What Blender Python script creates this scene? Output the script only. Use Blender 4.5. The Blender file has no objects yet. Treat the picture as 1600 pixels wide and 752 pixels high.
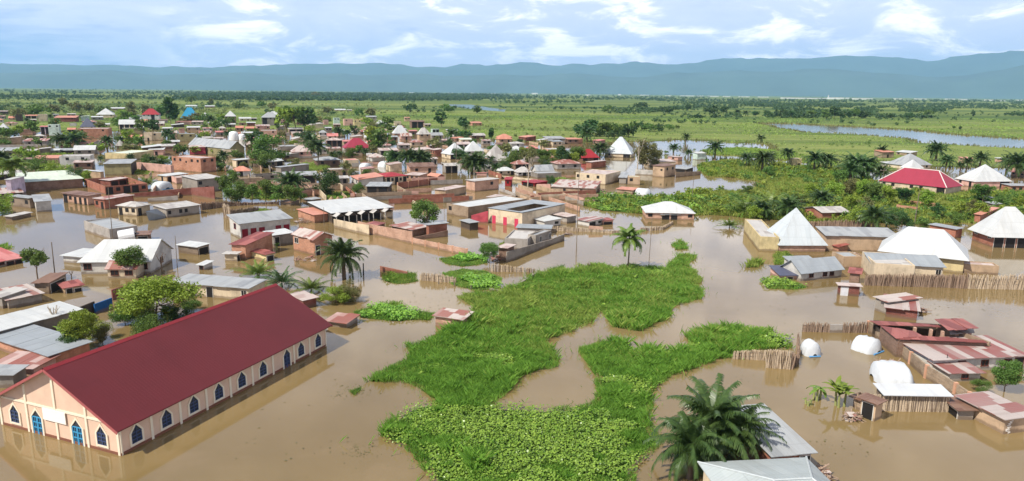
import bpy, bmesh, math, random
import numpy as np
from mathutils import Vector, Matrix, noise
from mathutils.geometry import tessellate_polygon
# ------------------------------------------------------------------ camera
H = 30.0                      # camera height above the flood water
F = 1100.0                    # focal length in photo pixels (1600 wide)
HZ = 143.5
PITCH = math.atan((376 - HZ) / F)
ROLL = math.radians(0.62)
SC = bpy.context.scene
cp, sp_ = math.cos(PITCH), math.sin(PITCH)
CF = Vector((0, cp, -sp_)); R0 = Vector((1, 0, 0)); U0 = Vector((0, sp_, cp))
CR = R0 * math.cos(ROLL) + U0 * math.sin(ROLL)
CU = -R0 * math.sin(ROLL) + U0 * math.cos(ROLL)
CAM = Vector((0, 0, H))
cd = bpy.data.cameras.new('camera'); cam = bpy.data.objects.new('camera', cd)
SC.collection.objects.link(cam); SC.camera = cam
cd.sensor_width = 36; cd.lens = 36 * F / 1600; cd.clip_start = 0.5; cd.clip_end = 90000
cam.matrix_world = Matrix(((CR.x, CU.x, -CF.x, 0), (CR.y, CU.y, -CF.y, 0), (CR.z, CU.z, -CF.z, H), (0, 0, 0, 1)))
# ------------------------------------------------------------------ sun and sky
SUN_AZ = Vector((-0.80, -0.60, 0)).normalized(); SUN_EL = math.radians(50)
sd = bpy.data.lights.new('sun', 'SUN'); sun = bpy.data.objects.new('sun', sd); SC.collection.objects.link(sun)
sd.energy = 4.9; sd.angle = math.radians(0.7); sd.color = (1.0, 0.94, 0.84)
sdir = SUN_AZ * math.cos(SUN_EL) + Vector((0, 0, math.sin(SUN_EL)))
sun.rotation_euler = (-sdir).to_track_quat('-Z', 'Y').to_euler(); sun.location = (-40, -30, 80)
SC.view_settings.view_transform = 'Standard'; SC.view_settings.look = 'None'
SC.view_settings.exposure = 0.33; SC.view_settings.gamma = 1; SC.view_settings.use_curve_mapping = False
W = bpy.data.worlds.new('World'); SC.world = W; W.use_nodes = True
def N(nt, typ, **kw):
    n = nt.nodes.new(typ)
    for k, v in kw.items():
        if k == 'inp':
            for a, b in v.items(): n.inputs[a].default_value = b
        else: setattr(n, k, v)
    return n
def math_(nt, op, a, b=None, c=None, clamp=False):
    n = nt.nodes.new('ShaderNodeMath'); n.operation = op; n.use_clamp = clamp
    for i, v in enumerate((a, b, c)):
        if v is None: continue
        if isinstance(v, (int, float)): n.inputs[i].default_value = v
        else: nt.links.new(v, n.inputs[i])
    return n.outputs[0]
def mixc(nt, f, a, b):
    n = nt.nodes.new('ShaderNodeMix'); n.data_type = 'RGBA'
    if isinstance(f, (int, float)): n.inputs[0].default_value = f
    else: nt.links.new(f, n.inputs[0])
    for i, v in ((6, a), (7, b)):
        if isinstance(v, tuple): n.inputs[i].default_value = v if len(v) == 4 else v + (1,)
        else: nt.links.new(v, n.inputs[i])
    return n.outputs[2]
def ramp(nt, v, a, b):       # smooth 0..1 between a and b
    n = nt.nodes.new('ShaderNodeMapRange'); n.interpolation_type = 'SMOOTHSTEP'
    nt.links.new(v, n.inputs[0]); n.inputs[1].default_value = a; n.inputs[2].default_value = b
    return n.outputs[0]
def noise_(nt, vec, scale, detail=4, rough=0.55, dist=0.0):
    n = nt.nodes.new('ShaderNodeTexNoise'); n.inputs['Scale'].default_value = scale
    n.inputs['Detail'].default_value = detail; n.inputs['Roughness'].default_value = rough
    n.inputs['Distortion'].default_value = dist
    if vec is not None: nt.links.new(vec, n.inputs['Vector'])
    return n.outputs[0]
def comb(nt, x, y, z):
    n = nt.nodes.new('ShaderNodeCombineXYZ')
    for i, v in enumerate((x, y, z)):
        if isinstance(v, (int, float)): n.inputs[i].default_value = v
        else: nt.links.new(v, n.inputs[i])
    return n.outputs[0]
nt = W.node_tree; nt.nodes.clear()
sky = N(nt, 'ShaderNodeTexSky', sky_type='NISHITA', sun_disc=False)
sky.sun_elevation = SUN_EL; sky.sun_rotation = math.atan2(SUN_AZ.x, SUN_AZ.y)
sky.air_density = 1.0; sky.dust_density = 1.2; sky.ozone_density = 1.5; sky.altitude = 700
geo = nt.nodes.new('ShaderNodeTexCoord'); sep = nt.nodes.new('ShaderNodeSeparateXYZ')
nt.links.new(geo.outputs['Generated'], sep.inputs[0])
dx, dy, dz = sep.outputs
zz = math_(nt, 'MAXIMUM', dz, 0.0)
az = math_(nt, 'DIVIDE', dx, math_(nt, 'MAXIMUM', math_(nt, 'ABSOLUTE', dy), 0.05))
pz = math_(nt, 'ADD', zz, 0.10)
pv = comb(nt, math_(nt, 'DIVIDE', dx, pz), math_(nt, 'DIVIDE', dy, pz), math_(nt, 'MULTIPLY', zz, 6.0))
n1 = noise_(nt, pv, 0.55, 7, 0.60, 0.25)
puffv = comb(nt, math_(nt, 'MULTIPLY', dx, 1.0), math_(nt, 'MULTIPLY', dy, 1.0), math_(nt, 'MULTIPLY', dz, 3.2))
n2 = noise_(nt, puffv, 9.0, 8, 0.60, 0.5)
n3 = noise_(nt, puffv, 3.2, 5, 0.55, 0.2)
cover = math_(nt, 'ADD', math_(nt, 'MULTIPLY', n1, 0.50), math_(nt, 'MULTIPLY', n3, 0.50))
# more cloud to the centre right, a thin rain veil on the left
cover = math_(nt, 'ADD', cover, math_(nt, 'MULTIPLY', ramp(nt, az, -0.45, -0.1), 0.16))
m1 = ramp(nt, cover, 0.45, 0.56)
SC.cycles.volume_bounces = 3
m2 = ramp(nt, math_(nt, 'ADD', math_(nt, 'MULTIPLY', n2, 0.75), math_(nt, 'MULTIPLY', n3, 0.35)), 0.54, 0.66)
m2 = math_(nt, 'MULTIPLY', m2, ramp(nt, az, -0.52, -0.40))
CL = 10.0
skyb = N(nt, 'ShaderNodeVectorMath', operation='SCALE'); nt.links.new(sky.outputs[0], skyb.inputs[0]); skyb.inputs['Scale'].default_value = 0.8
base = mixc(nt, 0.72, skyb.outputs[0], (0.38*CL, 0.55*CL, 1.00*CL))
shade = mixc(nt, n2, (0.60*CL, 0.69*CL, 1.00*CL), (1.22*CL, 1.20*CL, 1.32*CL))
col = mixc(nt, math_(nt, 'MULTIPLY', m1, 0.9), base, shade)
col = mixc(nt, math_(nt, 'MULTIPLY', m2, 0.75), col, (1.95*CL, 1.80*CL, 1.72*CL))
hzf = math_(nt, 'SUBTRACT', 1.0, ramp(nt, zz, 0.0, 0.055))
col = mixc(nt, math_(nt, 'MULTIPLY', hzf, 0.35), col, (0.82*CL, 0.89*CL, 1.20*CL))
dk = N(nt, 'ShaderNodeVectorMath', operation='SCALE'); nt.links.new(col, dk.inputs[0])     # the dome darkens towards the zenith
nt.links.new(math_(nt, 'SUBTRACT', 1.0, math_(nt, 'MULTIPLY', ramp(nt, zz, 0.14, 0.65), 0.62)), dk.inputs['Scale']); col = dk.outputs[0]
bg = N(nt, 'ShaderNodeBackground'); bg.inputs[1].default_value = 0.09
nt.links.new(col, bg.inputs[0])
wo = N(nt, 'ShaderNodeOutputWorld'); nt.links.new(bg.outputs[0], wo.inputs[0])

# ------------------------------------------------------------------ pixel -> world
TILES = {'a': (0,140,5.0133), 'b': (280,140,5.0133), 'c': (560,140,5.0133), 'd': (840,140,5.0133), 'e': (1120,140,5.0133), 'f': (1300,140,5.0133),
 'g': (0,240,5.0133), 'h': (280,240,5.0133), 'i': (560,240,5.0133), 'j': (840,240,5.0133), 'k': (1120,240,5.0133), 'l': (1300,240,5.0133),
 'm': (0,360,5.0133), 'n': (280,340,5.0133), 'o': (560,340,5.0133), 'p': (840,340,5.0133), 'q': (1120,360,5.0133), 'r': (1300,360,5.0133),
 's': (0,480,2.763), 't': (280,430,5.0133), 'u': (560,440,2.411), 'v': (940,500,2.983), 'w': (1240,480,3.419),
 'A': (0,150,7.52), 'B': (180,150,7.52), 'C': (360,150,7.52), 'D': (540,170,7.52), 'E': (720,190,7.52), '': (0,0,1.0)}
def tp(t, x, y):
    ox, oy, s = TILES[t]; return ox + x / s, oy + y / s
def ray(px, py):
    return (CF + CR * ((px - 800) / F) - CU * ((py - 376) / F))
def gp(px, py, z=0.0):
    d = ray(px, py)
    if d.z > -0.0022: d.z = -0.0022
    t = (z - H) / d.z
    return Vector((CAM.x + d.x * t, CAM.y + d.y * t, z))
def proj(p):
    q = Vector(p) - CAM; z = q.dot(CF)
    return 800 + F * q.dot(CR) / z, 376 - F * q.dot(CU) / z
def hgt(px, yt, yb):          # height of a vertical that stands on the water at yb and tops out at yt
    g = gp(px, yb); d = ray(px, yt)
    k = math.hypot(g.x, g.y) / math.hypot(d.x, d.y)
    return H + d.z * k
# ------------------------------------------------------------------ helpers
COL = SC.collection
def link(o, parent=None):
    COL.objects.link(o)
    if parent: o.parent = parent
    return o
def mesh_obj(name, verts, faces, mat, parent=None, uvs=None, smooth=False, mats=None, midx=None):
    me = bpy.data.meshes.new(name); me.from_pydata([tuple(v) for v in verts], [], faces); me.update()
    if mats:
        for m in mats: me.materials.append(m)
        me.polygons.foreach_set('material_index', midx)
    else: me.materials.append(mat)
    if uvs is not None:
        l = me.uv_layers.new(name='UVMap')
        l.data.foreach_set('uv', np.array(uvs, dtype=np.float32).ravel())
    if smooth: me.polygons.foreach_set('use_smooth', [True] * len(me.polygons))
    return link(bpy.data.objects.new(name, me), parent)
def np_mesh(name, V, nper, mats, midx=None, smooth=False):
    """V: (nfaces*nper,3) unshared vertices"""
    n = len(V) // nper
    me = bpy.data.meshes.new(name); me.vertices.add(len(V)); me.vertices.foreach_set('co', np.asarray(V, dtype=np.float32).ravel())
    me.loops.add(len(V)); me.loops.foreach_set('vertex_index', np.arange(len(V), dtype=np.int32))
    me.polygons.add(n); me.polygons.foreach_set('loop_start', np.arange(0, n * nper, nper, dtype=np.int32))
    me.polygons.foreach_set('loop_total', np.full(n, nper, dtype=np.int32))
    for m in mats: me.materials.append(m)
    if midx is not None: me.polygons.foreach_set('material_index', np.asarray(midx, dtype=np.int32))
    me.update(calc_edges=True); me.validate()
    return me
class MB:
    def __init__(s): s.v = []; s.f = []; s.uv = []
    def face(s, pts, uv=None):
        i = len(s.v); s.v += [Vector(p) for p in pts]; s.f.append(list(range(i, i + len(pts))))
        if uv is None:
            n = (Vector(pts[1]) - Vector(pts[0])).cross(Vector(pts[2]) - Vector(pts[0]))
            if abs(n.z) < 0.5 * n.length:
                a = (Vector(pts[1]) - Vector(pts[0])); a.z = 0
                if a.length < 1e-4: a = (Vector(pts[2]) - Vector(pts[0])); a.z = 0
                a = a.normalized() if a.length > 1e-6 else Vector((1, 0, 0))
                uv = [(Vector(p).dot(a), p[2]) for p in pts]
            else: uv = [(p[0], p[1]) for p in pts]
        s.uv += uv
    def box(s, x0, x1, y0, y1, z0, z1, M=None):
        c = [Vector((x, y, z)) for z in (z0, z1) for y in (y0, y1) for x in (x0, x1)]
        if M is not None: c = [M @ p for p in c]
        for q in ((0, 1, 5, 4), (1, 3, 7, 5), (3, 2, 6, 7), (2, 0, 4, 6), (4, 5, 7, 6), (2, 3, 1, 0)): s.face([c[i] for i in q])
    def tube(s, p, q, r0, r1=None, n=8, cap=True):
        p = Vector(p); q = Vector(q); r1 = r0 if r1 is None else r1
        d = (q - p).normalized(); a = d.orthogonal().normalized(); b = d.cross(a)
        P = [p + (a * math.cos(2*math.pi*k/n) + b * math.sin(2*math.pi*k/n)) * r0 for k in range(n)]
        Q = [q + (a * math.cos(2*math.pi*k/n) + b * math.sin(2*math.pi*k/n)) * r1 for k in range(n)]
        for k in range(n): s.face([P[k], P[(k+1) % n], Q[(k+1) % n], Q[k]])
        if cap: s.face(Q); s.face(P[::-1])
    def build(s, name, mat, parent=None, smooth=False):
        return mesh_obj(name, s.v, s.f, mat, parent, s.uv, smooth)
def bar(a, b, w, t, up=Vector((0, 0, 1))):      # matrix for a bar from a to b
    a = Vector(a); b = Vector(b); x = (b - a); L = x.length; x.normalize(); y = up.cross(x)
    if y.length < 1e-5: y = Vector((1, 0, 0)).cross(x)
    y.normalize(); z = x.cross(y)
    return Matrix(((x.x, y.x, z.x, a.x), (x.y, y.y, z.y, a.y), (x.z, y.z, z.z, a.z), (0, 0, 0, 1))), L
def barbox(mb, a, b, w, t):
    M, L = bar(a, b, w, t); mb.box(0, L, -w/2, w/2, -t/2, t/2, M)
def empty(name, loc, rz=0.0):
    o = bpy.data.objects.new(name, None); o.location = loc; o.rotation_euler = (0, 0, rz); o.empty_display_size = 0.5
    return link(o)
def tag(o, label, cat, group=None):
    o['label'] = label; o['category'] = cat
    if group: o['group'] = group
    return o
# ------------------------------------------------------------------ materials
MC = {}
def newmat(name):
    m = bpy.data.materials.new(name); m.use_nodes = True; nt = m.node_tree; nt.nodes.clear()
    out = nt.nodes.new('ShaderNodeOutputMaterial'); b = nt.nodes.new('ShaderNodeBsdfPrincipled')
    nt.links.new(b.outputs[0], out.inputs[0]); return m, nt, b, out
def s2l(r, g, b):
    f = lambda c: (c / 12.92) if c <= 0.04045 else ((c + 0.055) / 1.055) ** 2.4
    return (f(r / 255), f(g / 255), f(b / 255))
def mul(c, k): return tuple(min(1, x * k) for x in c)
def plain(name, col, rough=0.7, metal=0.0, bump=0.0, var=0.12, scale=2.0):
    key = ('p', name)
    if key in MC: return MC[key]
    m, nt, b, out = newmat(name)
    g = nt.nodes.new('ShaderNodeNewGeometry')
    n = noise_(nt, g.outputs['Position'], scale, 5, 0.6)
    c = mixc(nt, n, mul(col, 1 - var * 2), mul(col, 1 + var * 2)); nt.links.new(c, b.inputs['Base Color'])
    b.inputs['Roughness'].default_value = rough; b.inputs['Metallic'].default_value = metal
    b.inputs['Specular IOR Level'].default_value = 0.3
    if bump:
        bp = nt.nodes.new('ShaderNodeBump'); bp.inputs['Strength'].default_value = bump; bp.inputs['Distance'].default_value = 0.05
        nt.links.new(n, bp.inputs['Height']); nt.links.new(bp.outputs[0], b.inputs['Normal'])
    MC[key] = m; return m
WALLC = {'white': s2l(200,196,188), 'cream': s2l(208,190,162), 'tan': s2l(186,160,132), 'grey': s2l(150,142,132), 'olive': s2l(150,142,105),
 'brick': s2l(160,100,78), 'darkbrick': s2l(128,72,60), 'orange': s2l(188,134,106), 'salmon': s2l(198,156,132), 'pink': s2l(206,165,150), 'yellow': s2l(206,188,142),
 'red': s2l(150,45,48), 'magenta': s2l(185,82,92), 'mint': s2l(190,208,196), 'dark': s2l(82,72,64), 'mud': s2l(164,140,116), 'blue': s2l(40,88,140), 'brown': s2l(134,104,86),
 'wood': s2l(140,124,108), 'concrete': s2l(165,158,150), 'palegreen': s2l(190,200,160), 'lilac': s2l(205,188,200)}
def wallmat(c):
    key = ('w', c)
    if key in MC: return MC[key]
    col = WALLC[c]; m, nt, b, out = newmat(c + '_wall')
    g = nt.nodes.new('ShaderNodeNewGeometry'); pos = g.outputs['Position']
    uv = nt.nodes.new('ShaderNodeUVMap').outputs[0]
    oi = nt.nodes.new('ShaderNodeObjectInfo').outputs['Random']
    big = noise_(nt, pos, 0.45, 6, 0.65); fine = noise_(nt, pos, 3.5, 5, 0.7)
    if c in ('brick', 'darkbrick', 'orange', 'salmon', 'brown', 'mud'):
        br = nt.nodes.new('ShaderNodeTexBrick'); nt.links.new(uv, br.inputs['Vector'])
        br.inputs['Scale'].default_value = 1.0; br.inputs['Brick Width'].default_value = 0.42; br.inputs['Row Height'].default_value = 0.16
        br.inputs['Mortar Size'].default_value = 0.018
        br.inputs['Color1'].default_value = mul(col, 0.78) + (1,); br.inputs['Color2'].default_value = mul(col, 1.15) + (1,)
        br.inputs['Mortar'].default_value = mul((col[0]*0.6+0.12, col[1]*0.7+0.12, col[2]*0.7+0.12), 1) + (1,)
        c0 = br.outputs[0]
    else: c0 = mixc(nt, 0.0, col, col)
    c1 = mixc(nt, ramp(nt, big, 0.40, 0.70), c0, mul(col, 0.62))
    c1 = mixc(nt, math_(nt, 'MULTIPLY', ramp(nt, fine, 0.5, 0.8), 0.5), c1, mul(col, 0.55))
    # vertical streaks
    mp = nt.nodes.new('ShaderNodeMapping'); mp.inputs['Scale'].default_value = (2.6, 0.22, 1); nt.links.new(uv, mp.inputs[0])
    st = noise_(nt, mp.outputs[0], 1.6, 5, 0.65)
    c1 = mixc(nt, math_(nt, 'MULTIPLY', ramp(nt, st, 0.52, 0.78), 0.45), c1, mul((0.16, 0.12, 0.08), 1))
    # muddy tide line
    sx = nt.nodes.new('ShaderNodeSeparateXYZ'); nt.links.new(pos, sx.inputs[0])
    tide = math_(nt, 'SUBTRACT', sx.outputs[2], math_(nt, 'MULTIPLY', big, 0.7))
    tm = math_(nt, 'SUBTRACT', 1.0, ramp(nt, tide, -0.12, 0.12))
    c1 = mixc(nt, math_(nt, 'MULTIPLY', tm, 0.7), c1, (0.16, 0.11, 0.07))
    hs = nt.nodes.new('ShaderNodeHueSaturation'); nt.links.new(c1, hs.inputs['Color'])
    nt.links.new(math_(nt, 'ADD', math_(nt, 'MULTIPLY', oi, 0.22), 0.90), hs.inputs['Value'])
    nt.links.new(hs.outputs[0], b.inputs['Base Color'])
    b.inputs['Roughness'].default_value = 0.85; b.inputs['Specular IOR Level'].default_value = 0.15
    bp = nt.nodes.new('ShaderNodeBump'); bp.inputs['Strength'].default_value = 0.5; bp.inputs['Distance'].default_value = 0.03
    nt.links.new(fine, bp.inputs['Height']); nt.links.new(bp.outputs[0], b.inputs['Normal'])
    MC[key] = m; return m
# roof: (main colour, second colour, rust amount 0..1)
ROOFC = {'white': (s2l(196,198,196), s2l(178,181,182), 0.09), 'whitedirty': (s2l(184,180,174), s2l(156,150,145), 0.28), 'grey': (s2l(158,161,162), s2l(136,139,142), 0.18),
 'bluegrey': (s2l(150,156,160), s2l(134,140,146), 0.12), 'silver': (s2l(186,192,194), s2l(172,180,184), 0.05), 'palegrey': (s2l(168,175,174), s2l(154,162,162), 0.06), 'rusty': (s2l(184,158,150), s2l(142,86,74), 0.6), 'rustdark': (s2l(156,92,84), s2l(122,64,58), 0.5),
 'mixed': (s2l(184,172,164), s2l(146,92,80), 0.45), 'pink': (s2l(196,128,122), s2l(178,98,92), 0.25), 'red': (s2l(158,44,50), s2l(138,40,46), 0.08), 'crimson': (s2l(150,50,68), s2l(138,45,62), 0.03),
 'maroon': (s2l(98,35,39), s2l(91,33,37), 0.0), 'blue': (s2l(30,140,178), s2l(24,122,165), 0.02), 'slate': (s2l(84,88,108), s2l(70,74,92), 0.05), 'pinkwhite': (s2l(188,173,166), s2l(168,144,136), 0.3),
 'brown': (s2l(128,100,84), s2l(108,78,64), 0.4), 'tarp': (s2l(196,199,201), s2l(182,187,193), 0.0), 'salmon': (s2l(200,142,120), s2l(180,112,92), 0.15), 'palegreen': (s2l(206,214,196), s2l(184,196,178), 0.1),
 'thatch': (s2l(158,136,104), s2l(126,104,78), 0.1), 'striped': (s2l(176,164,158), s2l(138,82,76), 0.42)}
def roofmat(c):
    key = ('r', c)
    if key in MC: return MC[key]
    a, a2, rust = ROOFC[c]; m, nt, b, out = newmat(c + '_roof')
    uv = nt.nodes.new('ShaderNodeUVMap').outputs[0]; g = nt.nodes.new('ShaderNodeNewGeometry'); pos = g.outputs['Position']
    oi = nt.nodes.new('ShaderNodeObjectInfo').outputs['Random']
    sx = nt.nodes.new('ShaderNodeSeparateXYZ'); nt.links.new(uv, sx.inputs[0])
    U = math_(nt, 'FLOOR', math_(nt, 'DIVIDE', sx.outputs[0], 0.9))
    V = math_(nt, 'FLOOR', math_(nt, 'DIVIDE', math_(nt, 'ADD', sx.outputs[1], math_(nt, 'MULTIPLY', U, 0.37)), 9.0 if c in ('striped', 'rustdark') else 2.6))
    wn = nt.nodes.new('ShaderNodeTexWhiteNoise'); nt.links.new(comb(nt, U, V, math_(nt, 'MULTIPLY', oi, 53.0)), wn.inputs['Vector'])
    w = wn.outputs['Value']
    spread = 0.5 if rust < 0.1 else 1.0
    thr = 1.0 - rust
    if c in ('maroon', 'crimson', 'blue', 'tarp', 'red'): c0 = mixc(nt, math_(nt, 'MULTIPLY', w, 0.35), a, a2)
    else:
        step = ramp(nt, w, max(0, thr - 0.18), min(1, thr + 0.18)) if rust > 0.15 else math_(nt, 'MULTIPLY', w, 0.6)
        c0 = mixc(nt, step, a, a2)
    mp = nt.nodes.new('ShaderNodeMapping'); mp.inputs['Scale'].default_value = (1.6, 0.35, 1); nt.links.new(uv, mp.inputs[0])
    off = nt.nodes.new('ShaderNodeVectorMath'); off.operation = 'ADD'; nt.links.new(mp.outputs[0], off.inputs[0])
    nt.links.new(comb(nt, math_(nt, 'MULTIPLY', oi, 91.0), 0.0, 0.0), off.inputs[1])
    st = noise_(nt, off.outputs[0], 1.3, 7, 0.68, 0.3)
    if rust > 0:
        lo = 0.74 - rust * 0.26
        c0 = mixc(nt, math_(nt, 'MULTIPLY', ramp(nt, st, lo, lo + 0.12), 0.75), c0, s2l(118, 64, 50) if rust > 0.1 else mul(a, 0.72))
    big = noise_(nt, pos, 0.16, 5, 0.6)
    c0 = mixc(nt, math_(nt, 'MULTIPLY', ramp(nt, big, 0.42, 0.72), 0.28), c0, mul(a, 0.60))
    if c not in ('thatch',):      # overlaps between sheets, fading and dirt runs
        fu = math_(nt, 'ABSOLUTE', math_(nt, 'SUBTRACT', math_(nt, 'FRACT', math_(nt, 'DIVIDE', sx.outputs[0], 0.9)), 0.5))
        fv = math_(nt, 'ABSOLUTE', math_(nt, 'SUBTRACT', math_(nt, 'FRACT', math_(nt, 'DIVIDE', sx.outputs[1], 2.6)), 0.5))
        seam = math_(nt, 'MAXIMUM', math_(nt, 'MULTIPLY', ramp(nt, fu, 0.44, 0.49), 0.5), ramp(nt, fv, 0.475, 0.495))
        sk = {'maroon': 0.10, 'crimson': 0.12, 'tarp': 0.15}.get(c, 0.30)
        c0 = mixc(nt, math_(nt, 'MULTIPLY', seam, sk), c0, mul(a, 0.45))
        mp3 = nt.nodes.new('ShaderNodeMapping'); mp3.inputs['Scale'].default_value = (0.9, 0.12, 1); nt.links.new(uv, mp3.inputs[0])
        run = noise_(nt, mp3.outputs[0], 1.0, 8, 0.7, 0.2)
        c0 = mixc(nt, math_(nt, 'MULTIPLY', ramp(nt, run, 0.48, 0.72), 0.35 if c not in ('maroon', 'crimson') else 0.2), c0, mul((a[0] * .62, a[1] * .57, a[2] * .52), 1))
    nt.links.new(c0, b.inputs['Base Color'])
    b.inputs['Roughness'].default_value = 0.55 if c != 'thatch' else 0.9; b.inputs['Metallic'].default_value = 0.0
    b.inputs['Specular IOR Level'].default_value = 0.35
    if c not in ('tarp', 'thatch'):
        bp = nt.nodes.new('ShaderNodeBump'); bp.inputs['Strength'].default_value = 0.35 if c not in ('maroon', 'crimson') else 0.08; bp.inputs['Distance'].default_value = 0.04
        wv = math_(nt, 'SINE', math_(nt, 'MULTIPLY', sx.outputs[0], 2 * math.pi / 0.30))
        hh = math_(nt, 'ADD', math_(nt, 'MULTIPLY', wv, 0.4), math_(nt, 'MULTIPLY', st, 1.4))
        nt.links.new(hh, bp.inputs['Height']); nt.links.new(bp.outputs[0], b.inputs['Normal'])
    MC[key] = m; return m
def leafmat(name, c1, c2, trans=0.25, rough=0.55):
    key = ('l', name)
    if key in MC: return MC[key]
    m, nt, b, out = newmat(name)
    g = nt.nodes.new('ShaderNodeNewGeometry'); oi = nt.nodes.new('ShaderNodeObjectInfo').outputs['Random']
    rp = g.outputs['Random Per Island']; n = noise_(nt, g.outputs['Position'], 0.35, 4, 0.6)
    n2_ = noise_(nt, g.outputs['Position'], 1.6, 3, 0.6)
    f = math_(nt, 'ADD', math_(nt, 'MULTIPLY', rp, 0.5), math_(nt, 'ADD', math_(nt, 'MULTIPLY', math_(nt, 'SUBTRACT', n, 0.38), 1.0), math_(nt, 'MULTIPLY', math_(nt, 'SUBTRACT', n2_, 0.4), 0.9)), clamp=True)
    c = mixc(nt, f, c1, c2)
    hs = nt.nodes.new('ShaderNodeHueSaturation'); nt.links.new(c, hs.inputs['Color'])
    nt.links.new(math_(nt, 'ADD', math_(nt, 'MULTIPLY', oi, 0.035), 0.483), hs.inputs['Hue'])
    nt.links.new(math_(nt, 'ADD', math_(nt, 'MULTIPLY', oi, 0.3), 0.85), hs.inputs['Value'])
    nt.links.new(hs.outputs[0], b.inputs['Base Color']); b.inputs['Roughness'].default_value = rough
    b.inputs['Specular IOR Level'].default_value = 0.25
    tr = nt.nodes.new('ShaderNodeBsdfTranslucent'); nt.links.new(hs.outputs[0], tr.inputs[0])
    mx = nt.nodes.new('ShaderNodeMixShader'); mx.inputs[0].default_value = trans
    nt.links.new(b.outputs[0], mx.inputs[1]); nt.links.new(tr.outputs[0], mx.inputs[2]); nt.links.new(mx.outputs[0], out.inputs[0])
    MC[key] = m; return m
M_TARP = plain('creased_white_tarpaulin', s2l(192, 196, 199), 0.6, bump=1.0, var=0.07, scale=1.8)
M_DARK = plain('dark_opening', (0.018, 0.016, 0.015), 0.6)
M_GLASS = plain('window_glass', (0.035, 0.045, 0.06), 0.15)
M_FRAME = plain('white_frame', s2l(205, 200, 190), 0.6)
M_WOODF = plain('brown_frame', s2l(110, 60, 48), 0.7)
M_REDDOOR = plain('red_door', s2l(122, 22, 38), 0.5)
M_PINKDOOR = plain('pink_door', s2l(190, 62, 88), 0.5)
M_WHITEDOOR = plain('white_door', s2l(205, 206, 210), 0.5)
M_POLE = plain('weathered_pole', s2l(120, 108, 95), 0.85)
M_BARK = plain('bark', s2l(112, 96, 80), 0.9, bump=0.6)
M_PALE = plain('pale_bark', s2l(176, 164, 146), 0.85, bump=0.4)
M_REED = plain('dry_reed', s2l(190, 172, 148), 0.9, var=0.3, scale=9)
M_REEDD = plain('dark_reed', s2l(150, 128, 110), 0.9, var=0.3, scale=9)
L_TREE = leafmat('tree_leaves', (0.068, 0.132, 0.024), (0.170, 0.262, 0.058))
L_DARK = leafmat('dark_leaves', (0.036, 0.088, 0.026), (0.085, 0.155, 0.042))
L_YEL = leafmat('yellow_green_leaves', (0.15, 0.23, 0.025), (0.31, 0.41, 0.06))
L_DRY = leafmat('dry_leaves', (0.13, 0.145, 0.045), (0.24, 0.235, 0.09))
L_PALM = leafmat('palm_leaves', (0.030, 0.066, 0.018), (0.090, 0.145, 0.038), 0.2, 0.35)
L_COCO = leafmat('coconut_leaves', (0.07, 0.13, 0.02), (0.20, 0.27, 0.05), 0.2, 0.4)
L_BAN = leafmat('banana_leaves', (0.12, 0.21, 0.03), (0.26, 0.36, 0.06), 0.3, 0.4)
L_GRASS = leafmat('grass_blades', (0.115, 0.250, 0.030), (0.27, 0.45, 0.070), 0.4)
L_GRASSY = leafmat('tall_grass_blades', (0.22, 0.31, 0.052), (0.42, 0.49, 0.12), 0.4)
L_HYA = leafmat('hyacinth_leaves', (0.10, 0.24, 0.022), (0.38, 0.56, 0.10), 0.3, 0.3)
# ------------------------------------------------------------------ buildings
RECT = []          # screen boxes already taken by buildings
def frame_for(t, A, B, C, hmin=0.5):
    ax, ayt = tp(t, A[0], A[1]); _, ayb = tp(t, A[0], A[2])
    a = gp(ax, ayb); h = max(hmin, hgt(ax, ayt, ayb))
    bx, by = tp(*B) if len(B) == 3 else tp(t, B[0], B[1]); b = gp(bx, by, h); b.z = 0
    a2 = Vector((a.x, a.y, 0)); ex = (b - a2); L = ex.length; ex.normalize()
    def solve(d, X, old):          # length along d whose far top corner lands on pixel column X
        q0 = a2 + Vector((0, 0, h)) - CAM; den = F * d.dot(CR) - (X - 800) * d.dot(CF)
        if abs(den) < 1e-6: return old
        s = ((X - 800) * q0.dot(CF) - F * q0.dot(CR)) / den
        return s if 0.45 * old < s < 2.6 * old + 4 else old
    if not isinstance(C, (int, float)):
        cx, cy = tp(*C) if len(C) == 3 else tp(t, C[0], C[1]); c = gp(cx, cy, h); c.z = 0
        v2 = c - a2; L2 = v2.length; sg = 1 if ex.cross(v2).z > 0 else -1
        # one orientation from both walls, weighted by their lengths on the ground
        e2 = Vector((v2.y, -v2.x, 0)).normalized() * sg
        if e2.dot(ex) > 0.2:
            m_ = (ex * L + e2 * L2).normalized(); n_ = Vector((-m_.y, m_.x, 0)) * sg
            return a2, m_, n_, solve(m_, bx, L), max(1.2, solve(n_, cx, L2)), h
    ey = Vector((-ex.y, ex.x, 0))
    if isinstance(C, (int, float)):
        away = Vector((a2.x, a2.y, 0)).normalized()
        if ey.dot(away) < 0: ey = -ey
        D = float(C)
    else:
        cx, cy = tp(*C) if len(C) == 3 else tp(t, C[0], C[1]); c = gp(cx, cy, h); c.z = 0
        v = c - a2; s = v.dot(ey)
        if s < 0: ey = -ey; s = -s
        D = max(s, 1.2)
    return a2, ex, ey, L, D, h
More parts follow.
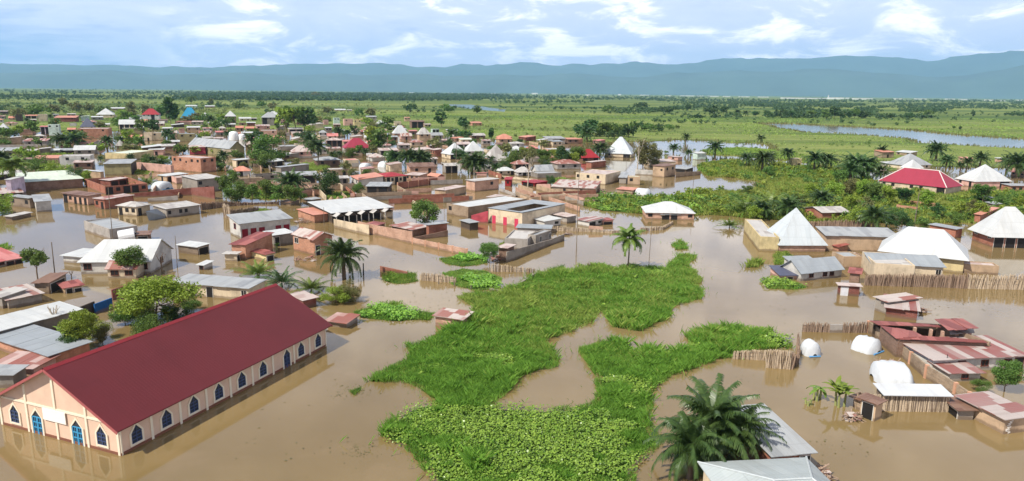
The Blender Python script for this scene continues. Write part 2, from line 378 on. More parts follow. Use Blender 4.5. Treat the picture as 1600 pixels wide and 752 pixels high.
def openings(root, mbwall_side, spec, M, length, h, frame, door, near):
    """spec: string of kinds, evenly spaced. M maps (u, out, z) -> local"""
    n = len(spec)
    if n == 0: return
    for i, k in enumerate(spec):
        if k == '.': continue
        u = length * (i + 0.5) / n; bay = length / n
        if k in 'wv': ww = min(1.1, bay * 0.55); z1 = h - min(0.55, h * 0.22); z0 = z1 - min(1.0, h * 0.42)
        elif k in 'dDPR': ww = min(1.05, bay * 0.7); z1 = min(1.85, h - min(0.4, h * 0.15)); z0 = -0.3
        elif k == 'k': ww = bay * 0.80; z1 = h - 0.3; z0 = -0.3
        elif k == 'o': ww = min(0.8, bay * 0.4); z1 = h - h * 0.25; z0 = z1 - 0.7
        else: continue
        x0, x1 = u - ww / 2, u + ww / 2
        nm = 'window' if k in 'wvo' else ('open_bay' if k == 'k' else 'door')
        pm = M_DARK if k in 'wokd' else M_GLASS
        if k in 'D': pm = M_REDDOOR
        if k in 'P': pm = M_PINKDOOR
        if k in 'R': pm = M_WHITEDOOR
        if near and k != 'o':
            mb = MB(); f = 0.07
            for (a, b, c, d) in ((x0 - f, x0, z0, z1 + f), (x1, x1 + f, z0, z1 + f), (x0, x1, z1, z1 + f)): mb.box(a, b, 0.002, 0.06, c, d, M)
            if k in 'wv': mb.box(x0 - f - 0.05, x1 + f + 0.05, 0.002, 0.10, z0 - f, z0 - 0.001, M); mb.box(u - 0.025, u + 0.025, 0.002, 0.05, z0, z1, M)
            fr = mb.build(nm, frame, root)
            p = MB(); p.box(x0, x1, 0.003, 0.03, z0, z1, M); p.build('pane' if nm == 'window' else ('panel' if nm == 'door' else 'recess'), pm, fr)
        else:
            p = MB(); p.box(x0, x1, -0.05, 0.03, z0, z1, M); p.build(nm, pm, root)
def building(t, A, B, C, roof='shed', rc='white', wc='cream', ops=None, rh=None, r=(0, 0), label='', cat='house', ov=0.35, slope=0.10,
             name=None, group=None, frame=None, slab=0.07, caps=False, geom=None, axis='x', box=True, hmin=0.5):
    a, ex, ey, L, D, h = geom if geom else frame_for(t, A, B, C, hmin)
    ops = ops or {}
    # local frame: x axis so that y axis = ey
    if abs(Vector((-ex.y, ex.x, 0)).dot(ey) - 1) < 0.1: xa = ex; ax0 = -L / 2; flip = False
    else: xa = -ex; ax0 = L / 2; flip = True
    ctr = a + ex * (L / 2) + ey * (D / 2)
    root = empty(name or 'house', (ctr.x, ctr.y, 0), math.atan2(xa.y, xa.x))
    tag(root, label, cat, group)
    near = ctr.y < 150
    hx, hy = L / 2, D / 2; zb = -0.8
    WM = wallmat(wc); RM = roofmat(rc)
    if axis == 'y':  hx2, hy2 = hy, hx
    else: hx2, hy2 = hx, hy
    def X(x, y, z): return Vector((x, y, z)) if axis == 'x' else Vector((-y, x, z))
    wl = MB()
    def quadwall(p, q, zp, zq):
        wl.face([Vector((p[0], p[1], zb)), Vector((q[0], q[1], zb)), Vector((q[0], q[1], zq)), Vector((p[0], p[1], zp))])
    cs = [(-hx, -hy), (hx, -hy), (hx, hy), (-hx, hy)]
    rf = MB()
    rgs = random.Random(int(ctr.x * 13 + ctr.y * 7))
    def sheet(P, split=True):        # a roof plane with thickness; P in order, first edge = eave
        P = [Vector(p) for p in P]
        if split and near and len(P) == 4 and rc not in ('maroon', 'crimson', 'tarp', 'thatch', 'silver') and roof in ('shed', 'gable') and (P[1] - P[0]).length > 2.2:
            m = max(2, int((P[1] - P[0]).length / rgs.uniform(1.5, 2.1))); rag = .22 if rc in ('rusty', 'rustdark', 'mixed', 'striped', 'pinkwhite', 'whitedirty', 'brown') else .07
            for i in range(m):
                s0, s1 = i / m, (i + 1) / m + (.10 / m if i < m - 1 else 0); dz = Vector((0, 0, (i % 2) * .022 + rgs.uniform(0, .012) + (rgs.uniform(0, .05) if rag > .1 else 0)))
                q0, q1, q2, q3 = P[0].lerp(P[1], s0), P[0].lerp(P[1], s1), P[3].lerp(P[2], s1), P[3].lerp(P[2], s0)
                e0 = (q0 - q3).normalized() * rgs.uniform(-rag * .6, rag); e1 = (q3 - q0).normalized() * rgs.uniform(-rag * .6, rag) * (1 if roof == 'shed' else 0)
                sheet([q0 + e0 + dz, q1 + e0 + dz, q2 + e1 + dz, q3 + e1 + dz], False)
            return
        e = (P[1] - P[0]).normalized(); nrm = (P[1] - P[0]).cross(P[2] - P[0]).normalized(); up = nrm.cross(e)
        if nrm.z < 0: up = -up
        uv = [(p.dot(e), p.dot(up)) for p in P]
        if nrm.z < 0: P = P[::-1]; uv = uv[::-1]
        rf.face(P, uv); lo = [p - Vector((0, 0, slab)) for p in P]; rf.face(lo[::-1], uv[::-1])
        n = len(P)
        for i in range(n): j = (i + 1) % n; rf.face([lo[i], lo[j], P[j], P[i]])
    if roof == 'shed':
        hi = slope * D; hi_side = 'b'
        sg = 1 if slope > 0 else -1
        zf, zk = (h, h + hi)
        if slope < 0: zf, zk = h, max(0.6, h + hi)
        for i in range(4):
            p, q = cs[i], cs[(i + 1) % 4]; quadwall(p, q, zf if p[1] < 0 else zk, zf if q[1] < 0 else zk)
        k = (zk - zf) / D
        sheet([(-hx - ov, -hy - ov, zf - k * ov + slab + .004), (hx + ov, -hy - ov, zf - k * ov + slab + .004), (hx + ov, hy + ov * .6, zk + k * ov * .6 + slab + .004), (-hx - ov, hy + ov * .6, zk + k * ov * .6 + slab + .004)])
    elif roof in ('gable', 'hip', 'pyramid'):
        rh = rh if rh is not None else 0.3 * hy2
        if roof == 'pyramid': r = (0.5, 0.5)
        elif roof == 'hip' and r == (0, 0):
            q = min(0.45, hy2 / (2 * hx2)); r = (q, q)
        k = rh / hy2; ze = h - k * ov; e = slab + .004
        xr0 = -hx2 + r[0] * 2 * hx2 if r[0] > 0 else -hx2 - ov
        xr1 = hx2 - r[1] * 2 * hx2 if r[1] > 0 else hx2 + ov
        E = [X(-hx2 - ov, -hy2 - ov, ze + e), X(hx2 + ov, -hy2 - ov, ze + e), X(hx2 + ov, hy2 + ov, ze + e), X(-hx2 - ov, hy2 + ov, ze + e)]
        T0, T1 = X(xr0, 0, h + rh + e), X(xr1, 0, h + rh + e)
        if (T1 - T0).length < 0.15:
            T1 = T0; sheet([E[0], E[1], T0]); sheet([E[2], E[3], T0])
        else: sheet([E[0], E[1], T1, T0]); sheet([E[2], E[3], T0, T1])
        if r[1] > 0: sheet([E[1], E[2], T1])
        if r[0] > 0: sheet([E[3], E[0], T0])
        if caps:
            cpm = MB()
            for (p, q) in ((E[0], T0), (E[3], T0), (E[1], T1), (E[2], T1), (T0, T1)):
                if (p - q).length > 0.3: cpm.tube(p + Vector((0, 0, .03)), q + Vector((0, 0, .03)), 0.14 if rc == 'crimson' else .08, n=6)
            cpm.build('ridge_cap', plain('white_ridge_cap', s2l(215, 206, 200), 0.5) if rc == 'crimson' else plain('grey_ridge_cap', s2l(178, 184, 184), 0.5), root)
        C4 = [X(-hx2, -hy2, 0), X(hx2, -hy2, 0), X(hx2, hy2, 0), X(-hx2, hy2, 0)]
        for i in range(4):
            p, q = C4[i], C4[(i + 1) % 4]
            pts = [Vector((p.x, p.y, zb)), Vector((q.x, q.y, zb)), Vector((q.x, q.y, h)), Vector((p.x, p.y, h))]
            if (i == 1 and r[1] == 0): pts.insert(3, X(hx2, 0, h + rh))
            if (i == 3 and r[0] == 0): pts.insert(3, X(-hx2, 0, h + rh))
            wl.face(pts)
    elif roof in ('parapet', 'ruin', 'court'):
        th = 0.22; dp = 0.35 if roof != 'ruin' else h + 0.4
        for i in range(4):
            p, q = cs[i], cs[(i + 1) % 4]; quadwall(p, q, h, h)
        ci = [(-hx + th, -hy + th), (hx - th, -hy + th), (hx - th, hy - th), (-hx + th, hy - th)]
        for i in range(4):
            p, q, u, v = cs[i], cs[(i+1) % 4], ci[i], ci[(i+1) % 4]
            wl.face([(p[0], p[1], h), (q[0], q[1], h), (v[0], v[1], h), (u[0], u[1], h)])
            wl.face([(v[0], v[1], h - dp), (u[0], u[1], h - dp), (u[0], u[1], h), (v[0], v[1], h)])
        if roof == 'parapet':
            g = 0.02
            sheet([(-hx + th + g, -hy + th + g, h - 0.30), (hx - th - g, -hy + th + g, h - 0.30), (hx - th - g, hy - th - g, h - 0.12), (-hx + th + g, hy - th - g, h - 0.12)])
        elif roof == 'court':
            w_ = min(hx, hy) * 0.55; o = 0.15
            O = [(-hx - o, -hy - o), (hx + o, -hy - o), (hx + o, hy + o), (-hx - o, hy + o)]; I = [(-hx + w_, -hy + w_), (hx - w_, -hy + w_), (hx - w_, hy - w_), (-hx + w_, hy - w_)]
            for i in range(4):
                p, q, u, v = O[i], O[(i+1) % 4], I[i], I[(i+1) % 4]
                sheet([(p[0], p[1], h + 0.25), (q[0], q[1], h + 0.25), (v[0], v[1], h - 0.15), (u[0], u[1], h - 0.15)])
    wl.build('wall', WM, root)
    if rf.f: rf.build('roof', RM, root)
    # openings: 'f' AB wall, 's' AC wall (at A), 'e' wall at B
    fr = frame or (M_FRAME if wc not in ('white',) else M_WOODF)
    if 'f' in ops:
        s = ops['f'] if not flip else ops['f'][::-1]
        M = Matrix(((1, 0, 0, -hx), (0, -1, 0, -hy), (0, 0, 1, 0), (0, 0, 0, 1)))
        openings(root, None, s, M, L, h, fr, None, near)
    for key in 'se':
        if key in ops:
            left = (key == 's') != flip          # True: wall at x=-hx
            sx = -1 if left else 1
            M = Matrix(((0, sx, 0, sx * hx), (1, 0, 0, -hy), (0, 0, 1, 0), (0, 0, 0, 1)))
            openings(root, None, ops[key], M, D, h, fr, None, near)
    if box:
        pts = [proj(a), proj(a + ex * L), proj(a + ey * D), proj(a + ex * L + ey * D), proj(a + Vector((0, 0, h))), proj(a + ex * L + Vector((0, 0, h)))]
        RECT.append((min(p[0] for p in pts), max(p[0] for p in pts), min(p[1] for p in pts), max(p[1] for p in pts)))
    root['geo'] = 0; del root['geo']
    return root, (a, ex, ey, L, D, h)
def far(t, x0, x1, yr, ye, yb, roof, rc, wc, desc, ops=None, yaw=20, dr=0.75, rh=None, label=None, **kw):
    """a house seen small: x range, ridge y, eave y, base y"""
    X0, Y0 = tp(t, x0, yb); X1, _ = tp(t, x1, yb); _, YE = tp(t, x0, ye); _, YR = tp(t, x0, yr)
    cx = (X0 + X1) / 2; g = gp(cx, Y0); y = math.radians(yaw)
    h = max(1.6, min(7.0, hgt(cx, YE, Y0)))
    wid = abs(X1 - X0) / F * (g - CAM).dot(CF)
    L = max(2.5, wid / (abs(math.cos(y)) + dr * abs(math.sin(y)))); D = L * dr
    ex = Vector((math.cos(y), math.sin(y), 0)); ey = Vector((-math.sin(y), math.cos(y), 0))
    a = g - ex * L / 2 + (Vector((0, 0, 0)))
    if roof in ('pyramid', 'hip', 'gable') and rh is None: 
        rh = max(0.6, min(0.9 * D, (YE - YR) / F * (g - CAM).dot(CF) * 1.02 - D / 2 * 0.06))
    rt, gm = building('', None, None, None, roof, rc, wc, ops or {'f': 'w.w'}, rh=rh, label=label or '', geom=(a, ex, ey, L, D, h), ov=0.4, slab=0.1, **kw)
    if label is None: AUTO.append((rt, desc, cx, Y0))
    return rt
AUTO = []
# ------------------------------------------------------------------ walls and fences
def wallrun(t, pts, wc, label, thick=0.2, posts=0, name='boundary_wall', cat='wall', group=None):
    """pts: (x, ytop, ybase)"""
    P = []
    for (x, yt, yb) in pts:
        X, Y = tp(t, x, yb); _, T = tp(t, x, yt); g = gp(X, Y); P.append((g, max(0.25, hgt(X, T, Y))))
    o = empty(name, (P[0][0].x, P[0][0].y, 0)); tag(o, label, cat, group); o['kind'] = 'thing'; org = P[0][0]
    mb = MB(); pb = MB()
    for i in range(len(P) - 1):
        (p, hp), (q, hq) = P[i], P[i + 1]; d = (q - p); n = Vector((-d.y, d.x, 0)).normalized() * thick / 2
        p2 = p - org; q2 = q - org
        z = Vector((0, 0, 1)); c = [p2 - n - z, q2 - n - z, q2 + n - z, p2 + n - z, p2 - n + z * hp, q2 - n + z * hq, q2 + n + z * hq, p2 + n + z * hp]
        for f in ((0, 1, 5, 4), (2, 3, 7, 6), (4, 5, 6, 7), (3, 0, 4, 7), (1, 2, 6, 5)): mb.face([c[k] for k in f])
        if posts:
            m = max(1, int(d.length / posts))
            for k in range(0 if i == 0 else 1, m + 1):
                s = p2 + (q2 - p2) * k / m; hh = hp + (hq - hp) * k / m
                pb.box(s.x - .17, s.x + .17, s.y - .17, s.y + .17, -0.8, hh + 0.08)
    mb.build('panel', wallmat(wc), o)
    if posts: pb.build('pillar', plain('pale_pillar', s2l(196, 150, 122), 0.8), o)
    for (p, hp) in P:
        pass
    return o
def reedfence(t, pts, label, mat=None, dens=9, jag=0.35, group='reed fences standing in the water', lean=0.06):
    rng = np.random.default_rng(int(abs(pts[0][0]) * 7 + abs(pts[0][1]) * 13) + 1)
    P = []
    for (x, yt, yb) in pts:
        X, Y = tp(t, x, yb); _, T = tp(t, x, yt); P.append((gp(X, Y), max(0.4, hgt(X, T, Y))))
    V = []
    for i in range(len(P) - 1):
        (p, hp), (q, hq) = P[i], P[i + 1]; L = (q - p).length; n = int(L * dens * 3.2)
        dist = p.length; w = 0.045 + dist * 0.0003
        for k in range(n):
            s = rng.random(); c = p + (q - p) * s + Vector((rng.normal(0, .04), rng.normal(0, .04), 0)); hh = (hp + (hq - hp) * s) * (1 + rng.uniform(-jag * .6, jag * .3))
            d = Vector((rng.normal(0, lean), rng.normal(0, lean), 1)) * hh; a = rng.uniform(0, math.pi); e = Vector((math.cos(a), math.sin(a), 0)) * w
            b0 = c - Vector((0, 0, .4)); V += [b0 - e, b0 + e, b0 + e + d + Vector((0, 0, .4)) - e * .5, b0 - e + d + e * .5 + Vector((0, 0, .4))]
    org = P[0][0]
    V = np.array([(v.x - org.x, v.y - org.y, v.z) for v in V], dtype=np.float32)
    me = np_mesh('reed_fence', V, 4, [mat or M_REED]); o = link(bpy.data.objects.new('reed_fence', me)); o.location = (org.x, org.y, 0)
    tag(o, label, 'fence', group)
    bk = MB()
    for i in range(len(P) - 1):
        (p, hp), (q, hq) = P[i], P[i + 1]; m_ = max(2, int((q - p).length / .5))
        for k in range(m_):
            u, v = p.lerp(q, k / m_) - org, p.lerp(q, (k + 1) / m_) - org; z0_, z1_ = (hp + (hq - hp) * k / m_) * rng.uniform(.55, .8), (hp + (hq - hp) * k / m_) * rng.uniform(.55, .8)
            w_ = Vector((0, 0, -.4)); bk.face([u + w_, v + w_, v + Vector((0, 0, z1_)), u + Vector((0, 0, z0_))])
    if jag < .36: bk.build('reed_mat', mat or M_REED, o)
    rl = MB()
    for i in range(len(P) - 1):
        (p, hp), (q, hq) = P[i], P[i + 1]
        for f_ in (.35, .7): rl.tube(p - org + Vector((0, 0, hp * f_)), q - org + Vector((0, 0, hq * f_)), 0.035, n=5)
    rl.build('rail', M_POLE, o)
    return o
def pole(t, x, yt, yb, label, arm=False, r=0.11, mat=None):
    X, Y = tp(t, x, yb); _, T = tp(t, x, yt); g = gp(X, Y); h = hgt(X, T, Y)
    o = empty('utility_pole' if arm else 'pole', (g.x, g.y, 0)); tag(o, label, 'pole', 'poles standing in the flood')
    mb = MB(); mb.tube((0, 0, -1), (0.02 * h, 0, h), r, r * .65, 8); mb.build('shaft', mat or M_POLE, o)
    if arm:
        mb = MB(); mb.box(-0.9, 0.9, -.06, .06, h - .9, h - .78); mb.build('crossarm', M_POLE, o)
        for s in (-.75, .75): m2 = MB(); m2.tube((s, 0, h - .78), (s, 0, h - .55), .06, .05, 6); m2.build('insulator', M_FRAME, o)
    return o
def domed(t, x0, x1, yt, yb, label, mat, yaw=20, tail=1.6, mouth=True, name='tent'):
    """barrel shaped tarpaulin shelter"""
    X0, Y = tp(t, x0, yb); X1, _ = tp(t, x1, yb); _, T = tp(t, x0, yt); cx = (X0 + X1) / 2; g = gp(cx, Y)
    w = (X1 - X0) / F * (g - CAM).dot(CF) / 2; h = hgt(cx, T, Y) * 0.8
    o = empty(name, (g.x, g.y + w * tail, 0), math.radians(yaw)); tag(o, label, 'tent', 'white tarpaulin shelters in the water')
    nU, nV = 14, 8; vs = []; fs = []
    L = w * tail * 2
    rng = random.Random(int(x0))
    for i in range(nU + 1):
        s = i / nU; y = -L / 2 + L * s; k = math.sqrt(max(0.0, 1 - max(0, (abs(2 * s - 1) - 0.45) / 0.55) ** 2.2 * .92))
        for j in range(nV + 1):
            a = math.pi * j / nV; wob = 1 + rng.uniform(-.03, .03) + 0.03 * math.cos(i * 2.1)
            vs.append((math.cos(a) * w * k * wob, y, math.sin(a) ** 0.8 * h * k * wob - .15))
    for i in range(nU):
        for j in range(nV): fs.append((i*(nV+1)+j, i*(nV+1)+j+1, (i+1)*(nV+1)+j+1, (i+1)*(nV+1)+j))
    mesh_obj('cover', vs, fs, mat, o, smooth=True)
    hem = MB(); hem.tube((w * .7, -L / 2 - .0, .08), (-w * .7, -L / 2, .08), .09, n=6)
    hem.build('hem', plain('blue_hem', s2l(90, 150, 200), .5), o)
    if mouth:
        m = MB(); m.face([( -w*.28, -L/2 - .03 - 0, 0.02), (w*.28, -L/2 - .03, 0.02), (w*.22, -L/2 + .1, h*.33), (-w*.22, -L/2 + .1, h*.33)]); m.build('opening', M_DARK, o)
    return o
# ------------------------------------------------------------------ foliage meshes (shared between copies)
def rquads(C, size, rng, flat=0.0, elong=1.6):
    """leaf quads at centres C (n,3)"""
    n = len(C); d = rng.normal(size=(n, 3)); d[:, 2] *= (1 - flat); d /= np.linalg.norm(d, axis=1)[:, None] + 1e-9
    r = rng.normal(size=(n, 3)); r -= (r * d).sum(1)[:, None] * d; r /= np.linalg.norm(r, axis=1)[:, None] + 1e-9
    s = (size * rng.uniform(.6, 1.3, n))[:, None] if np.isscalar(size) else (size * rng.uniform(.6, 1.3, n))[:, None]
    a = d * s * elong * .5; b = r * s * .5
    return np.stack([C - a, C + b * .9 - a * .1, C + a, C - b * .9 - a * .1], 1).reshape(-1, 3)
def limbs(h, rng, base_r, spread, nb=6, crown0=0.35):
    mb = MB(); top = Vector((rng.normal(0, .04) * h, rng.normal(0, .04) * h, h * .62)); tips = []
    mid = Vector((rng.normal(0, .02) * h, rng.normal(0, .02) * h, h * crown0))
    mb.tube((0, 0, -1), mid, base_r, base_r * .75, 8, False); mb.tube(mid, top, base_r * .75, base_r * .4, 8, False); tips.append(top)
    for k in range(nb):
        a = k * 2.4 + rng.uniform(-.4, .4); s = mid.lerp(top, rng.uniform(0, .8)); e = s + Vector((math.cos(a), math.sin(a), 0)) * spread * rng.uniform(.5, .85) + Vector((0, 0, h * rng.uniform(.12, .34)))
        m = s.lerp(e, .5) + Vector((0, 0, -.02 * h)); mb.tube(s, m, base_r * .42, base_r * .28, 6, False); mb.tube(m, e, base_r * .28, base_r * .1, 6, False); tips.append(e)
        for q in range(2):
            b = m.lerp(e, rng.uniform(.1, .8)); f = b + Vector(tuple(rng.normal(0, .3, 3))) * spread * .5 + Vector((0, 0, .06 * h)); mb.tube(b, f, base_r * .15, base_r * .05, 5, False); tips.append(f)
    return mb, tips
TREES = {}
def tree_mesh(kind, var, lod):
    key = (kind, var, lod)
    if key in TREES: return TREES[key]
    rng = np.random.default_rng(hash((kind, var, lod)) % 9999 if False else (sum(map(ord, kind)) * 17 + var * 31 + lod))
    # unit tree: height 1 (scaled by object), crown half width by kind
    P = {'round': (.42, .22, .72, 1.0, 26), 'tall': (.15, .18, .9, 1.0, 22), 'spread': (.62, .25, .5, .55, 30), 'airy': (.34, .15, .8, .9, 20), 'bush': (.62, .0, .8, 1.0, 22), 'slender': (.30, .30, .65, .9, 12), 'willow': (.36, .12, .85, 1.0, 26)}[kind]
    rad, z0, zs, fl, nc = P; nc = max(5, nc if lod == 0 else nc * 2 // 3)
    bark, tips = limbs(1.0, rng, .022 if kind != 'tall' else .016, rad, nb=7, crown0=max(.08, z0 * .8))
    n = {0: 9000, 1: 3000, 2: 420}[lod]
    if kind in ('airy', 'slender'): n = int(n * .55)
    sz = {0: .028, 1: .044, 2: .11}[lod]
    cc = []
    zc = z0 + (1 - z0) * .5
    for k in range(nc):
        v = rng.normal(size=3); v /= np.linalg.norm(v); rr = rng.uniform(.35, .85) ** .7
        c = np.array([v[0] * rad * rr, v[1] * rad * rr, zc + v[2] * (1 - z0) * .46 * rr]); 
        if kind == 'spread': c[2] = .62 + .25 * rng.random() - .25 * (np.hypot(c[0], c[1]) / rad) ** 2
        cc.append(c)
    cc += [np.array(t) for t in tips[:4]]
    cc = np.array(cc); csz = rng.uniform(.10, .24, len(cc)) * (rad / .42) ** .5
    wts = csz ** 2 / (csz ** 2).sum(); idx = rng.choice(len(cc), n, p=wts)
    v = rng.normal(size=(n, 3)); v /= np.linalg.norm(v, axis=1)[:, None]
    rr = rng.uniform(.0, 1, n) ** .45
    sq = np.array([1, 1, .7 if kind != 'spread' else .42])
    C = cc[idx] + v * rr[:, None] * csz[idx][:, None] * sq
    if kind == 'willow': C[:, 2] -= rng.random(n) * .12
    C[:, 2] = np.maximum(C[:, 2], 0.0 if kind == 'bush' else z0 * .6)
    V = rquads(C, sz, rng, flat=.35)
    crown = np_mesh(kind + '_crown', V, 4, [L_TREE])
    bm = bpy.data.meshes.new(kind + '_trunk'); bm.from_pydata([tuple(p) for p in bark.v], [], bark.f); bm.materials.append(M_BARK); bm.update()
    TREES[key] = (crown, bm); return TREES[key]
def plant_tree(x, y, h, kind, leaf, label, var=None, width=1.0, name=None, group='trees standing among the flooded houses', cat='tree', trunkmat=None, lod=None):
    d = math.hypot(x, y); lod = lod if lod is not None else (0 if d < 130 else 1 if d < 330 else 2)
    var = var if var is not None else int(abs(x * 3 + y)) % 3
    crown, bark = tree_mesh(kind, var, lod)
    o = empty(name or ('bush' if kind == 'bush' else 'tree'), (x, y, 0), (x * 7.1 + y * 3.3) % 6.28); tag(o, label, cat, group)
    for me, nm, mt in ((crown, 'crown', leaf), (bark, 'trunk' if kind != 'bush' else 'stem', trunkmat or M_BARK)):
        c = link(bpy.data.objects.new(nm, me), o); c.scale = (h * width, h * width, h)
        if me.materials[0] != mt: c.material_slots[0].link = 'OBJECT'; c.material_slots[0].material = mt
    return o
def frond_pts(L, droop, lift):
    """rachis as arc in x-z plane"""
    n = 12; P = [Vector((0, 0, 0))]; ang = lift
    for i in range(n): P.append(P[-1] + Vector((math.cos(ang), 0, math.sin(ang))) * L / n); ang -= droop / n * (0.5 + i / n)
    return P
PALMS = {}
def palm_mesh(kind, var, lod):
    key = (kind, var, lod)
    if key in PALMS: return PALMS[key]
    rng = random.Random(sum(map(ord, kind)) + var * 7 + lod)
    nf, th, fl, ll, dr = {'oil': (34, .42, .60, .17, 1.5), 'date': (40, .45, .55, .10, 2.0), 'coconut': (20, .62, .42, .13, 1.9), 'young': (20, .10, .85, .16, 1.3), 'fan': (30, .6, .38, .10, 1.5)}[kind]
    nl = {0: 34, 1: 15, 2: 7}[lod]; nf = nf if lod < 2 else int(nf * .7)
    V = []; top = Vector((.02, .0, th))
    for i in range(nf):
        az = i * 2.39996 + rng.uniform(-.2, .2); k = (i + .5) / nf
        lift = 1.35 - k * (1.65 if kind != 'young' else 1.1) + rng.uniform(-.1, .1); Lf = fl * (rng.uniform(.85, 1.1)) * (.75 + .35 * math.sin(k * 2.6))
        P = frond_pts(Lf, dr * rng.uniform(.8, 1.2) * (.7 + .5 * k), lift); R = Matrix.Rotation(az, 4, 'Z'); tw = rng.uniform(-.5, .5)
        w = .006 * (1 if lod == 0 else 1.6 if lod == 1 else 2.4)
        for a, b in zip(P[:-1], P[1:]):
            s = Vector((0, w, 0)); V += [R @ (a - s) + top, R @ (a + s) + top, R @ (b + s * .7) + top, R @ (b - s * .7) + top]
        for j in range(nl):
            t = .12 + .88 * (j + rng.random() * .6) / nl; q = t * 12; i0 = min(11, int(q)); c = P[i0].lerp(P[i0 + 1], q - i0); d = (P[i0 + 1] - P[i0]).normalized()
            lw = w * (1.5 if lod == 0 else 1.7 if lod == 1 else 2.6); le = ll * math.sin(min(1, t * 1.15 + .15) * math.pi * .83 + .25) * rng.uniform(.8, 1.1)
            le = max(le, ll * .3)
            for sd in (-1, 1):
                o = (d * .55 + Vector((0, sd * .8, -.18 - .25 * rng.random() + sd * tw * .4))).normalized() * le; pw = d * lw
                m = c + o * .5 + Vector((0, 0, .02 * ll)); e = c + o + Vector((0, 0, -le * .28))
                V += [R @ (c - pw) + top, R @ (c + pw) + top, R @ (m + pw * .8) + top, R @ (m - pw * .8) + top]
                V += [R @ (m - pw * .8) + top, R @ (m + pw * .8) + top, R @ (e + pw * .15) + top, R @ (e - pw * .15) + top]
    V = np.array([tuple(v) for v in V], dtype=np.float32)
    crown = np_mesh(kind + '_crown', V, 4, [L_PALM])
    mb = MB(); r = {'oil': .045, 'date': .04, 'coconut': .014, 'young': .03, 'fan': .016}[kind]; n = 8; prev = Vector((0, 0, -.08))
    cur = Vector((0, 0, 0))
    for i in range(n):
        t = (i + 1) / n; nx = Vector((.02 * t + (0.05 * math.sin(t * 2.4) - .034 * t if kind == 'coconut' else 0), 0, -.08 + (th + .08) * t)); rr = r * (1.25 - .5 * t if kind in ('coconut', 'fan') else 1.05 - .2 * t)
        mb.tube(prev, nx, rr * (1.12 if kind in ('oil', 'date') else 1.0), rr, 8, i == n - 1); prev = nx
    bm = bpy.data.meshes.new(kind + '_trunk'); bm.from_pydata([tuple(p) for p in mb.v], [], mb.f); bm.materials.append(M_BARK); bm.update()
    PALMS[key] = (crown, bm); return PALMS[key]
def plant_palm(x, y, h, kind, label, leaf=None, var=None, width=1.0, group='palms standing in the flooded town', lod=None, name='palm_tree', dead=False):
    d = math.hypot(x, y); lod = lod if lod is not None else (0 if d < 150 else 1 if d < 340 else 2)
    var = var if var is not None else int(abs(x * 5 + y)) % 3
    crown, bark = palm_mesh(kind, var, lod)
    o = empty(name, (x, y, 0), (x * 5.1 + y * 2.3) % 6.28); tag(o, label, 'palm', group)
    leaf = leaf or L_PALM
    for me, nm, mt in ((crown, 'crown', leaf), (bark, 'trunk', M_BARK)):
        c = link(bpy.data.objects.new(nm, me), o); c.scale = (h * width, h * width, h)
        if me.materials[0] != mt: c.material_slots[0].link = 'OBJECT'; c.material_slots[0].material = mt
    return o
def T(t, x, yt, yb, kind, leaf=None, desc='', label=None, width=1.0, palm=False, **kw):
    X, Y = tp(t, x, yb); _, Tt = tp(t, x, yt); g = gp(X, Y); h = max(1.0, hgt(X, Tt, Y) * (1.0 if not palm else {'oil': 1.07, 'date': 1.12, 'coconut': 1.0, 'young': 1.3, 'fan': 1.05}[kind]))
    f = plant_palm if palm else plant_tree
    if palm: o = f(g.x, g.y, h, kind, label or '', leaf, width=width, **kw)
    else: o = f(g.x, g.y, h, kind, leaf or L_TREE, label or '', width=width, **kw)
    if label is None: AUTO.append((o, desc or ('palm' if palm else 'leafy tree'), X, Y))
    return o
def bare_tree(t, x, yt, yb, label, r=.16, mat=None, seed=0, sp=.35):
    X, Y = tp(t, x, yb); _, Tt = tp(t, x, yt); g = gp(X, Y); h = hgt(X, Tt, Y); rng = random.Random(seed + int(x))
    o = empty('bare_tree', (g.x, g.y, 0)); tag(o, label, 'tree', 'bare leafless trees'); mb = MB()
    mb.tube((0, 0, -1), (.03 * h, 0, h * .45), r, r * .7, 8, False); base = Vector((.03 * h, 0, h * .45)); br = MB()
    for k in range(5):
        a = k * 1.257 + rng.random(); m = base + Vector((math.cos(a) * sp * .5, math.sin(a) * sp * .5, .28)) * h * rng.uniform(.6, 1); e = m + Vector((math.cos(a) * sp * .35, math.sin(a) * sp * .35, .3)) * h * rng.uniform(.5, .9)
        br.tube(base, m, r * .5, r * .35, 6, False); br.tube(m, e, r * .35, r * .15, 6); 
        for q in range(2): br.tube(m.lerp(e, .4 + .3 * q), m.lerp(e, .4 + .3 * q) + Vector((rng.uniform(-.12, .12), rng.uniform(-.12, .12), .12)) * h, r * .2, r * .08, 5)
    mb.build('trunk', mat or M_BARK, o); br.build('branches', mat or M_BARK, o); return o
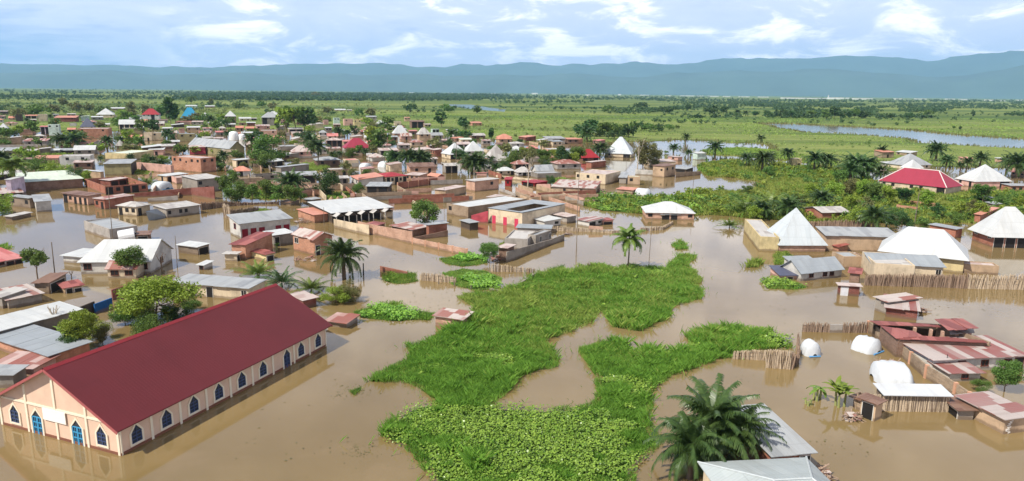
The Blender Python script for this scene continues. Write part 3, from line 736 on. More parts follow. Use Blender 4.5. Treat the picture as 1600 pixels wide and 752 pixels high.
# ------------------------------------------------------------------ polygons and ground cover
def wpoly(pts, t='', z=0.0):
    out = []
    for x, y in pts: X, Y = tp(t, x, y); g = gp(X, Y, z); out.append((g.x, g.y))
    return np.array(out)
def densify(P, step, amp, seed=0):
    out = []; n = len(P)
    for i in range(n):
        a, b = P[i], P[(i + 1) % n]; L = np.hypot(*(b - a)); m = max(1, int(L / step)); nn = np.array([-(b - a)[1], (b - a)[0]]) / (L + 1e-9)
        for k in range(m):
            p = a + (b - a) * k / m; w = noise.noise(Vector((p[0] * .22 / max(step, .5), p[1] * .22 / max(step, .5), seed))) + .5 * noise.noise(Vector((p[0] * .7 / max(step, .5), p[1] * .7 / max(step, .5), seed)))
            out.append(p + nn * w * amp)
    return np.array(out)
def inside(P, X, Y):
    r = np.zeros(len(X), bool); j = len(P) - 1
    for i in range(len(P)):
        xi, yi = P[i]; xj, yj = P[j]; c = ((yi > Y) != (yj > Y)) & (X < (xj - xi) * (Y - yi) / (yj - yi + 1e-12) + xi); r ^= c; j = i
    return r
def sheet_obj(name, P, z, mat, kind, label=None, holes=(), thick=0.0):
    loops = [[Vector((p[0], p[1], 0)) for p in P]] + [[Vector((p[0], p[1], 0)) for p in h] for h in holes]
    tri = tessellate_polygon(loops); pts = [p for l in loops for p in l]
    vs = [(p.x, p.y, z) for p in pts]; fs = []
    for a, b, c in tri:
        n = (pts[b] - pts[a]).cross(pts[c] - pts[a]).z
        if abs(n) < 1e-9: continue
        fs.append((a, b, c) if n > 0 else (a, c, b))
    if thick:
        o = 0
        for l in loops:
            n = len(l); base = len(vs); vs += [(p.x, p.y, z - thick) for p in l]
            for i in range(n): j = (i + 1) % n; fs.append((o + i, o + j, base + j, base + i))
            o += n
    ob = mesh_obj(name, vs, fs, mat); ob['kind'] = kind
    if label: ob['label'] = label
    return ob
def sample(P, dens, rng, maxn=400000):
    lo, hi = P.min(0), P.max(0); n = int(min(maxn * 3, (hi[0] - lo[0]) * (hi[1] - lo[1]) * dens)); X = rng.uniform(lo[0], hi[0], n); Y = rng.uniform(lo[1], hi[1], n); k = inside(P, X, Y)
    return X[k][:maxn], Y[k][:maxn]
def pnoise(X, Y, s, seed=0.0):
    # cheap vectorised value noise
    x = X * s + seed * 17.3; y = Y * s + seed * 9.1; xi = np.floor(x); yi = np.floor(y); fx = x - xi; fy = y - yi; fx = fx * fx * (3 - 2 * fx); fy = fy * fy * (3 - 2 * fy)
    h = lambda a, b: (np.sin(a * 127.1 + b * 311.7 + seed) * 43758.5453) % 1.0
    return (h(xi, yi) * (1 - fx) + h(xi + 1, yi) * fx) * (1 - fy) + (h(xi, yi + 1) * (1 - fx) + h(xi + 1, yi + 1) * fx) * fy
def blades(X, Y, hgt_, w, rng, lean=.35, z0=0.0):
    n = len(X); a = rng.uniform(0, 2 * math.pi, n); c = np.stack([X, Y, np.full(n, z0)], 1); e = np.stack([np.cos(a), np.sin(a), np.zeros(n)], 1) * (w * rng.uniform(.7, 1.3, n))[:, None]
    l = rng.normal(0, lean, (n, 2)); hh = hgt_ * rng.uniform(.55, 1.25, n); d = np.stack([l[:, 0] * hh, l[:, 1] * hh, hh], 1)
    return np.stack([c - e, c + e, c + d * .6 + e * .7, c + d * np.array([1.5, 1.5, 1.0])], 1).reshape(-1, 3)
def hyaleaves(X, Y, rng, size=.13, z=.25):
    n = len(X); C = np.stack([X, Y, z * rng.uniform(.35, 1.2, n)], 1); nrm = rng.normal(0, .45, (n, 3)); nrm[:, 2] = 1; nrm /= np.linalg.norm(nrm, axis=1)[:, None]
    r = rng.normal(size=(n, 3)); r -= (r * nrm).sum(1)[:, None] * nrm; r /= np.linalg.norm(r, axis=1)[:, None]; q = np.cross(nrm, r); s = (size * rng.uniform(.6, 1.35, n))[:, None]
    return np.stack([C - r * s, C - r * s * .1 + q * s * .85, C + r * s, C - r * s * .1 - q * s * .85], 1).reshape(-1, 3)
def stuff(name, V, mat, label, nper=4):
    me = np_mesh(name, V, nper, [mat]); o = link(bpy.data.objects.new(name, me)); o['kind'] = 'stuff'; o['label'] = label; return o
# ================================================================== SETTING
# flood water
m, nt, b, out = newmat('muddy_water'); g = nt.nodes.new('ShaderNodeNewGeometry'); pos = g.outputs['Position']
sx = nt.nodes.new('ShaderNodeSeparateXYZ'); nt.links.new(pos, sx.inputs[0])
n1 = noise_(nt, pos, 0.025, 5, 0.6, 0.6); n2 = noise_(nt, pos, 0.16, 4, 0.6, 0.4)
c = mixc(nt, ramp(nt, n1, 0.35, 0.68), (0.218, 0.154, 0.068), (0.165, 0.115, 0.045)); c = mixc(nt, math_(nt, 'MULTIPLY', ramp(nt, n2, 0.5, 0.75), 0.30), c, (0.27, 0.19, 0.10))
nt.links.new(c, b.inputs['Base Color']); b.inputs['IOR'].default_value = 1.5
b.inputs['Roughness'].default_value = 0.07; b.inputs['Specular IOR Level'].default_value = 0.5
rn = noise_(nt, pos, 0.9, 4, 0.6, 0.2); rn2 = noise_(nt, pos, 0.07, 3, 0.5)
bp = nt.nodes.new('ShaderNodeBump'); bp.inputs['Distance'].default_value = 0.02
nt.links.new(math_(nt, 'MULTIPLY', ramp(nt, rn2, 0.35, 0.65), 0.22), bp.inputs['Strength'])
nt.links.new(rn, bp.inputs['Height']); nt.links.new(bp.outputs[0], b.inputs['Normal'])
M_WATER = m
w = mesh_obj('flood_water', [(-2500, -60, 0), (2500, -60, 0), (2500, 3500, 0), (-2500, 3500, 0)], [(0, 1, 2, 3)], M_WATER); w['kind'] = 'structure'; w['label'] = 'brown flood water covering the town'
# grassland
def landmat(name, cols, s=(0.012, 0.03), rough=0.95):
    m, nt, b, out = newmat(name); g = nt.nodes.new('ShaderNodeNewGeometry'); pos = g.outputs['Position']
    mp = nt.nodes.new('ShaderNodeMapping'); mp.inputs['Scale'].default_value = (s[0], s[1], 1); nt.links.new(pos, mp.inputs[0])
    a = noise_(nt, mp.outputs[0], 1.0, 7, 0.62, 0.4); mp2 = nt.nodes.new('ShaderNodeMapping'); mp2.inputs['Scale'].default_value = (s[0] * .12, s[1] * .12, 1); nt.links.new(pos, mp2.inputs[0])
    d = noise_(nt, mp2.outputs[0], 1.0, 6, 0.6, 0.5); f = noise_(nt, pos, 0.5, 4, 0.7)
    e_ = noise_(nt, mp.outputs[0], 5.0, 6, 0.7, 0.5); c = mixc(nt, ramp(nt, a, 0.38, 0.60), cols[0], cols[1]); c = mixc(nt, ramp(nt, d, 0.42, 0.60), c, cols[2]); c = mixc(nt, math_(nt, 'MULTIPLY', ramp(nt, e_, 0.50, 0.64), 0.55), c, cols[2]); c = mixc(nt, math_(nt, 'MULTIPLY', ramp(nt, f, 0.45, 0.75), 0.5), c, mul(cols[0], .55))
    nt.links.new(c, b.inputs['Base Color']); b.inputs['Roughness'].default_value = rough; b.inputs['Specular IOR Level'].default_value = 0.05
    bp = nt.nodes.new('ShaderNodeBump'); bp.inputs['Strength'].default_value = 0.9; bp.inputs['Distance'].default_value = 0.5; nt.links.new(f, bp.inputs['Height']); nt.links.new(bp.outputs[0], b.inputs['Normal'])
    return m
M_LAND = landmat('grassland', ((0.155, 0.205, 0.052), (0.225, 0.255, 0.080), (0.078, 0.125, 0.036)), (0.006, 0.045))
M_MAT = landmat('wet_green_ground', ((0.05, 0.10, 0.02), (0.08, 0.14, 0.03), (0.05, 0.09, 0.02)), (0.1, 0.1))
shore = [(-900, 214), (0, 206), (120, 206), (250, 204), (420, 203), (540, 206), (640, 208), (720, 214), (780, 221), (880, 223), (960, 222), (1060, 219), (1110, 220), (1140, 223), (1180, 223), (1205, 227), (1212, 234), (1240, 243), (1270, 251), (1300, 262), (1330, 270), (1400, 262), (1500, 262), (1620, 262), (2300, 270)]
near = densify(wpoly(shore), 14, 5.0, 3)
far_edge = np.array([(16000, 24500), (-16000, 24500), (-16000, 2500)])
far_edge = np.array([(3500., 2000.), (19000., 12000.), (19000., 27000.), (-19000., 27000.), (-19000., 12000.), (-3000., 2000.)])
i0 = 0; near = near[:-1] if len(near) else near
nr = []
Pn = wpoly(shore)
for a_, b_ in zip(Pn[:-1], Pn[1:]):
    Ls = np.hypot(*(b_ - a_)); mm = max(1, int(Ls / 12))
    for k in range(mm):
        p = a_ + (b_ - a_) * k / mm; nn = np.array([-(b_ - a_)[1], (b_ - a_)[0]]) / Ls
        nr.append(p + nn * (noise.noise(Vector((p[0] * .03, p[1] * .03, 1))) * 10 + noise.noise(Vector((p[0] * .1, p[1] * .1, 5))) * 4))
nr.append(Pn[-1]); LAND = np.concatenate([np.array(nr), far_edge])
river = densify(wpoly([(1178, 192.5), (1240, 193.5), (1330, 198), (1420, 203), (1500, 211), (1600, 217), (1800, 230), (2000, 245), (2000, 262), (1750, 246), (1600, 233), (1520, 229), (1480, 226), (1440, 224), (1415, 217), (1340, 211), (1290, 208.5), (1250, 207), (1215, 200)]), 12, 4.0, 8)
pond = densify(wpoly([(703, 163), (735, 163.5), (757, 167), (792, 171.5), (790, 175), (760, 173), (725, 169.5), (702, 166)]), 20, 6, 9)
sheet_obj('ground', LAND, 0.22, M_LAND, 'structure', 'yellow green grassland stretching to the mountains', holes=[river, pond], thick=0.5)
# mountains
prof = [(-900, 30), (0, 34), (150, 37), (330, 36), (420, 43), (500, 45), (650, 47), (760, 47), (810, 51), (850, 47), (900, 52), (950, 52), (1000, 57), (1050, 58), (1100, 57), (1200, 62), (1300, 63), (1400, 62), (1440, 57), (1500, 59), (1540, 62), (1600, 66), (2500, 60)]
px_ = np.array([p[0] for p in prof]); py_ = np.array([p[1] for p in prof])
cols_ = list(np.arange(-700, 2320, 9.0)); rows = [14500, 15200, 15800, 16300, 16900, 17500, 18200, 18800, 19500, 20200, 21000, 22000, 23500]
vs = []; fs = []
for ci, x in enumerate(cols_):
    d0 = ray(x, 376 - F * math.tan(PITCH)); az_ = math.atan2(d0.x, d0.y); top = np.interp(x, px_, py_) / F
    for ri, d in enumerate(rows):
        s = (d - 14500) / (20600 - 14500); env = (np.clip((d - 17400) / 3600, 0, 1) ** 0.9 if d <= 21500 else max(0.3, 1 - (d - 21500) / 5000)); env = max(env, .50 * math.exp(-((d - 15700) / 800) ** 2) * (1 + .5 * noise.noise(Vector((math.sin(az_) * 9, 4, 0)))), .30 * math.exp(-((d - 18200) / 900) ** 2))
        X = math.sin(az_) * d / math.cos(az_ * .0) ; Y = math.cos(az_) * d
        nz = noise.fractal(Vector((X / 1700, Y / 2600, 3.0)), 1.0, 2.1, 6); rg = 1 - abs(noise.fractal(Vector((X / 1500, Y / 2400, 9.0)), 1.0, 2.1, 5))
        hh = top * 20600 * (env * (0.78 + 0.11 * nz + 0.11 * rg)) if ri > 0 else -1
        vs.append((X, Y, hh))
R_ = len(rows)
for ci in range(len(cols_) - 1):
    for ri in range(R_ - 1): a_ = ci * R_ + ri; fs.append((a_, a_ + R_, a_ + R_ + 1, a_ + 1))
mm = plain('mountain_forest', (0.07, 0.11, 0.09), 0.95, var=0.25, scale=0.0012)
o = mesh_obj('mountains', vs, fs, mm, smooth=True); o['kind'] = 'structure'; o['label'] = 'long blue mountain ridge on the horizon'
# haze
hz = MB(); hz.box(-24000, 24000, -300, 27100, -3.0, 1500)
m = bpy.data.materials.new('haze'); m.use_nodes = True; nt = m.node_tree; nt.nodes.clear(); out = nt.nodes.new('ShaderNodeOutputMaterial')
pv = nt.nodes.new('ShaderNodeVolumePrincipled'); pv.inputs['Density'].default_value = 4.4e-5; pv.inputs['Color'].default_value = (0.36, 0.66, 1.0, 1); pv.inputs['Anisotropy'].default_value = 0.1
nt.links.new(pv.outputs[0], out.inputs['Volume'])
o = hz.build('haze', m); o['kind'] = 'stuff'; o['label'] = 'thin bluish haze over the plain'
# ================================================================== CHURCH
def church():
    a, ex, ey, L, D, h = frame_for('', (190, 668, 712), (508, 510), 14.8)
    ey = Vector((-ex.y, ex.x, 0)); D = 14.8; h = 2.75
    ctr = a + ex * L / 2 + ey * D / 2; root = empty('church', (ctr.x, ctr.y, 0), math.atan2(ex.y, ex.x))
    tag(root, 'long salmon walled church with dark red gable roof standing in brown water', 'church')
    hx, hy = L / 2, D / 2; rh = 3.9; ov = 0.6; k = rh / hy
    WM = plain('church_plaster', s2l(212, 182, 158), 0.85, bump=0.3, var=0.10, scale=0.7); TR = plain('church_cream_trim', s2l(226, 214, 190), 0.7, var=0.04)
    PL = plain('church_brown_plinth', s2l(122, 80, 62), 0.85, var=0.12)
    wl = MB(); zb = 0.0
    wl.face([(-hx, -hy, zb), (hx, -hy, zb), (hx, -hy, h), (-hx, -hy, h)]); wl.face([(hx, hy, zb), (-hx, hy, zb), (-hx, hy, h), (hx, hy, h)])
    wl.face([(hx, -hy, zb), (hx, hy, zb), (hx, hy, h), (hx, 0, h + rh), (hx, -hy, h)]); wl.face([(-hx, hy, zb), (-hx, -hy, zb), (-hx, -hy, h), (-hx, 0, h + rh), (-hx, hy, h)])
    wl.build('wall', WM, root)
    pl = MB(); pl.box(-hx - .06, hx + .06, -hy - .06, hy + .06, -1.2, 0.22); pl.build('plinth', PL, root)
    rf = MB(); e = .10; ze = h - k * ov + e; zt = h + rh + e; rmat = roofmat('maroon')
    for s in (1, -1):
        P = [Vector((-hx - ov, -s * (hy + ov), ze)), Vector((hx + ov, -s * (hy + ov), ze)), Vector((hx + ov, 0, zt)), Vector((-hx - ov, 0, zt))]
        uv = [((p - P[0]).x, (p - P[0]).length if i > 1 else 0) for i, p in enumerate(P)]; uv = [(0, 0), (L, 0), (L, hy / .9), (0, hy / .9)]
        if s < 0: P = P[::-1]; uv = uv[::-1]
        rf.face(P, uv); rf.face([p - Vector((0, 0, .09)) for p in P][::-1])
        for i in range(4): j = (i + 1) % 4; rf.face([P[i] - Vector((0, 0, .09)), P[j] - Vector((0, 0, .09)), P[j], P[i]])
    ro = rf.build('roof', rmat, root)
    rc = MB(); M, LL = bar((-hx - ov, 0, zt), (hx + ov, 0, zt), 1, 1)
    rc.face([(-hx - ov, -.35, zt - .35 * k + .03), (hx + ov, -.35, zt - .35 * k + .03), (hx + ov, 0, zt + .05), (-hx - ov, 0, zt + .05)]); rc.face([(-hx - ov, 0, zt + .05), (hx + ov, 0, zt + .05), (hx + ov, .35, zt - .35 * k + .03), (-hx - ov, .35, zt - .35 * k + .03)])
    rc.build('ridge_cap', plain('maroon_cap', s2l(128, 40, 46), .5), ro)
    for xs in (-hx - ov - .03, hx + ov + .03):
        for sg_ in (1, -1): fb = MB(); barbox(fb, (xs, sg_ * (hy + ov), ze - .16), (xs, sg_ * .01, zt - .16), .05, .22); fb.build('fascia', plain('fascia_red', s2l(160, 88, 86), .6), root)
    # trim on the gable (west) end x=-hx and on long side y=-hy
    def pointed(M, u, w_, z0, z1, zt_, door, name):
        out_ = MB(); fw = .17
        O = [(u - w_/2 - fw, z0 - (0 if door else fw)), (u + w_/2 + fw, z0 - (0 if door else fw)), (u + w_/2 + fw, z1), (u, zt_ + fw * 1.5), (u - w_/2 - fw, z1)]
        I = [(u - w_/2, z0), (u + w_/2, z0), (u + w_/2, z1), (u, zt_), (u - w_/2, z1)]
        for i in range(5):
            j = (i + 1) % 5; p, q, r_, s_ = O[i], O[j], I[j], I[i]
            out_.face([M @ Vector((p[0], .10, p[1])), M @ Vector((q[0], .10, q[1])), M @ Vector((r_[0], .10, r_[1])), M @ Vector((s_[0], .10, s_[1]))])
            out_.face([M @ Vector((s_[0], .10, s_[1])), M @ Vector((r_[0], .10, r_[1])), M @ Vector((r_[0], -.02, r_[1])), M @ Vector((s_[0], -.02, s_[1]))])
            out_.face([M @ Vector((q[0], .10, q[1])), M @ Vector((p[0], .10, p[1])), M @ Vector((p[0], -.02, p[1])), M @ Vector((q[0], -.02, q[1]))])
        f = out_.build(name, TR, root)
        gm = MB(); gm.face([M @ Vector((x, .012, z)) for x, z in I]); gm.build('pane', M_GLASS, f)
        bl = plain('sky_blue_paint', s2l(64, 148, 190), .5); bw = plain('navy_frame', s2l(60, 74, 108), .5)
        mt = bl if name == 'front_door' else bw; mb = MB(); s = .045
        zs = [z0 + (z1 - z0) * q for q in ((.0, .34, .67, 1.0) if not door else (.22, .48, .74, 1.0))]
        for z in zs: mb.box(u - w_/2, u + w_/2, .02, .06, z - s, z + s, M)
        for x in ((u - w_/2 + s, u, u + w_/2 - s) if not door else (u - w_/2 + .07, u - .06, u + .06, u + w_/2 - .07)): mb.box(x - s, x + s, .02, .065, z0, z1, M)
        if door:
            mb.box(u - w_/2, u + w_/2, .02, .05, z0, z0 + (z1 - z0) * .22, M)
            for x in (u - w_*.25, u + w_*.25): mb.box(x - .02, x + .02, .02, .05, z0, z1, M)
        else: barbox(mb, M @ Vector((u, .04, z1)), M @ Vector((u, .04, zt_ - .08)), .05, .04)
        mb.build('door_leaf' if door else 'glazing_bar', mt, f)
    Mf = Matrix(((0, -1, 0, -hx), (-1, 0, 0, -hy + 0), (0, 0, 1, 0), (0, 0, 0, 1)))
    # map: u along gable from the near right corner (y=-hy) to the left, out -> -x
    Mf = Matrix(((0, -1, 0, -hx), (1, 0, 0, -hy), (0, 0, 1, 0), (0, 0, 0, 1)))
    Ms = Matrix(((1, 0, 0, -hx), (0, -1, 0, -hy), (0, 0, 1, 0), (0, 0, 0, 1)))
    tz = h + .02; cols = [0.14, D * .25, D * .5, D * .75, D - .14]
    for u in cols:
        top = h + rh * (1 - abs(u - D / 2) / (D / 2)) - .15
        tr = MB(); tr.box(u - .12, u + .12, 0.0, .09, -.8, top, Mf); tr.build('pillar', TR, root)
    for u0, u1 in zip(cols[:-1], cols[1:]):
        tr = MB(); e0 = .2 if u0 < 1 else 0; e1 = .2 if u1 > D - 1 else 0; tr.box(u0 + .12 + e0, u1 - .12 - e1, 0.0, .08, tz - .09, tz + .09, Mf); tr.build('band', TR, root)
    nb = 9
    for i in range(nb + 1):
        u = L * i / nb + (.35 if i == 7 else 0); st = MB(); st.box(max(.0, u - .12), min(L, u + .12), 0.0, .09, -.8, h - .25, Ms); st.build('pilaster', TR, root)
    for i in range(nb):
        dr_ = (i == 6); u = L * (i + (.5 if not dr_ else .72)) / nb; pointed(Ms, u, 1.05, .5 if not dr_ else -.3, 1.45, 2.12, dr_, 'side_door' if dr_ else 'side_window')
    for u, dr_ in ((D * .137, 0), (D * .332, 1), (D * .668, 1), (D * .863, 0)):
        pointed(Mf, u, 1.25 if dr_ else 1.1, -.3 if dr_ else .55, 1.60, 2.3, dr_, 'front_door' if dr_ else 'front_window')
    sg = MB(); sg.box(D * .5 - 1.3, D * .5 + 1.5, .10, .15, 1.65, 2.72, Mf); s_ = sg.build('sign_board', plain('sign_white', s2l(232, 230, 220), .6, var=.02), root)
    RECT.append((-200, 515, 440, 720)); return h
church_h = church()
# ================================================================== BUILDINGS one by one
Bd = building
BR = 'brick and mud houses of the flooded town'
def b(t, A, B, C, roof, rc, wc, label, ops=None, **kw):
    kw.setdefault('group', BR)
    return Bd(t, A, B, C, roof, rc, wc, ops=ops or {}, label=label, **kw)[0]
# ---- near left
b('m', (638,240,345), (1175,236), 9.0, 'hip', 'white', 'white', 'large white house with pale hipped roof behind the feathery tree', {'f': 'w.w.w', 'e': 'w'}, r=(.18, 0), rh=2.6, frame=M_WOODF)
b('m', (500,195,250), (640,225), (660,140), 'shed', 'white', 'white', 'low white side wing at the left end of the large white house', slope=.05)
b('m', (848,300,378), (1060,300), 3.0, 'gable', 'rusty', 'cream', 'cream porch with rusty gable roof in front of the large white house', {'f': 'ww'}, rh=.9, frame=M_WOODF)
b('m', (180,212,252), (-90,262), 7.0, 'shed', 'pink', 'white', 'low white shop with faded pink roof at the left edge', {'f': 'kkwk'}, slope=.12)
b('m', (72,548,615), (325,492), (-60,478), 'shed', 'mixed', 'grey', 'low grey block shack with patched rusty roof at the left edge', {'f': '..'}, slope=.05)
b('m', (25,525,615), (-80,515), 3.5, 'shed', 'whitedirty', 'grey', 'grey block hut cut off by the left edge of the frame', slope=.05)
b('m', (388,412,500), (268,430), (515,378), 'shed', 'brown', 'mud', 'mud walled hut with thin brown roof beside the red roofed shack', {'s': 'k'}, slope=.05)
b('m', (512,455,498), (642,425), (468,410), 'shed', 'rustdark', 'tan', 'tiny shack with dark red tin roof beside the mud walled hut', {'f': 'dk', 's': '.'}, slope=.12)
b('s', (350,10,70), (-60,118), 4.6, 'shed', 'white', 'grey', 'long grey walled building with narrow white roof near the church', {'f': '......w..'}, slope=.06)
b('s', (222,208,262), (-60,168), (385,184), 'shed', 'bluegrey', 'orange', 'brick building with smooth grey roof right behind the church gable', slope=.03)
b('s', (62,290,350), (-60,300), (110,272), 'shed', 'grey', 'grey', 'small grey shed at the left edge beside the church gable', slope=.05)
b('s', (150,262,300), (-20,262), (240,238), 'shed', 'rusty', 'pink', 'low lean-to of rusty sheets squeezed between shed and church', slope=.08)
b('n', (545,555,650), (-60,488), (668,468), 'shed', 'grey', 'cream', 'long cream house with pale grey roof behind the church', {'f': 'w...d.d.w', 's': '..'}, slope=.03)
b('n', (195,372,412), (153,368), 2.0, 'shed', 'white', 'white', 'tiny white latrine in the water behind the long cream house', {'f': 'd'}, slope=.1)
b('n', (148,232,295), (-10,203), (232,200), 'shed', 'white', 'wood', 'wooden plank hut with white sheet roof alone in open water', {'s': 'k'}, slope=.04)
b('n', (452,287,345), (355,283), (470,275), 'shed', 'whitedirty', 'cream', 'tiny cream latrine block in the water beside the orange annex', {'s': 'k'}, slope=.04, hmin=1)
b('t', (975,200,262), (882,150), (1072,178), 'shed', 'pinkwhite', 'darkbrick', 'small dark red hut tucked behind the far end of the church', slope=.04)
b('t', (1312,392,416), (1163,368), (1395,345), 'shed', 'rusty', 'grey', 'almost drowned shack with patched pink tin roof beside the church', slope=.06, hmin=.7)
b('u', (393,143,180), (290,134), (427,131), 'shed', 'mixed', 'salmon', 'small brick hut with rusty grey roof beside the big green island', slope=.04)
# ---- left middle
b('n', (525,218,330), (410,212), (728,160), 'shed', 'rustdark', 'orange', 'long orange annex with dark rusty roof below the red doored shop', {'s': '...'}, slope=.10)

b('n', (745,140,230), (890,120), 4.0, 'shed', 'white', 'grey', 'stained grey walled room with white sheet roof behind the orange annex', {'f': 'd..'}, slope=.04)
b('n', (683,292,345), (552,258), (742,278), 'shed', 'rustdark', 'yellow', 'small yellow walled lean-to with rusty roof beside the orange annex', {'s': 'k'}, slope=.05)
b('n', (1065,168,300), (890,118), (1198,135), 'gable', 'mixed', 'orange', 'orange brick house with red and white gable roof beside the dark oil palm', {'f': '..w', 's': 'd.w'}, rh=.9, axis='x')
b('h', (485,548,668), (868,507), (393,512), 'shed', 'grey', 'white', 'long white shop with dark red doors standing in the water', {'f': 'DDD.DD', 's': 'w'}, slope=.12, frame=M_REDDOOR, ov=.5)
b('h', (148,205,310), (330,188), (20,185), 'shed', 'whitedirty', 'grey', 'grey block house with torn white roof beside the dark brick wall', {'f': 'wd.w'}, slope=.04)
b('h', (175,38,152), (-60,22), (285,28), 'parapet', 'pinkwhite', 'orange', 'tall two storey orange brick block with pale flat roof', {'f': 'wwoww', 's': 'ww'}, hmin=3)
b('h', (450,52,115), (545,45), (415,48), 'shed', 'white', 'cream', 'small cream shed with dark open front behind the row of green trees', {'f': 'k'}, slope=.05)
b('h', (655,72,112), (812,52), (568,64), 'gable', 'white', 'wood', 'plank walled house with low white gable roof beside the leafy tree', {'f': 'kwk'}, rh=.6)
b('h', (800,108,168), (1015,78), (757,98), 'shed', 'grey', 'grey', 'bare grey block building with flat top behind the spreading palm', slope=.01)
b('h', (600,172,215), (770,160), (560,160), 'ruin', 'grey', 'grey', 'roofless grey block ruin beside the spreading palm', {'f': 'ww'})
b('h', (1062,482,548), (1170,452), (930,412), 'shed', 'salmon', 'orange', 'orange walled room at the left end of the porch fronted shop row', slope=.03)
rt, gm_ = Bd('h', (1200,468,548), ('i', 262, 398), ('h', 1148, 398), 'shed', 'white', 'dark', ops={'f': 'kkkkk'}, label='long shop row with white roof and five small gabled porches', slope=.06, group=BR)
def porches(rt, gm, n, wc='white'):
    a, ex, ey, L, D, h = gm; hx, hy = L / 2, D / 2
    for i in range(n):
        u = -hx + L * (i + .35) / n; w_ = L / n * .36; mb = MB(); y0, y1 = -hy - 2.3, -hy + .1
        for s in (-1, 1):
            P = [Vector((u + s * w_, y0, h - .55)), Vector((u, y0, h + .15)), Vector((u, y1 + .8, h + .15)), Vector((u + s * w_, y1 + .8, h - .55))]
            mb.face(P if s > 0 else P[::-1]); mb.face([p - Vector((0, 0, .06)) for p in (P[::-1] if s > 0 else P)])
        r_ = mb.build('porch_roof', roofmat('whitedirty'), rt)
        
        for uu in (u - w_ + .1, u + w_ - .24): ps = MB(); ps.box(uu, uu + .14, y0 + .1, y0 + .24, -.8, h - .6); ps.build('porch_post', M_FRAME, rt)
        gb = MB(); gb.face([(u - w_ + .1, y0 + .05, h - .58), (u + w_ - .1, y0 + .05, h - .58), (u, y0 + .05, h + .04)]); gb.build('porch_gable', wallmat('dark'), r_)
porches(rt, gm_, 5)
b('h', (870,385,408), (790,370), (940,360), 'shed', 'brown', 'wood', 'low shed with dirty grey roof under the row of green trees', slope=.03)
b('h', (1020,365,385), (975,345), (1110,350), 'shed', 'grey', 'wood', 'low shed with two small grey roof sheets behind the porch row', slope=.03)
for k_, (x_, lab) in enumerate(((1160, 'leftmost small thatched cone hut behind the porch fronted shop row'), (1212, 'middle small thatched cone hut behind the porch fronted shop row'), (1262, 'rightmost small thatched cone hut behind the porch fronted shop row'))):
    b('h', (x_, 378, 398), (x_ + 36, 378), 1.8, 'pyramid', 'thatch', 'mud', lab, rh=1.3, cat='hut', name='thatched_hut', group='thatched cone huts', hmin=.8)
# long compound wall from the orange house down to the salmon brick wall
wallrun('n', [(1215,12,75), (1380,45,115), (1490,60,140)], 'cream', 'cream compound wall running right from the orange brick house', name='compound_wall')
wallrun('i', [(0,530,622), (150,565,642), (425,612,706)], 'salmon', 'plain tan stretch of compound wall in front of the big bushy tree', name='compound_wall')
wallrun('o', [(425,160,205), (850,246,298)], 'salmon', 'salmon brick compound wall with pale pillars', posts=3.2, name='compound_wall')
b('i', (150,562,612), (68,540), (205,540), 'shed', 'rustdark', 'brown', 'small dark gatehouse with rusty roof set in the tan compound wall', {'f': 'k'}, slope=.06)
b('i', (272,440,505), (150,455), (345,405), 'shed', 'brown', 'cream', 'cream walled store with dark brown roof left of the big bushy tree', slope=.03)
b('i', (425,600,655), (262,545), (552,565), 'shed', 'mixed', 'brown', 'brown store with streaky grey and pink roof inside the compound wall', slope=.04)
b('i', (695,545,640), (552,560), (862,520), 'shed', 'grey', 'brick', 'red brick house with grey roof right of the big bushy tree', {'f': '..', 's': '.w..'}, slope=.04)
b('i', (872,545,605), (862,520), (938,525), 'shed', 'grey', 'dark', 'dark shed attached to the right end of the red brick house', slope=.02)
wallrun('o', [(425,158,180), (700,100,150)], 'brown', 'low broken brown wall in front of the red brick house', name='garden_wall')
# ---- left, second row
b('g', (195,225,300), (645,190), (172,168), 'shed', 'palegreen', 'brown', 'very long low building with pale greenish roof beside the leftmost palms', slope=.03)
b('g', (205,178,305), (80,205), (235,165), 'shed', 'white', 'lilac', 'white house with lilac wall beside the leaning coconut palm', {'f': 'd'}, slope=.03)
b('g', (228,150,190), (-60,172), (150,132), 'shed', 'whitedirty', 'dark', 'low dark walled house with whitish roof at the left edge', {'f': 'kkk'}, slope=.03)
b('g', (180,305,345), (-60,320), (150,280), 'shed', 'mixed', 'dark', 'low shed with rusty pale roof at the left edge above the plank house', slope=.03)
b('g', (240,350,430), (70,318), (300,330), 'shed', 'grey', 'wood', 'pale plank house beside the small white shed', {'f': 'w.w'}, slope=.03)
b('g', (290,378,462), (398,375), (222,335), 'shed', 'grey', 'white', 'small white shed with grey roof at the edge of the open water', slope=.02)
b('g', (95,495,525), (240,470), (40,500), 'shed', 'whitedirty', 'wood', 'collapsed low plank shack with tilted grey roof at the water edge', slope=.06, hmin=.8)
b('g', (692,332,408), (490,288), (792,305), 'shed', 'brown', 'salmon', 'long salmon shop with brown roof and a row of openings over the water', {'f': 'dddwk', 's': '.'}, slope=.03, ov=.5)
b('g', (825,362,440), (735,348), (1045,332), 'shed', 'mixed', 'brick', 'small brick shop with grey and red roof beside the long salmon shop', {'f': 'dw'}, slope=.03)
b('g', (828,258,325), (662,192), (1155,232), 'ruin', 'rusty', 'brick', 'roofless red brick compound with exposed beams', {'s': 'kwkkw'})
b('g', (868,212,262), (782,190), (992,190), 'shed', 'pinkwhite', 'darkbrick', 'brick house with pinkish white roof inside the roofless brick compound', {'s': 'kk'}, slope=.05)
b('g', (818,140,200), (672,128), (858,148), 'shed', 'tarp', 'tan', 'pale tan flat roofed block above the roofless brick compound', {'f': 'oo'}, slope=.0)
b('g', (1028,78,168), (812,90), (1150,52), 'shed', 'grey', 'olive', 'olive walled building with flat grey roof', {'s': 'k'}, slope=.03)
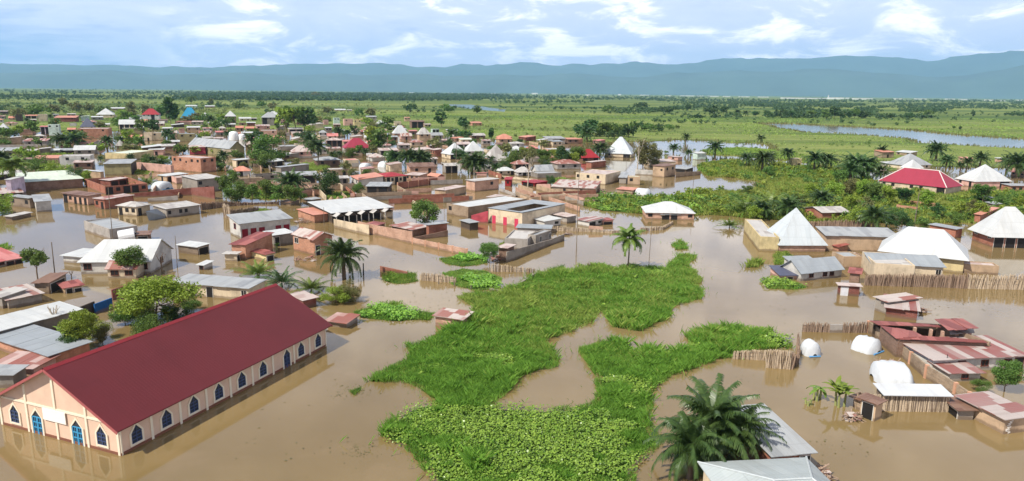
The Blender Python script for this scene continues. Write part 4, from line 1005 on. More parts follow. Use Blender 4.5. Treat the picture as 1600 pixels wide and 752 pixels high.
b('g', (1365,92,155), (1080,68), (1425,98), 'parapet', 'whitedirty', 'pink', 'long pale pink walled block left of the two storey orange brick block', {'f': '....w'})
b('g', (1308,178,228), (1235,165), (1470,160), 'shed', 'white', 'tan', 'tan room with thin white roof below the long pale pink block', {'s': 'k.', 'f': 'd'}, slope=.03)
b('g', (1385,190,240), (1330,172), (1504,182), 'parapet', 'pinkwhite', 'pink', 'pale pink block with flat roof beside the white tarpaulin heap', {'s': '..w'})
wallrun('g', [(1050,312,345), (1504,268,330), (1685,258,360)], 'darkbrick', 'long dark red brick wall left of the grey block house', name='compound_wall')
wallrun('g', [(1160,352,380), (1395,330,372)], 'concrete', 'grey unplastered low wall in front of the long dark red brick wall')
b('g', (1072,415,492), (918,386), (1172,378), 'hip', 'whitedirty', 'cream', 'small cream shop with white hipped roof in the water', {'f': 'wwd', 's': 'd.'}, rh=.7)
b('g', (1310,435,505), (1560,398), (1200,405), 'shed', 'whitedirty', 'grey', 'long grey shed with dirty white roof right of the small cream shop', {'f': 'w.ww..'}, slope=.05)
def leaning_sheet(t, P, zs, rc, label, cat='metal sheet', name='collapsed_roof_sheet'):
    W_ = [gp(*tp(t, x, y), z) for (x, y), z in zip(P, zs)]; o_ = W_[0]; mb = MB(); Q = [w_ - Vector((o_.x, o_.y, 0)) for w_ in W_]
    mb.face(Q, [(0, 0), (2, 0), (2, 2), (0, 2)]); mb.face([q - Vector((0, 0, .05)) for q in Q][::-1])
    for i in range(len(Q)): j = (i + 1) % len(Q); mb.face([Q[i] - Vector((0, 0, .05)), Q[j] - Vector((0, 0, .05)), Q[j], Q[i]])
    ob = mb.build(name, roofmat(rc)); ob.location = (o_.x, o_.y, 0); tag(ob, label, cat); return ob
leaning_sheet('g', [(1165,525), (1330,497), (1225,432), (1140,452)], [0.02, .02, 2.4, 2.4], 'bluegrey', 'grey metal sheet leaning from a shed roof into the water')
b('g', (865,592,678), (655,568), (1075,580), 'parapet', 'grey', 'concrete', 'square grey concrete block with sunken flat roof in open water')
b('g', (1075,640,690), (1165,640), (1060,620), 'shed', 'brown', 'brown', 'small broken brown shack behind the large white house', {'f': 'k'}, slope=.05)
# tank lying on its side
g_ = gp(*tp('g', 995, 690)); o = empty('water_tank', (g_.x, g_.y, 0), .3); tag(o, 'big white plastic water tank lying tilted behind the large white house', 'water tank')
mb = MB(); mb.tube((-1.3, 0, .9), (1.5, .3, 1.3), 1.35, 1.35, 18); mb.build('body', plain('white_plastic', s2l(225, 226, 224), .4, var=.03), o, smooth=False); mb = MB(); mb.tube((1.5, .3, 1.3), (1.75, .33, 1.34), .4, .36, 12); mb.build('lid', M_DARK, o)
leaning_sheet('g', [(1185,700), (1250,700), (1240,675), (1195,670)], [0, .1, .9, .8], 'blue', 'crumpled green tarpaulin floating behind the large white house', 'tarpaulin', 'tarpaulin').data.materials[0] = plain('green_tarp', s2l(30, 130, 95), .5)
wallrun('m', [(745,578,655), (882,528,608)], 'blue', 'bright blue metal fence beside the dark red garden wall', name='metal_fence', cat='fence')
wallrun('m', [(882,465,550), (988,432,520)], 'darkbrick', 'dark red garden wall beside the bright blue fence')
wallrun('m', [(635,600,690), (745,556,640)], 'dark', 'dark stained wall joining the long grey building to the blue fence')
# ---- centre
b('i', (860,420,508), (692,398), (1318,362), 'parapet', 'white', 'mud', 'large flat roofed mud brick building in the centre of town', {'f': '..w', 's': '........'}, slope=.02)
b('i', (1130,352,376), (1010,340), (1198,335), 'shed', 'pinkwhite', 'grey', 'small raised roof room behind the large flat mud brick building', slope=.02)
b('i', (1282,470,582), (1020,442), ('j', 215, 412), 'court', 'bluegrey', 'cream', 'cream courtyard house with three pink doors', {'f': 'PPP', 's': '.....'}, frame=M_PINKDOOR, hmin=3)
wallrun('i', [(885,485,545), (1015,450,548)], 'magenta', 'short bright pink wall left of the courtyard house')
b('j', (55,532,580), ('i', 1287, 482), (180,512), 'shed', 'white', 'white', 'white house with plain white roof right of the courtyard house', {'s': '.w'}, slope=.05)
b('j', (230,497,550), (98,465), (302,480), 'shed', 'pinkwhite', 'concrete', 'small grey house with pale roof above the concrete row', {'f': '.w', 's': '.'}, slope=.03)
b('i', (1500,590,640), (1245,600), ('j', 205, 575), 'shed', 'bluegrey', 'concrete', 'grey flat slab roofed room behind the pale concrete block', slope=.01)
b('o', (1325,170,258), (1145,165), (1388,128), 'parapet', 'whitedirty', 'concrete', 'pale concrete block with white rim beside the little reed fence')
b('o', (1388,140,235), (1330,128), ('p', 108, 92), 'parapet', 'grey', 'grey', 'long weathered grey concrete block right of the pale concrete block', {'s': '.w..w'})
wallrun('o', [(1160,270,350), (1504,172,215), (1610,130,180)], 'grey', 'dark stained concrete wall at the water edge below the grey block')
b('o', (1165,240,340), (1100,235), (1220,225), 'shed', 'pinkwhite', 'brown', 'tiny latrine with pale roof at the corner of the salmon brick wall', slope=.02)
b('i', (682,288,348), (842,256), (600,280), 'shed', 'pinkwhite', 'tan', 'tan block with grey right side and flat roof left of the salmon block', slope=.0)
b('i', (912,218,300), (845,212), (1100,205), 'shed', 'whitedirty', 'salmon', 'salmon fronted block with white flat roof beside the red kiosk', {'s': '...w.'}, slope=.01)
b('i', (1192,205,262), (1148,205), (1206,198), 'shed', 'red', 'red', 'narrow bright red kiosk standing at the water edge', {'f': 'o'}, slope=.02, cat='kiosk', name='kiosk')
b('i', (1380,232,262), (1335,215), (1420,215), 'shed', 'red', 'red', 'red painted stall beside the bare white tree', {'f': 'k'}, slope=.02, cat='kiosk', name='kiosk')
wallrun('i', [(1400,240,275), (1504,240,285)], 'pink', 'pale pink wall beside the red painted stall')
b('i', (220,182,250), (378,172), (132,160), 'hip', 'red', 'cream', 'cream shop with bright red hipped roof and pillared front', {'f': 'kwkwk'}, rh=.8)
b('i', (475,172,215), (365,165), (538,155), 'shed', 'pinkwhite', 'salmon', 'small salmon house with dark windows beside the red roofed shop', {'f': 'www'}, slope=.02)
b('i', (620,180,205), (545,165), (672,172), 'gable', 'salmon', 'brick', 'little house with salmon gable roof right of the small salmon house', rh=.7)
wallrun('i', [(308,228,282), (620,190,238)], 'brick', 'brick compound wall in front of the red roofed shop', name='compound_wall', posts=4)
b('i', (235,258,330), (65,258), (260,235), 'shed', 'grey', 'dark', 'dark open sided shelter left of the red roofed shop', {'f': 'kk'}, slope=.02)
wallrun('i', [(0,190,260), (60,185,250), (130,200,250)], 'pink', 'low pinkish wall beside the dark open sided shelter')
b('j', (442,275,322), (112,258), (492,235), 'shed', 'mixed', 'mud', 'long mud warehouse with many rusty roof patches beside the green strip', {'f': '.o.o.'}, slope=.08)
b('j', (530,165,245), (300,150), (650,142), 'parapet', 'pinkwhite', 'cream', 'cream building with arched dark openings behind the mud warehouse', {'f': '.w.w.w', 's': '...'})
b('j', (800,182,248), (712,184), (828,176), 'parapet', 'palegreen', 'tan', 'small tan block with dark window beside the cream building', {'f': '.w'})
b('j', (690,190,240), (640,190), (715,180), 'shed', 'grey', 'grey', 'small grey room left of the small tan block', slope=.02)
b('j', (742,288,318), (622,275), (786,270), 'shed', 'salmon', 'mud', 'low mud hut with salmon roof at the edge of the green strip', slope=.04)
domed('j', 782, 888, 265, 325, 'white dome shelter beside the low mud hut with salmon roof', M_TARP, yaw=60, tail=1.2, mouth=False)
b('j', (850,458,515), (1228,466), 8.5, 'hip', 'white', 'salmon', 'salmon house with wide white hipped roof behind the coconut palm', {'f': 'w.kk.w'}, rh=2.0, r=(.42, .42))
b('j', (968,478,518), (1140,480), 1.8, 'shed', 'grey', 'cream', 'cream porch posts with grey roof on the wide white roofed house', {'f': 'kkk'}, slope=.1)
b('j', (402,532,578), (312,500), (515,492), 'shed', 'striped', 'white', 'white shack with striped rusty roof beyond the grey concrete wall', {'s': 'kw'}, slope=.03)
b('j', (510,528,560), (470,505), (592,520), 'shed', 'rustdark', 'pink', 'leaning tin shack with dark rusty roof beside the striped roof shack', {'f': 'k', 's': 'k'}, slope=.04)
wallrun('j', [(400,565,612), (510,575,615)], 'salmon', 'low salmon wall in front of the striped roof shack')
# ---- upper centre
far('d', 332, 497, 470, 528, 558, 'hip', 'red', 'darkbrick', '', {'f': 'k.k'}, label='small house with bright red hipped roof left of the tall silver pyramid roof')
b('d', (420,570,622), (382,565), (535,555), 'shed', 'pinkwhite', 'brick', 'windowless red brick block in front of the small red hipped roof', slope=.0)
far('d', 500, 757, 375, 495, 532, 'hip', 'silver', 'cream', '', {'f': 'w.k', 's': 'w.'}, yaw=-20, dr=.9, label='cream house with tall silver pyramid roof')
b('d', (990,603,690), (905,592), (1082,585), 'shed', 'brown', 'tan', 'tall tan and brown brick block on the shore beside the pond', {'f': 'o.', 's': 'ww'}, slope=.02, hmin=4)
b('d', (1080,565,600), (885,575), (1130,550), 'shed', 'pinkwhite', 'cream', 'flat cream annex behind the tall tan and brown brick block', slope=.01)
b('d', (1100,530,560), (1022,520), (1135,525), 'shed', 'pinkwhite', 'pink', 'pale pink cube house under the willow like trees', {'f': 'w'}, slope=.0)
b('d', (1160,625,650), (1080,615), (1180,610), 'shed', 'grey', 'dark', 'dark shack right of the tall tan and brown brick block', {'f': 'k'}, slope=.02)
wallrun('d', [(1080,650,690), (1275,640,670)], 'mud', 'crumbling mud wall running right from the tall brick block')
wallrun('j', [(765,125,165), (905,130,172)], 'white', 'low white wall left of the tall tan brick block')
far('d', 1235, 1330, 495, 500, 552, 'shed', 'white', 'mint', '', {'f': '..'}, label='small mint green shed on the grass strip by the far pond')
far('e', 580, 665, 535, 540, 612, 'parapet', 'white', 'yellow', '', {'f': '.d'}, yaw=5, label='little yellow and white hut on the grass beside tall palms')
b('j', (185,150,190), (0,165), (130,120), 'parapet', 'grey', 'grey', 'grey block terrace wall under the white gabled house')
far('E', 870, 1115, 490, 575, 632, 'gable', 'grey', 'white', '', {'f': 'ww.ww', 's': 'w'}, label='white house with grey gable roof and small dark windows on grey wall', rh=1.8)
far('E', 430, 650, 540, 575, 632, 'hip', 'white', 'cream', '', {'f': 'w.wk'}, label='long cream house with white roof left of the bare white tree')
far('E', 650, 850, 530, 590, 640, 'hip', 'whitedirty', 'white', '', {'f': 'wkw'}, label='white house with dirty hipped roof behind the bare white tree', rh=1.5)
wallrun('E', [(415,630,660), (900,680,715)], 'cream', 'long low cream wall below the row of white houses')
b('E', (300,600,640), (185,600), (410,602), 'shed', 'pink', 'pink', 'low house with pink and white roof right of the big date palms', slope=.04)
# pyramids in the upper centre
b('c', (720,505,548), (652,495), (855,500), 'pyramid', 'white', 'cream', 'cream house with white pyramid roof, leftmost of three beside the date palms', {'s': 'kwk', 'f': 'w'}, rh=4.6)
far('c', 832, 996, 405, 476, 520, 'pyramid', 'white', 'white', '', label='house with white pyramid roof, middle of three beside the date palms')
far('c', 990, 1203, 435, 548, 590, 'pyramid', 'whitedirty', 'white', '', label='house with tall white pyramid roof, rightmost of three beside the date palms')
far('D', -30, 322, 350, 455, 530, 'hip', 'crimson', 'white', '', {'f': 'wwkk.'}, label='white villa with big crimson hipped roof')
far('D', 255, 480, 305, 385, 420, 'hip', 'salmon', 'pink', '', label='house with salmon red hipped roof right of the crimson villa')
far('D', 555, 748, 200, 285, 310, 'hip', 'white', 'pink', '', label='house with bright white hipped roof above the salmon roof')
far('D', 330, 512, 140, 186, 232, 'hip', 'white', 'orange', '', {'f': 'k.k'}, label='orange brick house with white hipped roof and dark front')
far('B', 762, 992, 140, 256, 290, 'hip', 'blue', 'blue', '', label='house with large turquoise blue hipped roof')
far('B', 312, 530, 150, 216, 285, 'hip', 'red', 'white', '', {'f': 'wwkw'}, label='white house with bright red roof left of the turquoise roof')
far('A', 1130, 1350, 145, 216, 262, 'pyramid', 'white', 'cream', '', label='house with tall white pyramid roof at the far left edge of town')
far('A', 940, 1112, 258, 355, 385, 'pyramid', 'slate', 'cream', '', label='house with steep dark slate pyramid roof')
far('A', 905, 1290, 365, 385, 500, 'parapet', 'pinkwhite', 'orange', '', {'f': 'w.w', 's': 'ww'}, label='orange and tan two storey block in front of the slate pyramid roof')
far('A', 575, 705, 320, 335, 470, 'parapet', 'white', 'mint', '', label='tall pale mint green block left of the slate pyramid roof')
far('A', 640, 900, 235, 256, 310, 'shed', 'salmon', 'darkbrick', '', label='dark red walled house with salmon roof above the mint block')
far('B', 1290, 1430, 140, 200, 330, 'pyramid', 'white', 'brown', '', {'f': 'www'}, label='two storey red brown house with small white pyramid roof')
far('B', 50, 242, 280, 330, 440, 'gable', 'white', 'cream', '', {'f': 'kkk'}, label='cream house with white gable roof and pillars left of the dark fan palm')
far('C', 360, 592, 190, 250, 350, 'hip', 'grey', 'grey', '', {'f': 'kwk', 's': 'w'}, label='grey two storey house with pale hipped roofs left of the airy trees')
far('C', 350, 565, 385, 405, 500, 'parapet', 'white', 'salmon', '', {'f': '.w'}, label='salmon block with brown corner tower behind the leafy tree')
b('b', (400,462,530), (75,440), (510,462), 'gable', 'grey', 'olive', 'large olive warehouse with smooth grey gable roof', {'f': '....', 's': '..'}, rh=3.0, axis='x')
b('b', (330,470,520), (515,462), 3.5, 'parapet', 'grey', 'cream', 'cream and grey block at the right end of the large olive warehouse', {'f': '..'}) if False else far('B', 1230, 1440, 620, 632, 722, 'parapet', 'grey', 'cream', '', {'f': '..'}, label='cream and grey block in front of the large olive warehouse')
far('B', 870, 1072, 600, 602, 692, 'shed', 'pinkwhite', 'magenta', '', {'f': '..'}, label='block with pinkish red wall below the large olive warehouse')
b('g', (1010,0,58), (822,-18), (1060,-25), 'parapet', 'cream' if False else 'palegreen', 'yellow', 'long pale yellow walled block', {'f': '.....'})
far('a', 470, 720, 495, 520, 612, 'parapet', 'whitedirty', 'white', '', {'f': 'ww', 's': 'ww'}, label='white block with arched front above the brown hut')
far('a', 580, 725, 560, 572, 625, 'shed', 'pinkwhite', 'brown', '', label='brown hut in front of the white block with arched front')
far('C', 710, 970, 585, 650, 720, 'hip', 'pinkwhite', 'pink', '', {'f': '.w.'}, label='pink house with broad pale hipped roof left of the tall coconut palm')
far('C', 1120, 1330, 495, 520, 600, 'hip', 'pinkwhite', 'brown', '', {'f': 'kkk'}, label='brown open fronted shop with pale roof left of the crimson villa')
for i_, (x0_, x1_, lab) in enumerate(((1340, 1450, 'left one of two round white water tanks'), (1450, 1530, 'right one of two round white water tanks'))):
    X0, Yb = tp('B', x0_, 520); X1, _ = tp('B', x1_, 520); g_ = gp((X0 + X1) / 2, Yb); w_ = (X1 - X0) / F * g_.y / 2 * .95
    o = empty('water_tank', (g_.x, g_.y, 0)); tag(o, lab + ' behind the large olive warehouse', 'water tank', 'round white water tanks')
    vs = []; fs = []; zz_ = [0, .3, 2.2, 2.8, 3.1, 3.2]; rr_ = [1, 1, 1, .85, .45, .0]
    for z_, r_ in zip(zz_, rr_):
        for k in range(20): vs.append((math.cos(k * math.pi / 10) * r_ * w_, math.sin(k * math.pi / 10) * r_ * w_, z_ * w_ * .62))
    for q in range(5):
        for k in range(20): fs.append((q * 20 + k, q * 20 + (k + 1) % 20, (q + 1) * 20 + (k + 1) % 20, (q + 1) * 20 + k))
    mesh_obj('tank_body', vs, fs, plain('white_plastic', s2l(225, 226, 224), .4, var=.03), o, smooth=True)
    mb = MB(); mb.tube((0, 0, -1), (0, 0, .05), w_ * 1.05, w_ * 1.05, 12); mb.build('stand', wallmat('concrete'), o)
# ---- right side
b('q', (328,48,158), (490,54), ('k', 218, 505), 'parapet', 'whitedirty', 'yellow', 'yellow parapet walled compound left of the steep silver pyramid roof', {'f': '.'})
b('q', (490,98,168), (855,100), 9.0, 'pyramid', 'silver', 'salmon', 'salmon walled house with steep silver pyramid roof', rh=6.2)
b('k', (848,640,762), ('l', 520, 655), 5.5, 'shed', 'grey', 'tan', 'very long tan wing with grey roof between silver pyramid and big white roof', slope=.12)
b('k', (822,462,522), (1035,458), (690,425), 'gable', 'whitedirty', 'brick', 'brick hut with pale roof among palms behind the silver pyramid roof', {'f': '..'}, rh=.8)
b('q', (905,115,160), (955,130), 2.0, 'shed', 'rustdark', 'orange', 'tiny rusty roofed shed beside the silver pyramid roof house', slope=.2)
b('q', (985,205,300), (1140,205), 4.0, 'parapet', 'concrete' if False else 'grey', 'tan', 'tan walled yard heaped with dark scrap beside the tall grey winged house', {})
b('q', (655,328,400), (982,300), 4.5, 'gable', 'bluegrey', 'white', 'white and turquoise shed with several blue grey roofs in the water', {'f': '.w.ww.'}, rh=1.5)
b('q', (500,352,390), (652,352), 4.2, 'shed', 'slate', 'pink', 'pinkish lean-to with purple grey roof on the white and turquoise shed', {'f': '.k.'}, slope=.12)
b('q', (610,270,330), (800,268), 4.0, 'shed', 'bluegrey', 'white', 'upper rear lean-to with blue grey roof on the white and turquoise shed', slope=.12)
b('q', (1112,440,520), (965,438), (1142,433), 'shed', 'pinkwhite', 'darkbrick', 'small kiosk with pale double doors standing alone in the water', {'f': '.R'}, slope=.02, cat='kiosk', name='kiosk')
b('q', (1035,330,410), (1120,340), 2.5, 'shed', 'rustdark', 'brown', 'little brown shed beside the reed fence and turquoise shed', slope=.1)
b('l', (885,262,330), (375,206), 10.0, 'hip', 'crimson', 'cream', 'cream villa with bright crimson hipped roof and white ridge lines', {'f': 'k.ww.ww'}, rh=4.2, caps=True, frame=M_FRAME)
far('f', 530, 826, 505, 588, 628, 'pyramid', 'grey', 'cream', '', {'f': 'w.w'}, label='cream house with grey pyramid roof behind the crimson roofed villa')
far('f', 590, 735, 555, 612, 640, 'pyramid', 'white', 'cream', '', label='small white pointed roof between grey pyramid and crimson villa roofs')
b('l', (1118,212,268), (1402,206), (972,184), 'pyramid', 'white', 'pink', 'pink walled house with big white pyramid roof right of the crimson villa', {'f': '..k', 's': 'dw'}, rh=5.0)
domed('l', 885, 980, 180, 255, 'white tarpaulin dome between crimson villa and pink walled house', M_TARP, yaw=70, tail=1.1, mouth=False)
b('l', (1395,252,306), (1560,248), (1330,232), 'shed', 'grey', 'orange', 'small orange brick house with thin roof at the right edge', {'f': 'www', 's': '.'}, slope=.03)
b('r', (1252,10,135), (1640,12), (1112,-52), 'hip', 'white', 'brick', 'red brick house with huge white roof and arched veranda at the right edge', {'f': 'kkk.', 's': 'w.w'}, rh=4.6, ov=.8)
b('r', (1022,208,338), (395,140), 9.5, 'hip', 'white', 'yellow', 'big house with very large white hipped roof and mustard wall', {'f': '.....'}, rh=3.6, r=(.28, .28), ov=.7)
b('r', (858,285,400), (320,260), 4.0, 'shed', 'bluegrey', 'cream', 'cream front wing with blue grey roof and dark windows behind reed fence', {'f': 'w..w.wwd'[:8]}, slope=.22)
b('r', (318,255,400), (238,165), 6.0, 'parapet', 'whitedirty', 'cream', 'plain cream end wall block left of the blue grey roofed wing')
b('r', (1300,280,352), (1005,275), (1345,262), 'parapet', 'tan' if False else 'pinkwhite', 'tan', 'low tan walled yard right of the mustard wall', {})
b('l', (962,592,668), (770,552), (1022,580), 'shed', 'bluegrey', 'brick', 'brick outhouse with blue grey roof behind the very large white roof', slope=.04)
b('l', (740,428,458), (505,410), (842,422), 'ruin', 'rusty', 'orange', 'low unfinished orange brick foundation in the scrub below the crimson villa', {})
b('l', (1290,425,495), (1165,480), (1310,415), 'shed', 'salmon', 'brick', 'small brick shed half hidden left of the huge white roof', slope=.02)
# ---- lower right compound
b('w', (735,278,350), (1240,242), (565,165), 'shed', 'striped', 'white', 'white room row with striped red and grey tin roof in the brick compound', {'f': '..w.w.wd'}, slope=.03)
b('w', (828,352,398), (1000,342), (735,288), 'shed', 'striped', 'white', 'low white front room with barred window and striped tin roof', {'f': '.v.'}, slope=.03)
wallrun('w', [(395,75,135), (545,178,235), (705,310,380), (860,405,470), (935,455,505)], 'mud', 'long stepped mud brick wall along the left of the rusty compound', posts=4, name='compound_wall')
b('w', (1118,598,680), (888,486), (1300,590), 'shed', 'striped', 'tan', 'tan plank house with striped rusty roof at the lower right edge', {'s': '..k'}, slope=.02, ov=.3)
b('w', (880,548,602), (815,492), (965,550), 'shed', 'brown', 'grey', 'small grey handcart sized shack with tin top beside the tarpaulin hut', {'f': 'k'}, slope=.04, hmin=.8)
b('w', (480,462,556), (825,470), 1.7, 'shed', 'tarp', 'wood', 'reed walled hut with white tarpaulin roof', slope=.12, name='reed_hut', cat='hut')
reedfence('w', [(330,455,545), (482,468,556), (826,476,560)], 'pale reed wall along the front of the white tarpaulin hut', dens=14, jag=.1, lean=.02)
domed('w', 440, 702, 300, 426, 'largest white tarpaulin dome behind the reed hut', M_TARP, yaw=80, tail=.75, mouth=False)
domed('w', 62, 152, 165, 268, 'narrow white and blue barrel tent standing in open water', M_TARP, yaw=8, tail=1.1)
domed('w', 352, 492, 155, 252, 'white barrel tent with torn black mouth beside the brick wall', M_TARP, yaw=35, tail=1.0)
b('w', (430,512,612), (362,490), (478,508), 'shed', 'brown', 'tan', 'small tan mud brick box latrine in the water by the banana plants', {'f': 'd'}, slope=.02)
b('w', (365,500,560), (322,480), 1.2, 'shed', 'brown', 'mud', 'lower mud brick box beside the tan latrine box', slope=.02, hmin=.8)
b('r', (662,632,708), (430,612), (692,552), 'shed', 'striped', 'darkbrick', 'dark red tin shack with rusted white roof in open water', {'f': '...'}, slope=.04)
b('r', (430,560,660), (345,535), (680,545), 'shed', 'mixed', 'grey', 'rear part of the battered tin shack with curled roof sheets', {'f': '.'}, slope=.02)
# ---- bottom
b('v', (965,612,737), (800,648), (745,397), 'shed', 'grey', 'brick', 'long narrow grey roofed shed beside the large oil palm', {'f': 'k..'}, slope=.05)
P1, P2 = tp('v', 478, 672), tp('v', 945, 650); q1 = gp(*P1, 3.0); q2 = gp(*P2, 3.0); q1.z = q2.z = 0
ex_ = (q2 - q1); L_ = ex_.length; ex_.normalize(); ey_ = Vector((ex_.y, -ex_.x, 0)); D_ = 11.0
a_ = q1 + ey_ * D_
Bd('', None, None, None, 'hip', 'palegrey', 'cream', ops={'f': 'w.w'}, rh=1.7, geom=(a_, ex_, -ey_, L_, D_, 3.0), label='house with light grey hipped metal roof at the bottom edge', r=(.33, .33), caps=True, group=BR)
# ---- half open rusty compound behind the mud brick wall: walls, brick piers and loose sheets
g0 = gp(*tp('w', 700, 190)); zc_ = 2.3
o = empty('ruined_workshop', (g0.x, g0.y, 0)); tag(o, 'half roofed brick workshop with loose rusty sheets and open gaps', 'house', BR)
def wpt(x, y, z=zc_): p = gp(*tp('w', x, y), z); return Vector((p.x - g0.x, p.y - g0.y, z))
def sheetpoly(P, rc, n=6, z=zc_, dz=(0, 0, 0, 0)):
    Q = [wpt(x, y, z + d) for (x, y), d in zip(P, dz)]; rg_ = random.Random(int(P[0][0])); mb = MB(); m_ = n
    for i in range(m_):
        s0, s1 = i / m_, (i + 1) / m_ + (.06 / m_ if i < m_ - 1 else 0); j0 = rg_.uniform(-.04, .05); j1 = rg_.uniform(-.04, .05); hh_ = Vector((0, 0, .03 * (i % 2) + rg_.uniform(0, .06)))
        a0, a1, b0, b1 = Q[0].lerp(Q[1], s0), Q[0].lerp(Q[1], s1), Q[3].lerp(Q[2], s0), Q[3].lerp(Q[2], s1)
        c4 = [a0.lerp(b0, j0) + hh_, a1.lerp(b1, j0) + hh_, b1.lerp(a1, j1) + hh_, b0.lerp(a0, j1) + hh_]
        if (c4[1] - c4[0]).cross(c4[2] - c4[0]).z < 0: c4 = c4[::-1]
        e_ = (Q[1] - Q[0]).normalized(); f_ = (Q[3] - Q[0]).normalized(); uv_ = [(p.dot(e_), p.dot(f_)) for p in c4]
        mb.face(c4, uv_); lo = [p - Vector((0, 0, .04)) for p in c4]; mb.face(lo[::-1])
        for k in range(4): mb.face([lo[k], lo[(k + 1) % 4], c4[(k + 1) % 4], c4[k]])
    mb.build('roof', roofmat(rc), o)
sheetpoly([(402, 72), (775, 96), (790, 108), (455, 97)], 'rustdark', 7)
sheetpoly([(462, 100), (640, 128), (700, 160), (545, 168)], 'rustdark', 4, dz=(0, 0, .1, 0))
sheetpoly([(640, 150), (1015, 178), (1040, 192), (560, 172)], 'rustdark', 8, dz=(.1, .1, 0, 0))
sheetpoly([(752, 66), (905, 62), (990, 112), (828, 128)], 'rustdark', 5, z=2.7, dz=(0, 0, .2, .2))
sheetpoly([(830, 120), (960, 118), (968, 140), (838, 146)], 'whitedirty', 3, z=2.2)
def wbox(x0, y0, x1, y1, nm, wc, h_=2.2, th=.12):
    a_, b_ = wpt(x0, y0, h_), wpt(x1, y1, h_); d_ = (b_ - a_); d_.z = 0; n_ = Vector((-d_.y, d_.x, 0)).normalized() * th; mb = MB(); lo = Vector((0, 0, -h_ - .8))
    c8 = [a_ - n_ + lo, b_ - n_ + lo, b_ + n_ + lo, a_ + n_ + lo, a_ - n_, b_ - n_, b_ + n_, a_ + n_]
    for f in ((0, 1, 5, 4), (2, 3, 7, 6), (4, 5, 6, 7), (3, 0, 4, 7), (1, 2, 6, 5)): mb.face([c8[k] for k in f])
    mb.build(nm, wallmat(wc), o)
wbox(470, 99, 560, 172, 'wall', 'brown'); wbox(430, 72, 770, 92, 'wall', 'dark'); wbox(770, 90, 1050, 186, 'wall', 'mud', 2.3); wbox(565, 176, 1030, 192, 'wall', 'brown', 2.1)
for x_, y_ in ((642, 108), (728, 118), (790, 128), (868, 132), (935, 130)): wbox(x_, y_, x_ + 14, y_ + 1, 'brick_pier', 'salmon', 2.25, .2)
# ---- reed fences
reedfence('h', [(170,385,445), (380,375,415), (600,385,400), (785,375,395)], 'long brown reed fence below the row of green trees', M_REEDD, 10)
reedfence('h', [(350,395,500), (395,410,515)], 'short pale reed screen at the water left of the white shop', M_REED, 8)
reedfence('h', [(400,440,495), (620,415,450)], 'dark reed fence behind the white shop with red doors', M_REEDD, 8)
reedfence('r', [(255,350,432), (520,345,440), (860,350,448), (1060,345,458)], 'left part of the tall grey reed fence before the cream wing', M_REEDD, 14)
reedfence('r', [(1060,345,458), (1260,360,462), (1640,330,470)], 'right part of the tall grey reed fence reaching the frame edge', M_REED, 12)
reedfence('w', [(45,80,132), (190,85,135)], 'dark reed fence left of the pale gate', M_REEDD, 10)
reedfence('w', [(258,85,136), (388,80,138)], 'dark reed fence right of the pale gate', M_REEDD, 10)
wallrun('w', [(190,92,135), (257,92,136)], 'concrete', 'small pale metal gate between two dark reed fences', name='gate', cat='gate')
reedfence('v', [(612,145,182), (705,140,186), (765,142,190)], 'reed fence on the edge of the hyacinth bed', M_REED, 12, .15)
reedfence('v', [(768,138,222), (880,145,232)], 'bulging reed screen in front of the hyacinth bed', M_REED, 18, .12)
reedfence('v', [(880,150,232), (915,170,205), (912,60,120)], 'broken dark reed fence right of the bulging reed screen', M_REEDD, 8)
reedfence('o', [(480,432,492), (620,440,505), (765,470,512)], 'reed fence beside the small grass patch left of the island', M_REED, 8, .3)
reedfence('o', [(1045,355,425), (1200,380,425), (1385,400,432)], 'ragged pale reed fence below the concrete wall', M_REED, 7, .4)
reedfence('p', [(60,60,105), (390,85,112), (580,100,122), (800,95,108)], 'thin reed fence behind the crown of the coconut palm', M_REED, 5, .3)
reedfence('p', [(800,78,108), (980,70,98), (1060,28,50)], 'leaning palm frond fence in front of the salmon house', M_REED, 8, .5)
reedfence('k', [(690,535,575), (1000,520,580), (1200,535,590)], 'reed fence in front of the brick hut among palms', M_REEDD, 8)
wallrun('o', [(172,380,425), (385,425,448)], 'brick', 'low red brick wall above the small grass patch')
wallrun('o', [(1400,425,445), (1155,578,602), (1030,555,575)], 'grey', 'low angled concrete kerb wall at the top of the green island', thick=.35)
for k_, (x_, yt_, yb_) in enumerate(((628,480,520), (752,500,540), (882,530,560))): pole('o', x_, yt_, yb_, ('leftmost', 'middle', 'rightmost')[k_] + ' short wooden stake along the reed fence above the island', r=.12)

pole('n', 1443, 358, 450, 'short dark post alone in the water right of the oil palm', r=.13, mat=M_DARK)
# ---- poles
pole('g', 885, 265, 700, 'tall thin pole beside the square concrete block', r=.09)
pole('m', 432, 90, 368, 'dark wooden pole left of the large white house', r=.10)
pole('m', 1388, 40, 290, 'thin pole beside the plank hut in open water', r=.07)
pole('l', 378, 110, 345, 'pale utility pole at the left corner of the crimson villa', True)
pole('l', 640, 300, 590, 'thin utility pole in the scrub below the crimson villa', False)
pole('p', 300, 0, 300, 'thin pole in the water right of the concrete wall', r=.07)
pole('j', 308, 90, 500, 'tall thin pole at the left end of the green strip', r=.08)
pole('p', 872, 0, 350, 'thin pole in the water right of the coconut palm', r=.06)
pole('j', 690, 20, 170, 'tall thin mast in front of the silver pyramid roof', r=.08)
pole('c', 765, 380, 620, 'tall thin pole in front of the leftmost white pyramid roof', r=.12)
pole('c', 595, 555, 680, 'thin pole beside the small salmon house', r=.08)
pole('j', 1210, 60, 350, 'slender pole beside the far pond', r=.08)
pole('i', 670, 180, 380, 'thin pole in front of the tan block', r=.07)
pole('h', 1135, 420, 560, 'thin pole at the left end of the porch fronted row', r=.07)
